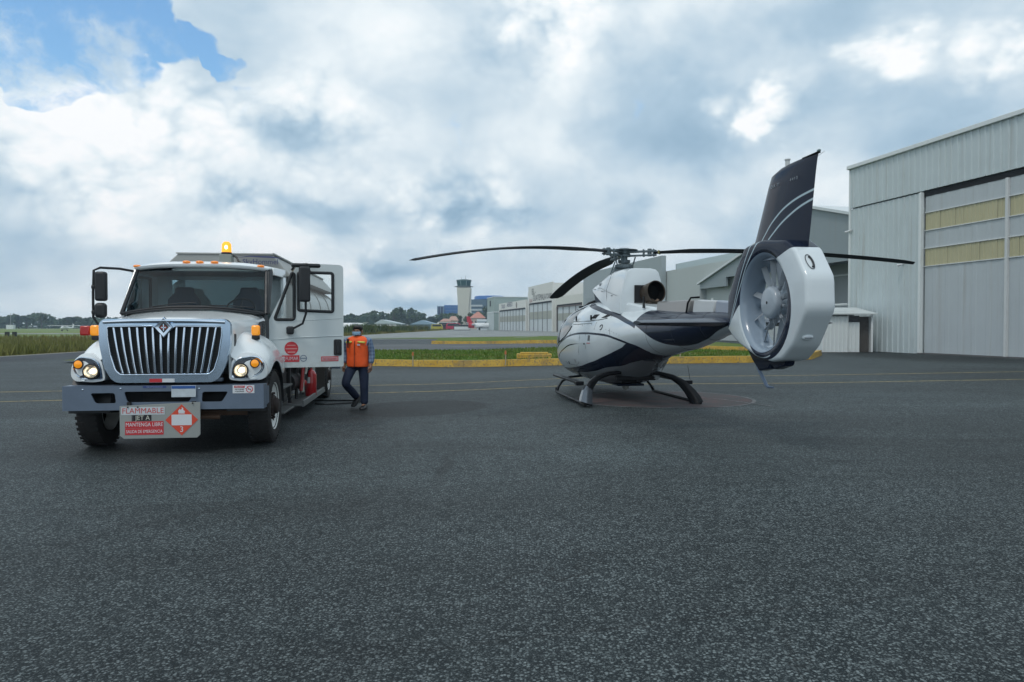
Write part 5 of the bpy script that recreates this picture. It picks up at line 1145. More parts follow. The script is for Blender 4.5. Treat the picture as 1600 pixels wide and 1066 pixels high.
for s_ in (1,-1):
    g = MB(); g.lathe([(.60,0),(.60,.62)], (.58 if s_ > 0 else -1.2, 6.5, .50), 'x', 20, 0, PI); g.build('mudguard', M_PLAS, TR, solid=.01)
    g = MB(); g.bx(s_*.62, s_*1.22, 5.72, 5.75, .25, 1.05); g.build('mud_flap', mat('flap', (.06,.055,.05), .8), TR)
g = MB(); g.bx(-1.2,1.2,9.2,9.3,.5,.7); g.build('rear_bumper', M_BUMP, TR)
g = MB(); g.bx(1.15,1.23,8.7,9.15,1.0,2.2); g.build('rear_locker', mat('locker_blue', (.10,.14,.20), .5), TR)
# fire extinguisher strapped on the running board
FE = thing('fire_extinguisher', 'red fire extinguisher strapped on the truck running board below the open door', 'fire extinguisher', (0,0,0)); 
FE.parent = None
fm = Matrix.Translation((-4.54,10.19,0)) @ Matrix.Rotation(R(7.5), 4, 'Z'); fp = fm @ Vector((1.11,4.35,.235)); FE.location = fp
g = MB(); g.lathe([(.001,0),(.10,0),(.11,.02),(.11,.42),(.08,.49),(.035,.52),(.03,.56)], (0,0,0), 'z', 24); g.build('cylinder', mat('extinguisher_red', (.42,.012,.015), .3, coat=.5), FE)
g = MB(); g.bx(-.02,.02,-.06,.05,.56,.60); g.tube([(0,-.04,.57),(-.03,-.12,.50),(-.05,-.13,.25)], .014, 8); g.build('valve', M_BLACK, FE)
g = MB(); g.box((-.02,-.108,.32), (.07,.008,.12)); g.build('label_plate', M_STW, FE)
# ------------------------------------------------------------------ helicopter (x: starboard, y: nose, z up; its nose points away from the camera)
HL = thing('helicopter', 'white and navy helicopter with shrouded tail rotor and three drooping main blades', 'helicopter', (2.31, 15.2, Z0), R(8))
class HB(MB):
    def build(s, *a, **k_):
        s.v = [(p[0], p[1], p[2]-Z0) for p in s.v]
        return MB.build(s, *a, **k_)
NAVY = (.008,.014,.032); SILV = (.60,.66,.69)
def heli_paint(name, fields):
    """glossy paint; fields = list of functions k,x,y,z -> (mask socket, colour)"""
    m = bpy.data.materials.new(name); m.use_nodes = True; k = NT(m.node_tree); b = k.n['Principled BSDF']
    oc = k.new('ShaderNodeTexCoord').outputs['Object']; x, y, z = k.sep(oc); z = k.m('ADD', z, Z0)
    c = SILV; dk = None
    for f in fields:
        mk_, col = f(k, x, y, z); c = k.mix(mk_, c, col)
        if dk is None: dk = mk_
    k.l.new(c if not isinstance(c, tuple) else k.mix(0., c, c), b.inputs['Base Color'])
    b.inputs['Roughness'].default_value = .25; b.inputs['Coat Roughness'].default_value = .03; b.inputs['Coat Weight'].default_value = .45
    if dk is not None: k.l.new(k.m('MULTIPLY_ADD', dk, -.20, .45), b.inputs['Coat Weight']); k.l.new(k.m('MULTIPLY_ADD', dk, -.42, .5), b.inputs['Specular IOR Level'])
    return m
def crv(k, y, pts): 
    ys = [p[0] for p in pts]; return k.curve(y, pts, min(ys), max(ys), 0., 4.)
def stepf(k, v, w=.004): return k.sm(v, -w, w)
BODY = [ # y, half width, z bottom, z top, z of widest
 (3.36,.06,1.00,1.12),(3.32,.26,.86,1.26),(3.18,.50,.72,1.48),(2.90,.74,.585,1.72),(2.5,.90,.50,1.93),(2.0,.98,.455,2.06),(1.4,1.0,.44,2.14),(.8,.99,.43,2.18),
 (.2,.95,.43,2.18),(-.3,.86,.45,2.14),(-.7,.77,.54,2.08),(-1.1,.66,.70,2.02),(-1.6,.57,.88,1.96),(-2.2,.50,1.04,1.92),(-3.0,.42,1.165,1.88),(-3.6,.36,1.24,1.86),(-4.2,.29,1.34,1.85),(-5.0,.20,1.50,1.83),(-5.6,.15,1.56,1.80)]
def body_loop(y, w, zb, zt, k_=56):
    cab = max(0, min(1, (y+1.2)/1.5)); L = []
    zc = zb+(zt-zb)*(.47 if cab > .5 else .5)
    for i in range(k_):
        t = 2*PI*i/k_; c, s_ = math.cos(t), math.sin(t)
        ex = 2/(2.0+.75*cab) if s_ < 0 else 2/(2.0+.35*cab)
        L.append((w*math.copysign(abs(c)**ex, c), y, zc+((zt-zc) if s_ > 0 else (zc-zb))*math.copysign(abs(s_)**ex, s_)))
    return L
def interp(tab, n_):
    out = []
    for (a, b_) in zip(tab, tab[1:]):
        i0 = tab.index(a); p0 = tab[max(i0-1, 0)]; p3 = tab[min(i0+2, len(tab)-1)]
        for j in range(n_):
            t = j/n_; out.append(tuple(.5*((2*a[q])+(-p0[q]+b_[q])*t+(2*p0[q]-5*a[q]+4*b_[q]-p3[q])*t*t+(-p0[q]+3*a[q]-3*b_[q]+p3[q])*t**3) if q else a[0]+(b_[0]-a[0])*t for q in range(4)))
    out.append(tab[-1]); return out
g = HB(); g.loft([body_loop(*r_) for r_ in interp(BODY, 5)])
HBODY = g.build('fuselage', mat('tmp_white', SILV, .3), HL, smooth=60)
#RAYEND
def f_body():
    A = [(-5.6,.9),(-2.9,1.08),(-2.5,1.16),(-2.31,1.24),(-1.94,1.31),(-1.51,1.38),(-1.1,1.44),(-.76,1.465),(0,1.475),(.5,1.445),(1.,1.38),(1.55,1.265),(2.05,1.13),(2.5,.98),(3.4,.7)]
    B = [(-5.6,.9),(-2.6,1.05),(-1.94,1.31),(-1.63,1.23),(-1.22,1.13),(-.83,1.02),(-.54,.94),(-.2,.87),(.11,.81),(.67,.75),(1.3,.70),(1.9,.68),(3.4,.60)]
    Cc = [(-5.6,.9),(-2.6,.95),(-2.11,1.03),(-1.88,1.0),(-1.57,.95),(-1.21,.87),(-.83,.82),(-.39,.73),(.22,.66),(1.2,.60),(3.4,.40)]
    I_ = [(-.2,1.265),(0,1.262),(.4,1.245),(.86,1.20),(1.3,1.11),(1.75,1.0),(2.12,.85),(2.3,.74)]
    Sw = [(-2.3,1.60),(-2.1,1.65),(-1.65,1.725),(-1.13,1.82),(-.68,1.89),(.06,2.01),(.6,2.09),(.9,2.12)]
    Dl = [(-5.6,1.66),(-5.2,1.60),(-4.4,1.40),(-3.88,1.32),(-3.5,1.32),(-3.26,1.345),(-2.98,1.41),(-2.75,1.49),(-2.53,1.56),(-2.23,1.64),(-2.0,1.70)]
    def navy(k, x, y, z):
        a = crv(k, y, A); b_ = crv(k, y, B); c = crv(k, y, Cc)
        belly = k.m('MULTIPLY', k.m('MULTIPLY', stepf(k, k.m('SUBTRACT', b_, z)), stepf(k, k.m('SUBTRACT', z, c))), stepf(k, k.m('ADD', y, 2.75)))
        aft = k.m('MULTIPLY', k.m('MULTIPLY', stepf(k, k.m('SUBTRACT', a, z)), stepf(k, k.m('SUBTRACT', -1.90, y))), k.m('MULTIPLY', stepf(k, k.m('ADD', y, 2.75)), stepf(k, k.m('SUBTRACT', z, .99))))
        arc = stepf(k, k.m('SUBTRACT', .021, k.m('ABSOLUTE', k.m('SUBTRACT', z, a)))); arc = k.m('MULTIPLY', arc, stepf(k, k.m('ADD', y, 2.5)))
        i_ = stepf(k, k.m('SUBTRACT', k.m('MULTIPLY', .014, k.sm(y, -.1, .7)), k.m('ABSOLUTE', k.m('SUBTRACT', z, crv(k, y, I_))))); i_ = k.m('MULTIPLY', i_, k.m('MULTIPLY', stepf(k, k.m('ADD', y, .1)), stepf(k, k.m('SUBTRACT', 2.28, y))))
        sw = stepf(k, k.m('SUBTRACT', .034, k.m('ABSOLUTE', k.m('SUBTRACT', z, crv(k, y, Sw))))); sw = k.m('MULTIPLY', sw, k.m('MULTIPLY', stepf(k, k.m('ADD', y, 2.25)), stepf(k, k.m('SUBTRACT', .75, y))))
        boom = k.m('MULTIPLY', stepf(k, k.m('SUBTRACT', z, crv(k, y, Dl))), stepf(k, k.m('SUBTRACT', -2.15, y)))
        o = belly
        for q in (aft, arc, i_, sw, boom): o = k.m('MAXIMUM', o, q)
        return o, NAVY
    def greybelly(k, x, y, z):
        return k.m('MULTIPLY', stepf(k, k.m('SUBTRACT', crv(k, y, Cc), z)), k.m('MULTIPLY', stepf(k, k.m('SUBTRACT', 1.04, z)), .75)), (.10,.12,.14)
    return [navy, greybelly]
M_HBODY = heli_paint('helicopter_body_paint', f_body()); HBODY.data.materials.clear(); HBODY.data.materials.append(M_HBODY)
M_HW = heli_paint('helicopter_white', []); M_HN = mat('helicopter_navy', NAVY, .25, coat=.25, spec=.1); M_HB = mat('helicopter_black', (.005,.006,.008), .42, spec=.18, rvar=.1)
M_BLADE = mat('rotor_blade_grey', (.035,.04,.045), .7, var=.12, vscale=3, spec=.25); M_HUBM = mat('rotor_hub_metal', (.11,.14,.155), .42, .5, var=.35, vscale=14, rvar=.15)
M_SEAM = mat('seam_dark', (.03,.035,.04), .6)
SEC = interp(BODY, 5)
def sec_at(y):
    for a, b_ in zip(SEC, SEC[1:]):
        if b_[0] <= y <= a[0]: t = (y-a[0])/(b_[0]-a[0]); return tuple(a[q]+(b_[q]-a[q])*t for q in range(4))
    return SEC[-1]
def bpt(y, t, off=0.):
    _, w, zb, zt_ = sec_at(y); cab = max(0, min(1, (y+1.2)/1.5)); zc = zb+(zt_-zb)*(.47 if cab > .5 else .5); c, s_ = math.cos(t), math.sin(t)
    ex = 2/(2.0+.75*cab) if s_ < 0 else 2/(2.0+.35*cab); w += off; hh = ((zt_-zc) if s_ > 0 else (zc-zb))+off
    return (w*math.copysign(abs(c)**ex, c), y, zc+hh*math.copysign(abs(s_)**ex, s_))
def ang_for(y, z):
    _, w, zb, zt_ = sec_at(y); cab = max(0, min(1, (y+1.2)/1.5)); zc = zb+(zt_-zb)*(.47 if cab > .5 else .5); s_ = (z-zc)/((zt_-zc) if z > zc else (zc-zb)); s_ = max(-.999, min(.999, s_))
    ex = 2/(2.0+.75*cab) if s_ < 0 else 2/(2.0+.35*cab); return math.asin(math.copysign(abs(s_)**(1/ex), s_))
def lin(tab, v):
    for (a, b_), (c, d) in zip(tab, tab[1:]):
        if min(a, c) <= v <= max(a, c): return b_+(d-b_)*(v-a)/(c-a)
    return tab[-1][1] if abs(v-tab[-1][0]) < abs(v-tab[0][0]) else tab[0][1]
# canopy glazing wraps the nose
GL = [(.70,1.62),(.8,1.53),(1.08,1.41),(1.5,1.31),(1.84,1.24),(2.5,1.10),(3.0,1.02),(3.32,1.04)]
g = HB(); rows = []
for i in range(27):
    y = .70+(3.33-.70)*i/26; t0 = ang_for(y, lin(GL, y)); rows.append([bpt(y, t0+(PI-2*t0)*j/28, .005) for j in range(29)])
g.loft(rows, close=False, cap=False)
can = g.build('canopy', mat('canopy_glass', (.085,.09,.085), .10, spec=.55, var=.2, vscale=1.5), HL, smooth=60)
def seam(pts, r=.004, nm='panel_seam', m=None, par=None, off=.002):
    g = HB(); g.tube([bpt(y, PI-ang_for(y, z), off) for y, z in pts], r, 6); return g.build(nm, m or M_SEAM, par or HBODY)
seam([(.70,1.63),(.69,1.75),(.66,1.95),(.62,2.08)], .010, 'canopy_frame', M_HW, can); seam([(1.75,1.27),(1.8,1.5),(1.75,1.75),(1.6,2.0)], .016, 'canopy_frame', M_HB, can)
seam([(.70,1.62),(.8,1.535),(1.08,1.415),(1.5,1.315),(1.84,1.245),(2.5,1.105)], .012, 'canopy_frame', M_HB, can)
seam([(.72,1.715),(.3,1.715),(-.2,1.725),(-.6,1.745),(-.86,1.775)], .007); seam([(.62,1.66),(.2,1.665),(-.35,1.68)], .005); seam([(.05,1.66),(.06,1.4),(.1,1.1),(.2,.86)], .003); seam([(-.55,1.70),(-.55,1.55)], .003)
seam([(1.3,.84),(.9,.80),(.45,.80),(.2,.86)], .003)
def decal(nm, y0, y1, z0, z1, m, skew=0.):
    g = HB(); P = [bpt(y, PI-ang_for(y, z), .004) for y, z in ((y0,z0),(y1,z0),(y1-skew,z1),(y0-skew,z1))]; g.quad(*P); return g.build(nm, m, HBODY, fix=False, smooth=0)
decal('side_vent', -.20, -.42, 1.775, 1.855, M_DARK, .05); decal('side_vent', -.62, -.80, 1.785, 1.845, M_DARK, .13)
decal('grey_patch', -.33, -.43, 1.33, 1.44, mat('patch_grey', (.12,.13,.14), .5)); decal('red_warning', -.30, -.44, 1.275, 1.29, M_STR); decal('port_hole', -.15, -.21, 1.25, 1.28, M_DARK)
decal('lower_latch', .45, .36, .86, .93, mat('latch_grey', (.2,.22,.24), .4)); decal('lower_mark', 1.0, .93, .80, .86, M_DARK)
g = HB(); p_ = bpt(-.80, PI-ang_for(-.80, 1.60), .004)
g.tube([bpt(-.80+.045*math.cos(a), PI-ang_for(-.80, 1.60+.05*math.sin(a)), .004) for a in [2*PI*i/14 for i in range(12)]], .008, 6); g.build('crest_mark', M_SEAM, HBODY)
for y_, z_ in ((.5,1.73),(-.25,1.745)): g = HB(); p_ = bpt(y_, PI-ang_for(y_, z_), .0); g.bx(p_[0]-.02,p_[0]+.01,y_-.012,y_+.012,z_,z_+.10); g.build('door_hinge_fin', M_HB, HBODY)
for y_ in (-2.75,-3.7,-4.6):
    g = HB(); g.tube([bpt(y_, 2*PI*i/40, .0015) for i in range(41)], .0028, 5); g.build('frame_joint', M_SEAM, HBODY)
seam([(-.9,1.98),(-.95,1.80),(-1.15,1.55),(-1.2,1.46)], .0025); seam([(1.9,1.20),(1.95,.95),(1.8,.72)], .003); seam([(-.2,1.47),(-.25,1.2),(-.22,.9)], .0022); seam([(.7,1.70),(.72,1.45),(.75,1.42)], .003)
g = HB()
for y_, z_ in [(.6-.16*i, 1.655) for i in range(7)]+[(-1.0-.12*i, 1.56-.02*i) for i in range(6)]+[(1.2-.2*i, .80) for i in range(5)]:
    p_ = bpt(y_, PI-ang_for(y_, z_), .001); g.ball(p_, .006, 6, 4)
g.build('fasteners', M_SEAM, HBODY)['kind'] = 'stuff'
# roof step and dark roof fairing
g = HB(); g.tube([(-.35,2.3,2.02),(-.30,1.7,2.15),(-.25,1.2,2.20)], .03, 8); g.tube([(-.5,1.9,2.06),(-.1,1.9,2.12)], .02, 8); g.build('roof_fairing', M_HB, HBODY)
# engine and gearbox cowling
def csec(y, wb, wt, zb, zt_, k_=10):
    P = [(-wb, y, zb), (-wb*.98, y, zb+(zt_-zb)*.35), (-(wb*.35+wt*.65), y, zb+(zt_-zb)*.75), (-wt, y, zt_-.07), (-wt*.82, y, zt_-.02), (-wt*.5, y, zt_)]
    return P+[(-x, yy_, z) for x, yy_, z in reversed(P)]
g = HB(); g.loft([csec(1.02,.40,.30,2.44,2.47), csec(.96,.43,.33,2.40,2.50), csec(.80,.44,.35,2.34,2.54), csec(.5,.45,.36,2.24,2.61), csec(.1,.46,.36,2.12,2.69), csec(-.35,.47,.35,1.98,2.74), csec(-.85,.48,.33,1.9,2.745), csec(-1.22,.45,.31,1.85,2.72), csec(-1.235,.43,.29,1.86,2.70)])
cow = g.build('engine_cowling', M_HW, HL, smooth=35); md = cow.modifiers.new('bevel', 'BEVEL'); md.width = .03; md.segments = 3; md.limit_method = 'ANGLE'; md.angle_limit = R(45)
g = HB(); g.loft([[(-.50,-.4,1.75),(.50,-.4,1.75),(.42,-.4,2.12),(-.42,-.4,2.12)], [(-.42,-1.2,1.7),(.42,-1.2,1.7),(.33,-1.2,2.07),(-.33,-1.2,2.07)], [(-.26,-1.9,1.66),(.26,-1.9,1.66),(.16,-1.9,1.99),(-.16,-1.9,1.99)], [(-.16,-2.4,1.65),(.16,-2.4,1.65),(.09,-2.4,1.93),(-.09,-2.4,1.93)]]); g.build('aft_fairing', M_HW, HL, smooth=30, bevel=.04)
g = HB(); g.prism([(.88,2.43),(.62,2.06),(-.5,1.95),(-.5,2.2),(.1,2.3)], 'x', -.43, .43); g.build('air_intake', mat('intake_mesh', (.035,.05,.075), .6, .3, bump=.5, bscale=120), cow, bevel=.01)
g = HB(); g.bx(-.17,.285,-1.262,-1.236,1.99,2.40); g.build('exhaust_cutout', M_DARK, cow, bevel=.01)
def oval(c, r, d, k_=28):
    d = Vector(d).normalized(); a = Vector((0,0,1)).cross(d).normalized(); b_ = d.cross(a); return [Vector(c)+(a*math.cos(2*PI*i/k_)+b_*math.sin(2*PI*i/k_))*r for i in range(k_)]
ed = Vector((.30,-.94,.12)); p0 = Vector((.06,-1.08,2.22)); g = HB(); p1 = p0+ed*.42
g.loft([oval(p0,.17,ed), oval(p0+ed*.2,.185,ed), oval(p1,.21,ed), oval(p1,.20,ed), oval(p0+ed*.25,.17,ed), oval(p0+ed*.24,.01,ed)], cap=False)
g.cur = 0
ex_ = g.build('exhaust', mat('burnt_exhaust', (.085,.065,.05), .5, .7, var=.5, vscale=9, rvar=.2), HL, smooth=50)
g = HB(); g.tube([(.05,-1.25,2.05),(.15,-1.42,2.03),(.25,-1.40,2.10)], .05, 8); g.ball((.12,-1.38,2.06), .08); g.build('drain_pipe', MATS['burnt_exhaust'], ex_)
g = HB(); g.loft([oval(p1-ed*.015,.188,ed), oval(p1-ed*.08,.168,ed), oval(p1-ed*.14,.150,ed), oval(p1-ed*.145,.005,ed)], cap=False); g.build('sooty_liner', mat('soot', (.004,.004,.004), .9, spec=.1), ex_)
g = HB(); g.tube([(-.365,.98,2.44),(-.455,.2,2.42),(-.485,-.5,2.30),(-.49,-1.15,2.20)], .0035, 5); g.tube([(-.46,-.35,2.05),(-.47,-.36,2.35),(-.37,-.37,2.66),(-.30,-.37,2.735),(.30,-.37,2.735)], .0035, 5); g.build('panel_seam', M_SEAM, cow)
for y_, z_ in ((.55,2.40),(0.,2.34),(-.75,2.22)): g = HB(); g.box((-.47,y_,z_), (.02,.06,.018)); g.build('latch', MATS['latch_grey'], cow)
g = HB(); g.ball((-.405,.35,2.50), (.02,.09,.045), 12, 8); g.build('round_vent', mat('vent_shade', (.30,.34,.37), .5), cow)
# tail drive shaft covers
g = HB(); g.loft([[(-.12,-2.3,1.80),(.12,-2.3,1.80),(.085,-2.3,2.055),(-.085,-2.3,2.055)], [(-.11,-3.78,1.79),(.11,-3.78,1.79),(.08,-3.78,2.03),(-.08,-3.78,2.03)]]); g.build('shaft_cover', mat('taupe_cover', (.20,.195,.19), .35, coat=.4), HL, bevel=.025)
g = HB(); g.loft([[(-.11,-3.95,1.79),(.11,-3.95,1.79),(.08,-3.95,2.03),(-.08,-3.95,2.03)], [(-.09,-4.70,1.78),(.09,-4.70,1.78),(.065,-4.70,1.99),(-.065,-4.70,1.99)]]); g.build('shaft_cover', mat('pale_cover', (.40,.42,.43), .3, coat=.4), HL, bevel=.025)
g = HB(); g.loft([[(-.09,-4.74,1.78),(.09,-4.74,1.78),(.065,-4.74,1.99),(-.065,-4.74,1.99)], [(-.08,-5.5,1.77),(.08,-5.5,1.77),(.05,-5.5,1.93),(-.05,-5.5,1.93)]]); g.build('shaft_cover', mat('blue_grey_cover', (.16,.19,.25), .3, coat=.4), HL, bevel=.025)
g = HB(); g.tube([(-.14,-3.80,1.82),(-.13,-3.84,1.98),(-.09,-3.86,2.06),(.05,-3.86,2.07)], .016, 8); g.build('cable_loop', M_HB, HL)
for x_, y_ in ((-.42,-.72),(-.2,-1.9)): g = HB(); g.prism([(y_-.04,1.95),(y_+.04,1.95),(y_+.01,2.16),(y_-.01,2.16)], 'x', x_-.012, x_+.012); g.build('blade_antenna', M_HB, HL)
# horizontal stabiliser
def af(x, y0, y1, z, th, k_=12):
    P = []
    for i in range(k_): t = i/(k_-1); P.append((x, y0+(y1-y0)*t, z+th*math.sqrt(max(0,t))*(1-t)*2.0*.6+.004))
    for i in range(k_): t = 1-i/(k_-1); P.append((x, y0+(y1-y0)*t, z-th*math.sqrt(max(0,t))*(1-t)*2.0*.5-.002))
    return P
g = HB(); g.loft([af(-1.36,-4.98,-5.34,1.665,.05), af(-1.3,-4.94,-5.38,1.665,.08), af(-.15,-4.86,-5.42,1.67,.15), af(.15,-4.86,-5.42,1.67,.15), af(1.3,-4.94,-5.38,1.665,.08), af(1.36,-4.98,-5.34,1.665,.05)]); g.build('horizontal_stabiliser', M_HN, HL, smooth=50)
# shroud with duct
DY, DZ = -6.37, 1.905
SP = rnd_poly([(-5.40,1.60),(-5.42,2.0),(-5.66,2.36),(-5.90,2.62),(-6.35,2.66),(-6.9,2.60),(-7.12,2.48),(-7.37,2.16),(-7.39,1.80),(-7.10,1.40),(-6.86,1.235),(-6.6,1.20),(-6.2,1.25),(-5.78,1.385),(-5.55,1.49)], .035, 3)
NR = 96
def polyr(a):
    d = Vector((math.cos(a), math.sin(a))); best = 9
    for p, q in zip(SP, SP[1:]+SP[:1]):
        p = Vector((p[0]-DY, p[1]-DZ)); e = Vector((q[0]-DY, q[1]-DZ))-p; den = d.x*e.y-d.y*e.x
        if abs(den) < 1e-9: continue
        t = (p.x*e.y-p.y*e.x)/den; u_ = (p.x*d.y-p.y*d.x)/den
        if t > 0 and -1e-6 <= u_ <= 1+1e-6: best = min(best, t)
    return best
RR = [polyr(2*PI*i/NR) for i in range(NR)]
def ring(x, fr, shrink=0.): return [(x, DY+(fr(i))*math.cos(2*PI*i/NR), DZ+(fr(i))*math.sin(2*PI*i/NR)) for i in range(NR)]
def cr(r): return lambda i: r
def ol(s_): return lambda i: RR[i]-s_
half = [ring(0,cr(.545)), ring(-.10,cr(.545)), ring(-.15,cr(.555)), ring(-.18,cr(.580)), ring(-.196,cr(.612)), ring(-.200,lambda i: min(.645, RR[i]-.055)), ring(-.200,ol(.045)), ring(-.195,ol(.022)), ring(-.178,ol(.006)), ring(-.15,ol(0.)), ring(0,ol(0.))]
g = HB(); g.loft(half+[[(-p[0]*.72,p[1],p[2]) for p in r_] for r_ in reversed(half[:-1])], cap=False)
FN = [(-7.6,2.54),(-7.1,2.50),(-6.85,2.44),(-6.6,2.36),(-6.2,2.2),(-5.8,1.92),(-5.55,1.70),(-5.4,1.55),(-5.2,1.5)]
def f_fin():
    S1 = [(-7.6,3.2),(-7.27,3.14),(-6.71,3.03),(-6.45,2.92),(-6.25,2.79),(-5.98,2.51),(-5.85,2.33),(-5.75,2.16),(-5.62,1.9),(-5.5,1.66)]
    S2 = [(-7.6,3.09),(-7.25,3.04),(-6.78,2.92),(-6.34,2.70),(-6.06,2.47),(-5.9,2.30),(-5.79,2.12),(-5.66,1.9),(-5.5,1.62)]
    def navy(k, x, y, z): 
        up = stepf(k, k.m('SUBTRACT', z, crv(k, y, FN)))
        q = k.v('LENGTH', k.v('MULTIPLY', k.v('SUBTRACT', k.comb(0., y, z), (0., DY-.105, DZ-.09)), (0., 1., 1.)), out=1)
        cres = stepf(k, k.m('SUBTRACT', .595, q))
        ns = k.m('SUBTRACT', 1., k.m('MULTIPLY', stepf(k, k.m('SUBTRACT', .576, k.v('LENGTH', k.v('MULTIPLY', k.v('SUBTRACT', k.comb(0.,y,z), (0.,DY,DZ)), (0.,1.,1.)), out=1))), 1.))
        return k.m('MULTIPLY', k.m('MAXIMUM', up, cres), ns), NAVY
    def line(pts, w):
        def f(k, x, y, z):
            return k.m('MULTIPLY', stepf(k, k.m('SUBTRACT', w, k.m('ABSOLUTE', k.m('SUBTRACT', z, crv(k, y, pts))))), stepf(k, k.m('SUBTRACT', -5.5, y))), (.42,.53,.58)
        return f
    def low(k, x, y, z):
        q = k.v('LENGTH', k.comb(0., k.m('SUBTRACT', y, DY-.02), k.m('SUBTRACT', z, DZ-.03)), out=1)
        return k.m('MULTIPLY', stepf(k, k.m('SUBTRACT', .006, k.m('ABSOLUTE', k.m('SUBTRACT', q, .632)))), k.m('MULTIPLY', stepf(k, k.m('SUBTRACT', 1.55, z)), stepf(k, k.m('ADD', y, 6.6)))), (.45,.52,.56)
    def duct(k, x, y, z):
        q = k.v('LENGTH', k.comb(0., k.m('SUBTRACT', y, DY), k.m('SUBTRACT', z, DZ)), out=1)
        return stepf(k, k.m('SUBTRACT', .600, q)), (.23,.29,.36)
    return [navy, line(S1, .012), line(S2, .012), low, duct]
M_HFIN = heli_paint('helicopter_fin_paint', f_fin())
shd = g.build('fan_shroud', M_HFIN, HL, smooth=40)
g = HB()
def fct(u_, v_): return (-.085+u_, -7.25-.616*v_-.003, 2.32-.788*v_+.003)
g.tube([fct(.042*math.cos(a), .105*math.sin(a)) for a in [2*PI*i/20 for i in range(21)]], .004, 6); g.tube([fct(.006+.026*math.cos(a), .075*math.sin(a)) for a in [-1.6+.33*i for i in range(11)]], .011, 6); 
cm = g.build('round_crest', M_SEAM, shd)
for v in cm.data.vertices: v.co.x += .07*(1 if v.co.x < 0 else 0)*0
g = HB(); g.loft([[(-.14+.28*i/12, -7.255+.03*abs(i-6)/6*0-.0, 1.50+s_*.02) for i in range(13)] for s_ in (-1,1)], close=False, cap=False)
# NACA-like scoop low on the aft face
g = HB(); g.ball((-.06,-7.175,1.50), (.07,.03,.035), 14, 8); g.build('tail_light_fairing', M_HW, shd)
g = HB(); g.ball((-.06,-7.195,1.495), (.05,.014,.016), 12, 6); g.build('tail_light', mat('grey_lens', (.3,.33,.36), .15), shd)
# fan hub, blades, stators
g = HB(); g.lathe([(.001,-.128),(.14,-.125),(.175,-.118),(.192,-.10),(.197,-.05),(.185,-.03),(.15,-.02),(.15,.10),(.001,.10)], (0,DY,DZ), 'x', 32); fh = g.build('fan_hub', mat('fan_hub_grey', (.33,.38,.43), .35, coat=.4), shd, smooth=50)
g = HB(); g.lathe([(.001,-.132),(.016,-.132),(.016,-.124)], (0,DY,DZ), 'x', 12); g.build('hub_bolt', M_DARK, fh)
for i in range(10):
    a = 2*PI*i/10+.25+(.12 if i % 3 == 1 else -.06 if i % 3 == 2 else 0); g = HB(); L = []
    for r_, ch, tw in ((.19,.024,68),(.26,.032,62),(.38,.036,52),(.535,.036,44)):
        ca, sa = math.cos(a), math.sin(a); tx_ = math.cos(R(tw)); tt = math.sin(R(tw)); c = Vector((-.02, DY+r_*ca, DZ+r_*sa)); tang = Vector((0,-sa,ca))*tt+Vector((1,0,0))*tx_; nrm = Vector((1,0,0))*tt-Vector((0,-sa,ca))*tx_
        L.append([c-tang*ch, c-tang*ch*.3+nrm*.008, c+tang*ch*.6+nrm*.006, c+tang*ch, c+tang*ch*.6-nrm*.004, c-tang*ch*.3-nrm*.005])
    g.loft(L); g.cyl(Vector((-.02, DY+.17*math.cos(a), DZ+.17*math.sin(a))), Vector((-.02, DY+.25*math.cos(a), DZ+.25*math.sin(a))), .022, n=8); g.build('fan_blade', mat('fan_blade_grey', (.27,.30,.33), .45), fh)
for i in range(10):
    a = 2*PI*i/10+.05; g = HB(); ca, sa = math.cos(a), math.sin(a); L = []
    for r_ in (.15,.545): c = Vector((.12, DY+r_*ca+.03*sa, DZ+r_*sa-.03*ca)); t_ = Vector((1,0,0))*.05; n_ = Vector((0,-sa,ca))*.006; L.append([c-t_-n_, c+t_-n_, c+t_+n_, c-t_+n_])
    g.loft(L); g.build('stator_vane', mat('stator_grey', (.36,.40,.44), .5), shd)
g = HB(); g.cyl((.06,DY,DZ),(.20,DY,DZ),.15,.11,24); g.cyl((.12,DY,DZ),(.12,DY+.545,DZ-.02),.035,n=10); g.build('gearbox', MATS['stator_grey'], shd)
# vertical fin
def fsec(z, y0, y1, th, k_=14):
    P = []
    for i in range(k_): t = (i/(k_-1)); P.append((-th*(1.48*math.sqrt(t)-.63*t-.85*t*t), y0+(y1-y0)*t, z))
    for i in range(1, k_-1): t = 1-i/(k_-1); P.append((th*(1.48*math.sqrt(t)-.63*t-.85*t*t), y0+(y1-y0)*t, z))
    return P
g = HB(); g.loft([fsec(2.42,-5.62,-7.06,.19), fsec(2.55,-5.72,-7.08,.16), fsec(2.76,-5.84,-7.12,.12), fsec(3.07,-6.01,-7.17,.10), fsec(3.3,-6.13,-7.21,.085), fsec(3.44,-6.22,-7.24,.07), fsec(3.49,-6.42,-7.26,.05), fsec(3.505,-6.60,-7.265,.03)])
fin = g.build('vertical_fin', M_HFIN, HL, smooth=50)
g = HB(); g.bx(-.022,.022,-7.275,-6.95,3.495,3.515); g.build('fin_cap', M_HB, fin, bevel=.01); g = HB(); g.ball((0,-7.265,3.522), (.018,.032,.016), 10, 8); g.build('tail_position_light', mat('teal_lens', (.15,.22,.22), .2), fin); g = HB(); g.tube([(0,-7.26,3.47),(0,-7.38,3.49)], .002, 6); g.build('static_wick', M_SEAM, fin)
g = HB(); g.cyl((0,-6.60,3.48),(0,-6.60,3.565),.026,n=14); g.cyl((0,-6.60,3.565),(0,-6.60,3.578),.034,n=14); g.build('fin_antenna', mat('antenna_white', (.55,.58,.58), .4), fin)
M_LET = mat('fin_letter', (.26,.30,.34), .5)
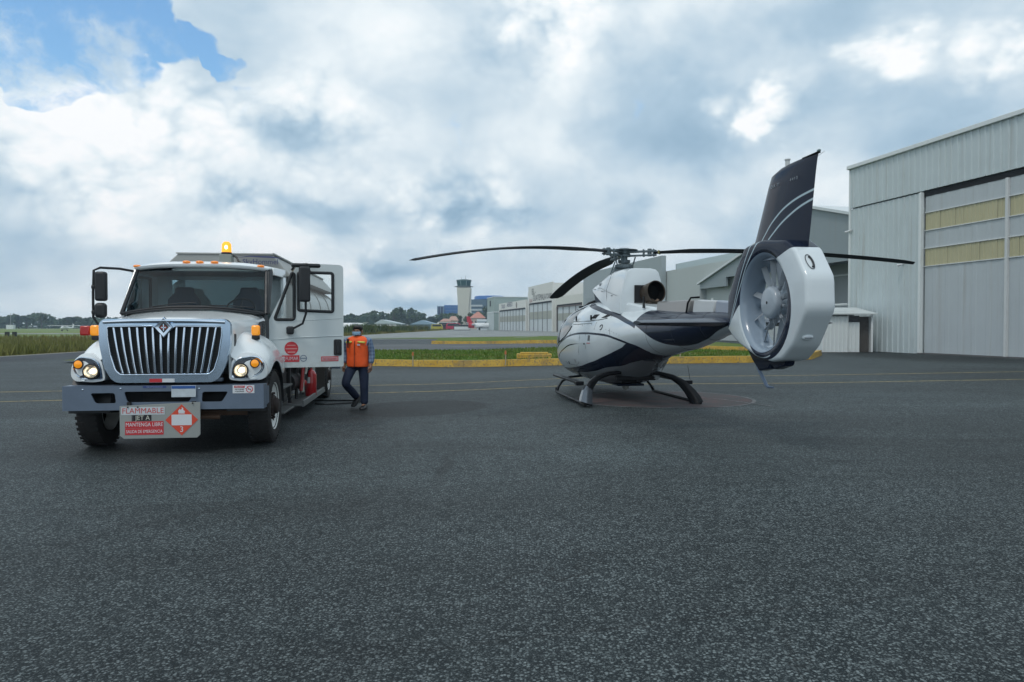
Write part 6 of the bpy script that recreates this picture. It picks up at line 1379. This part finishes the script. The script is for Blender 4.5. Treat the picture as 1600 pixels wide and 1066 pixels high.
text('lettering', 'D.A.-TI', .055, M_LET, fin, (-.050,-6.40,3.30-Z0), (PI/2,0,-PI/2), 1.25); text('lettering', '4 4 1 3', .05, M_LET, fin, (-.048,-6.83,3.30-Z0), (PI/2,0,-PI/2), 1.2)
for q in fin.children:
    if q.name.startswith('lettering'): q.location.x -= .0
# lower fin and tail skid
g = HB(); g.prism([(-5.62,1.42),(-5.85,1.19),(-6.04,1.06),(-6.28,1.10),(-6.33,1.155),(-6.44,1.10),(-6.69,1.16),(-6.74,1.30),(-6.3,1.34)], 'x', -.06, .06); g.build('lower_fin', M_HN, HL, bevel=.02)
g = HB(); g.tube([(0,-5.86,1.15),(0,-5.95,1.05),(0,-6.13,.885),(0,-6.17,.87),(0,-6.30,.875)], [.022,.024,.022,.018,.012], 10); g.build('tail_skid', mat('tail_skid_blue', (.14,.19,.27), .4), HL)
# ------ rotor
HZ = 3.11
g = HB(); g.cyl((0,0,2.60),(0,0,3.12),.075,.07,20); g.cyl((0,0,2.70),(0,0,2.76),.20,.16,24); g.lathe([(.16,0),(.19,.03),(.19,.08),(.14,.10)], (0,0,2.80), 'z', 24); g.cyl((0,0,2.92),(0,0,2.98),.12,.13,20)
mast = g.build('rotor_mast', M_HUBM, HL)
for a in (0,120,240,60):
    ca, sa = math.cos(R(a)), math.sin(R(a)); g = HB(); g.tube([(ca*.18,sa*.18,2.86),(ca*.24,sa*.24,3.05)], .014, 8); g.ball((ca*.18,sa*.18,2.86),.024,8,6); g.build('pitch_link', M_HUBM, mast)
g = HB(); g.tube([(-.30,.15,2.50),(-.17,.05,2.84)], .013, 8); g.tube([(-.34,.0,2.55),(-.20,-.04,2.95)], .013, 8); g.tube([(.20,-.1,2.62),(.16,-.05,2.86)], .013, 8); g.bx(-.22,-.08,-.05,.12,2.70,2.80); g.build('control_rod', M_HUBM, mast)
g = HB(); g.lathe([(.001,.115),(.10,.115),(.12,.10),(.27,.085),(.285,.075),(.27,.065),(.13,.06),(.12,.0),(.14,-.02),(.14,-.06),(.001,-.06)], (0,0,HZ), 'z', 36)
hub = g.build('rotor_hub', M_HUBM, HL, smooth=35)
TILT, KD = .030, .55
for ai, az_ in enumerate((-5, 115, -126.4)):
    a = R(az_); u_ = Vector((math.sin(a), math.cos(a), 0)); w_ = Vector((math.cos(a), -math.sin(a), 0)); f_ = math.cos(a)
    def zz(r_): return HZ-TILT*f_*r_-KD*(max(0, r_-.5)/4.85)**2.0*(1.0 if ai != 1 else .72)
    def P(r_, off=0., dz_=0.): q = u_*r_+w_*off; return (q.x, q.y, zz(r_)+dz_)
    g = HB()
    for dz_, th in ((.035,.02),(-.045,.016)):
        g.loft([[P(.10,-.07,dz_-th), P(.10,.07,dz_-th), P(.10,.07,dz_+th), P(.10,-.07,dz_+th)], [P(.35,-.045,dz_-th), P(.35,.045,dz_-th), P(.35,.045,dz_+th), P(.35,-.045,dz_+th)], [P(.66,-.06,dz_-th), P(.66,.06,dz_-th), P(.66,.06,dz_+th), P(.66,-.06,dz_+th)]])
    for rr_ in (.40,.60):
        for of in (-.045,.045): g.cyl(P(rr_,of,-.075), P(rr_,of,.075), .018, n=8)
    g.cyl(P(.52,0,-.07), P(.52,0,.085), .045, n=14)
    arm = g.build('rotor_arm', M_HUBM, hub, bevel=.006)
    g = HB(); L = []
    NS = 26
    for i in range(NS+1):
        r_ = .60+(5.345-.60)*i/NS; ch = .35*min(1, .30+.70*max(0,(r_-.60))/.75)
        if r_ > 5.05: ch *= 1-.35*((r_-5.05)/.3)**2
        tw = R((12,-9,5)[ai]-(10,-5,4)[ai]*(r_/5.3)); th = .024 if r_ > 1 else .034
        pts = []
        for (o_, h_) in ((-.28,0),(-.22,.55),(-.05,1.),(.25,.75),(.72,0.05),(.25,-.5),(-.05,-.75),(-.22,-.5)):
            oo = o_*ch-.0; q = P(r_, oo*math.cos(tw), th*h_-oo*math.sin(tw)); pts.append(q)
        L.append(pts)
    g.loft(L); bl_ = g.build('rotor_blade', M_BLADE, hub, smooth=50)
    bl_['label'] = ('blade drooping away from the camera behind the mast', 'blade passing behind the tail fin', 'blade reaching out over the grass to the left')[ai]
    g = HB(); g.loft([[P(.70,-.09,-.03),P(.70,.14,-.03),P(.70,.14,.035),P(.70,-.09,.035)],[P(.73,-.09,-.03),P(.73,.14,-.03),P(.73,.14,.035),P(.73,-.09,.035)]]); (g.build('yellow_band', mat('yellow_band', (.22,.20,.07) , .6), bl_) if ai == 1 else None)
# ------ landing gear
CX = -.10; HWK = 1.10; g0 = .19
M_SKC = mat('skid_chrome_wear', (.13,.15,.175), .20, .6, var=.2, vscale=9, rvar=.1)
for s_ in (-1, 1):
    x_ = CX+s_*HWK
    g = HB(); g.tube([(x_,-1.62,g0),(x_,-1.5,g0-.002),(x_,.95,g0-.002),(x_,1.04,g0+.012),(x_-s_*.01,1.10,g0+.07)], [.030,.034,.034,.034,.033], 12); g.build('skid_tube', M_HB, HL)
    def strap(path, nm, m):
        L = []
        for i, (px_, py_, pz_, wy, th) in enumerate(path):
            a = Vector(path[max(i-1,0)][:3]); b_ = Vector(path[min(i+1,len(path)-1)][:3]); d = (b_-a).normalized(); yv = Vector((0,1,0)); nrm = d.cross(yv).normalized(); c = Vector((px_,py_,pz_))
            L.append([c-yv*wy/2-nrm*th*.2, c-yv*wy*.3-nrm*th/2, c+yv*wy*.3-nrm*th/2, c+yv*wy/2-nrm*th*.2, c+yv*wy/2+nrm*th*.2, c+yv*wy*.3+nrm*th/2, c-yv*wy*.3+nrm*th/2, c-yv*wy/2+nrm*th*.2])
        g = HB(); g.loft(L); return g.build(nm, m, HL, smooth=50)
    q = strap([(x_-s_*.03,-1.50,g0-.01,.26,.21),(x_-s_*.05,-1.44,.27,.24,.20),(x_-s_*.10,-1.32,.39,.20,.17),(x_-s_*.20,-1.20,.53,.17,.14),(x_-s_*.36,-1.08,.645,.15,.10),(x_-s_*.60,-1.0,.71,.13,.075),(CX+s_*.25,-.95,.73,.12,.07)], 'rear_leg', M_HB if s_ > 0 else M_HB)
    if s_ < 0:
        q2 = strap([(x_+.032,-1.50,g0+.02,.28,.23),(x_+.05,-1.44,.27,.26,.22),(x_+.10,-1.32,.39,.22,.19),(x_+.155,-1.25,.465,.19,.165)], 'leg_fairing', M_SKC)
    strap([(x_,1.04,g0+.0,.12,.05),(x_-s_*.05,1.08,.30,.11,.045),(x_-s_*.14,1.12,.42,.10,.045),(x_-s_*.30,1.15,.50,.09,.045),(x_-s_*.60,1.15,.53,.08,.045),(CX+s_*.1,1.15,.53,.08,.045)], 'front_leg', M_HB)
    g = HB(); g.box((x_-s_*.02,.12,.545), (.13,2.25,.045)); g.box((x_-s_*.02,-1.02,.535), (.15,.16,.075)); g.build('boarding_step', M_HB, HL, bevel=.012)
g = HB(); g.bx(-.42,.36,-.95,-.80,.57,.65); g.cyl((-.30,-.85,.54),(.0,-.85,.54),.035); g.build('gear_mount', M_HB, HL, bevel=.01)
g = HB(); g.prism([(.30,.58),(.42,.58),(.56,1.02),(.38,1.02)], 'y', -.95, -.84); g.build('gear_strut', mat('strut_white', (.34,.38,.40), .35), HL, bevel=.02)
g = HB(); g.ball((-.05,-.3,.42), (.075,.075,.09), 14, 10); g.build('belly_camera', mat('belly_dome', (.35,.37,.36), .3), HL)
g = HB(); g.bx(-.28,.28,-.5,.8,.425,.47); g.build('belly_pan', M_HN, HL, bevel=.02)
g = HB(); g.tube([(1.02,-1.05,.57),(.98,-1.02,.86)], .0035, 6); g.build('whip_antenna', M_HB, HL)
g = HB(); g.ball((-.05,-2.9,1.325), (.03,.05,.03), 10, 8); g.build('belly_beacon', mat('beacon_clear', (.6,.62,.62), .2), HL)
# ------------------------------------------------------------------ person
PSN = thing('person', 'man in orange vest, dark trousers and blue face mask walking beside the truck', 'person', (-3.02, 14.4, 0), R(-9))
M_SKIN = mat('skin', (.26,.135,.085), .55, var=.08); M_VEST = mat('orange_vest', (.95,.12,.018), .7, var=.10, vscale=6, bump=1.0, bscale=7)
M_JEAN = mat('navy_trousers', (.012,.022,.055), .8, var=.3, vscale=8, bump=1.0, bscale=8); M_SHOE = mat('black_shoe', (.01,.01,.012), .45)
M_HAIR = mat('black_hair', (.008,.007,.007), .5, bump=.5, bscale=60)
def shirt_m():
    m = bpy.data.materials.new('checked_shirt'); m.use_nodes = True; k = NT(m.node_tree); b = k.n['Principled BSDF']
    oc = k.new('ShaderNodeTexCoord').outputs['Object']; x, y, z = k.sep(oc)
    s_ = k.m('SINE', k.m('MULTIPLY', z, 90.)); t_ = k.m('SINE', k.m('MULTIPLY', k.m('ADD', x, y), 90.))
    f = k.m('MULTIPLY_ADD', k.m('ADD', s_, t_), .25, .5, clamp=True)
    k.l.new(k.mix(f, (.20,.28,.40), (.07,.11,.20)), b.inputs['Base Color']); b.inputs['Roughness'].default_value = .8; return m
M_SHIRT = shirt_m()
def skinned(name, verts, edges, radii, m, parent, root=0, sub=2):
    me = bpy.data.meshes.new(name); me.from_pydata(verts, edges, []); o = bpy.data.objects.new(name, me); COL.objects.link(o)
    md = o.modifiers.new('skin', 'SKIN'); md.use_smooth_shade = True; md.use_x_symmetry = False
    for i, r_ in enumerate(radii):
        r_ = r_ if isinstance(r_, tuple) else (r_, r_); me.skin_vertices[0].data[i].radius = r_
    me.skin_vertices[0].data[root].use_root = True
    o.modifiers.new('sub', 'SUBSURF').levels = sub; o.modifiers['sub'].render_levels = sub
    bpy.context.view_layer.update()
    nm = bpy.data.meshes.new_from_object(o.evaluated_get(bpy.context.evaluated_depsgraph_get())); bpy.data.objects.remove(o)
    nm.materials.clear(); nm.materials.append(m)
    for p_ in nm.polygons: p_.use_smooth = True
    o = bpy.data.objects.new(name, nm); COL.objects.link(o); o.parent = parent; return o
PSN.scale = (1.12, 1.08, 1.0)
# local frame: faces -y (towards the camera); +x is image right. Standing leg is on image right, stepping leg bent on image left
hipR, kneeR, ankR = (.10,.02,.86), (.115,.0,.47), (.10,.05,.09)
hipL, kneeL, ankL = (-.10,.0,.86), (-.175,-.16,.50), (-.085,.22,.20)
shR, elR, wrR = (.185,.03,1.34), (.245,.05,1.08), (.245,-.02,.86)
shL, elL, wrL = (-.185,.03,1.34), (-.26,.10,1.09), (-.25,.0,.87)
V = [(0,.01,.92),(0,.01,1.05),(0,.0,1.22),(0,.01,1.36),(0,.015,1.43),(0,.0,1.50),(0,.0,1.575),
     hipR,kneeR,ankR,(.10,-.07,.035),hipL,kneeL,ankL,(-.10,.115,.09),shR,elR,wrR,shL,elL,wrL,(0,-.075,1.50),(0,-.05,1.545)]
Ed = [(0,1),(1,2),(2,3),(3,4),(4,5),(5,6),(0,7),(7,8),(8,9),(9,10),(0,11),(11,12),(12,13),(13,14),(3,15),(15,16),(16,17),(3,18),(18,19),(19,20),(5,21)]
V = V[:22]
rad = [(.145,.11),(.15,.12),(.16,.12),(.14,.10),(.055,.055),(.078,.09),(.075,.09),.085,.058,.042,.03,.085,.058,.042,.03,.062,.045,.030,.062,.045,.030,.035]
def hand(o_verts, o_edges, o_rad, w, idx, dirx):
    """palm plus four fingers and a thumb grown from wrist vertex idx"""
    b_ = len(o_verts); wx, wy, wz = w
    o_verts.append((wx, wy-.02, wz-.055)); o_edges.append((idx, b_)); o_rad.append((.034,.018))
    k_ = b_
    for i, (off, L) in enumerate([(-.027,.065),(-.009,.075),(.009,.07),(.027,.055)]):
        n0 = len(o_verts); o_verts.append((wx+off*.5, wy-.02+off*.9, wz-.085)); o_verts.append((wx+off*.5+dirx*.008, wy-.03+off*.9, wz-.085-L*.5)); o_verts.append((wx+off*.5+dirx*.022, wy-.035+off*.9, wz-.085-L*.85))
        o_edges += [(k_, n0), (n0, n0+1), (n0+1, n0+2)]; o_rad += [.0095,.0085,.007]
    n0 = len(o_verts); o_verts += [(wx+dirx*.02, wy-.055, wz-.055), (wx+dirx*.032, wy-.07, wz-.085)]; o_edges += [(k_, n0), (n0, n0+1)]; o_rad += [.011,.008]
hand(V, Ed, rad, wrR, 17, -1); hand(V, Ed, rad, wrL, 20, 1)
body = skinned('body', V, Ed, rad, M_SKIN, PSN)
g = MB(); g.ball((0,-.082,1.515), (.013,.02,.02), 8, 6)
for s_ in (1,-1): g.ball((s_*.083,.0,1.515), (.012,.022,.032), 8, 6)
g.build('face_detail', M_SKIN, body)
g = MB()
for s_ in (1,-1): g.ball((s_*.032,-.080,1.537), (.012,.006,.007), 8, 6)
g.build('eye', mat('eye_dark', (.02,.015,.012), .3), body)
tr = skinned('trousers', [(0,.01,.94),(0,.01,.86),hipR,kneeR,(.10,.045,.075),hipL,kneeL,(-.088,.215,.19),(.105,.035,.28),(-.13,.04,.35)], [(0,1),(1,2),(2,3),(3,8),(8,4),(1,5),(5,6),(6,9),(9,7)],
  [(.165,.13),(.16,.125),.105,.080,.074,.105,.082,.072,.074,.076], M_JEAN, PSN, root=1)
sh = skinned('shirt', [(0,.01,1.0),(0,.0,1.2),(0,.012,1.375),(0,.014,1.43),shR,elR,(.245,-.018,.875),shL,elL,(-.25,.003,.885)], [(0,1),(1,2),(2,3),(2,4),(4,5),(5,6),(2,7),(7,8),(8,9)],
  [(.165,.125),(.172,.132),(.172,.125),(.078,.075),.082,.062,.048,.082,.062,.048], M_SHIRT, PSN, root=1)
# vest: an open-sided shell round the torso
def tors(z, w, d, yc=.01, k_=28): return [(w*math.copysign(abs(math.cos(t))**.8, math.cos(t)), yc+d*math.copysign(abs(math.sin(t))**.8, math.sin(t)), z) for t in [2*PI*i/k_ for i in range(k_)]]
g = MB(); g.loft([tors(.83,.182,.155), tors(.85,.186,.158), tors(.93,.192,.160), tors(1.02,.186,.155), tors(1.15,.192,.158), tors(1.27,.196,.158), tors(1.34,.200,.145), tors(1.395,.165,.115), tors(1.43,.095,.085)], cap=False)
ve = g.build('vest', M_VEST, PSN, smooth=60, solid=.008)
g = MB(); g.tube([(0,-.175,.84),(0,-.172,1.0),(0,-.170,1.2),(0,-.145,1.34)], .006, 6); g.build('zip', mat('zip_dark', (.10,.02,.01), .6), ve)
g = MB()
for s_ in (1,-1):
    pass
    g.loft([[(s_*.055,-.152,1.335),(s_*.055,-.160,1.30)],[(s_*.12,-.146,1.33),(s_*.12,-.154,1.295)],[(s_*.175,-.112,1.325),(s_*.178,-.12,1.29)]], close=False, cap=False)
g.build('reflective_band', mat('lime_band', (.65,.66,.12), .4), ve, solid=.004)
g = MB(); g.box((.075,-.166,1.262), (.05,.006,.03)); g.build('badge', mat('badge_grey', (.45,.5,.6), .5), ve)
g = MB(); g.tube([(-.10,-.155,1.37),(-.115,-.178,1.30),(-.11,-.178,1.20)], .012, 8); g.bx(-.128,-.095,-.19,-.165,1.31,1.375); g.build('radio', M_BLACK, ve)
g = MB(); g.loft([[(x_*.9,-.02-.068*math.cos(x_*14),z) for x_ in (-.085,-.06,-.03,0,.03,.06,.085)] for z in (1.445,1.47,1.50,1.515)], close=False, cap=False)
for v_i, v_ in enumerate(g.v): g.v[v_i] = (v_[0], v_[1]-.022-(.02 if abs(v_[0]) < .04 else 0), v_[2])
g.build('mask', mat('blue_mask', (.30,.50,.68), .8), PSN, solid=.004)
g = MB(); L_ = []
g.ball((0,.014,1.572), (.085,.100,.078), 20, 12); hr = g.build('hair', M_HAIR, PSN)
bm = bmesh.new(); bm.from_mesh(hr.data)
for v_ in bm.verts:
    if v_.co.y < -.03 and v_.co.z < 1.585: v_.co.y = -.03+(v_.co.y+.03)*.1; v_.co.z = max(v_.co.z, 1.56)
    v_.co += Vector((random.uniform(-1,1), random.uniform(-1,1), random.uniform(-1,1)))*.003
bm.to_mesh(hr.data); bm.free()
def shoe(a, yaw, pitch):
    g = MB(); st = [(-.085,.033,.0,.085),(-.03,.040,.0,.10),(.05,.042,.0,.075),(.13,.046,.0,.058),(.175,.034,.004,.040),(.19,.012,.01,.025)]
    g.loft([[(-w*1.15,-y_*1.1,z0),(w*1.15,-y_*1.1,z0),(w*1.15,-y_*1.1,z0+(z1-z0)*.6),(w*.6,-y_*1.1,z1*1.1),(-w*.6,-y_*1.1,z1*1.1),(-w*1.15,-y_*1.1,z0+(z1-z0)*.6)] for y_, w, z0, z1 in st])
    return g.build('shoe', M_SHOE, PSN, bevel=.008, loc=a, rot=(pitch, 0, yaw))
shoe((.10,.045,.0), .1, 0); shoe((-.088,.225,.13), -.15, R(32))
# hose end and cable on the ground by the truck's rear wheel
hs = tag(MB().tube([(-3.85+.55*math.cos(a)+.25*math.sin(a*2), 15.5+.42*math.sin(a), .02+.004*math.sin(a*3)) for a in [2.6-.14*i for i in range(38)]], .016, 8).build('hose', M_BLACK), 'thin black hose looped on the asphalt between the truck rear wheel and the walking man', 'hose')
# ------------------------------------------------------------------ humid air over the airfield
hz = MB(); hz.bx(-1500, 1500, -40, 900, -1.2, 75); o = hz.build('haze', mat('haze_air'), smooth=0); o['kind'] = 'stuff'
hm = MATS['haze_air']; hm.node_tree.nodes.clear(); k = NT(hm.node_tree)
pv = k.new('ShaderNodeVolumePrincipled'); pv.inputs['Color'].default_value = (.62,.80,.98,1); pv.inputs['Density'].default_value = .00042; pv.inputs['Anisotropy'].default_value = .2
k.l.new(pv.outputs[0], k.new('ShaderNodeOutputMaterial').inputs['Volume'])
tag(o, 'thin bluish haze over the airfield', 'haze')
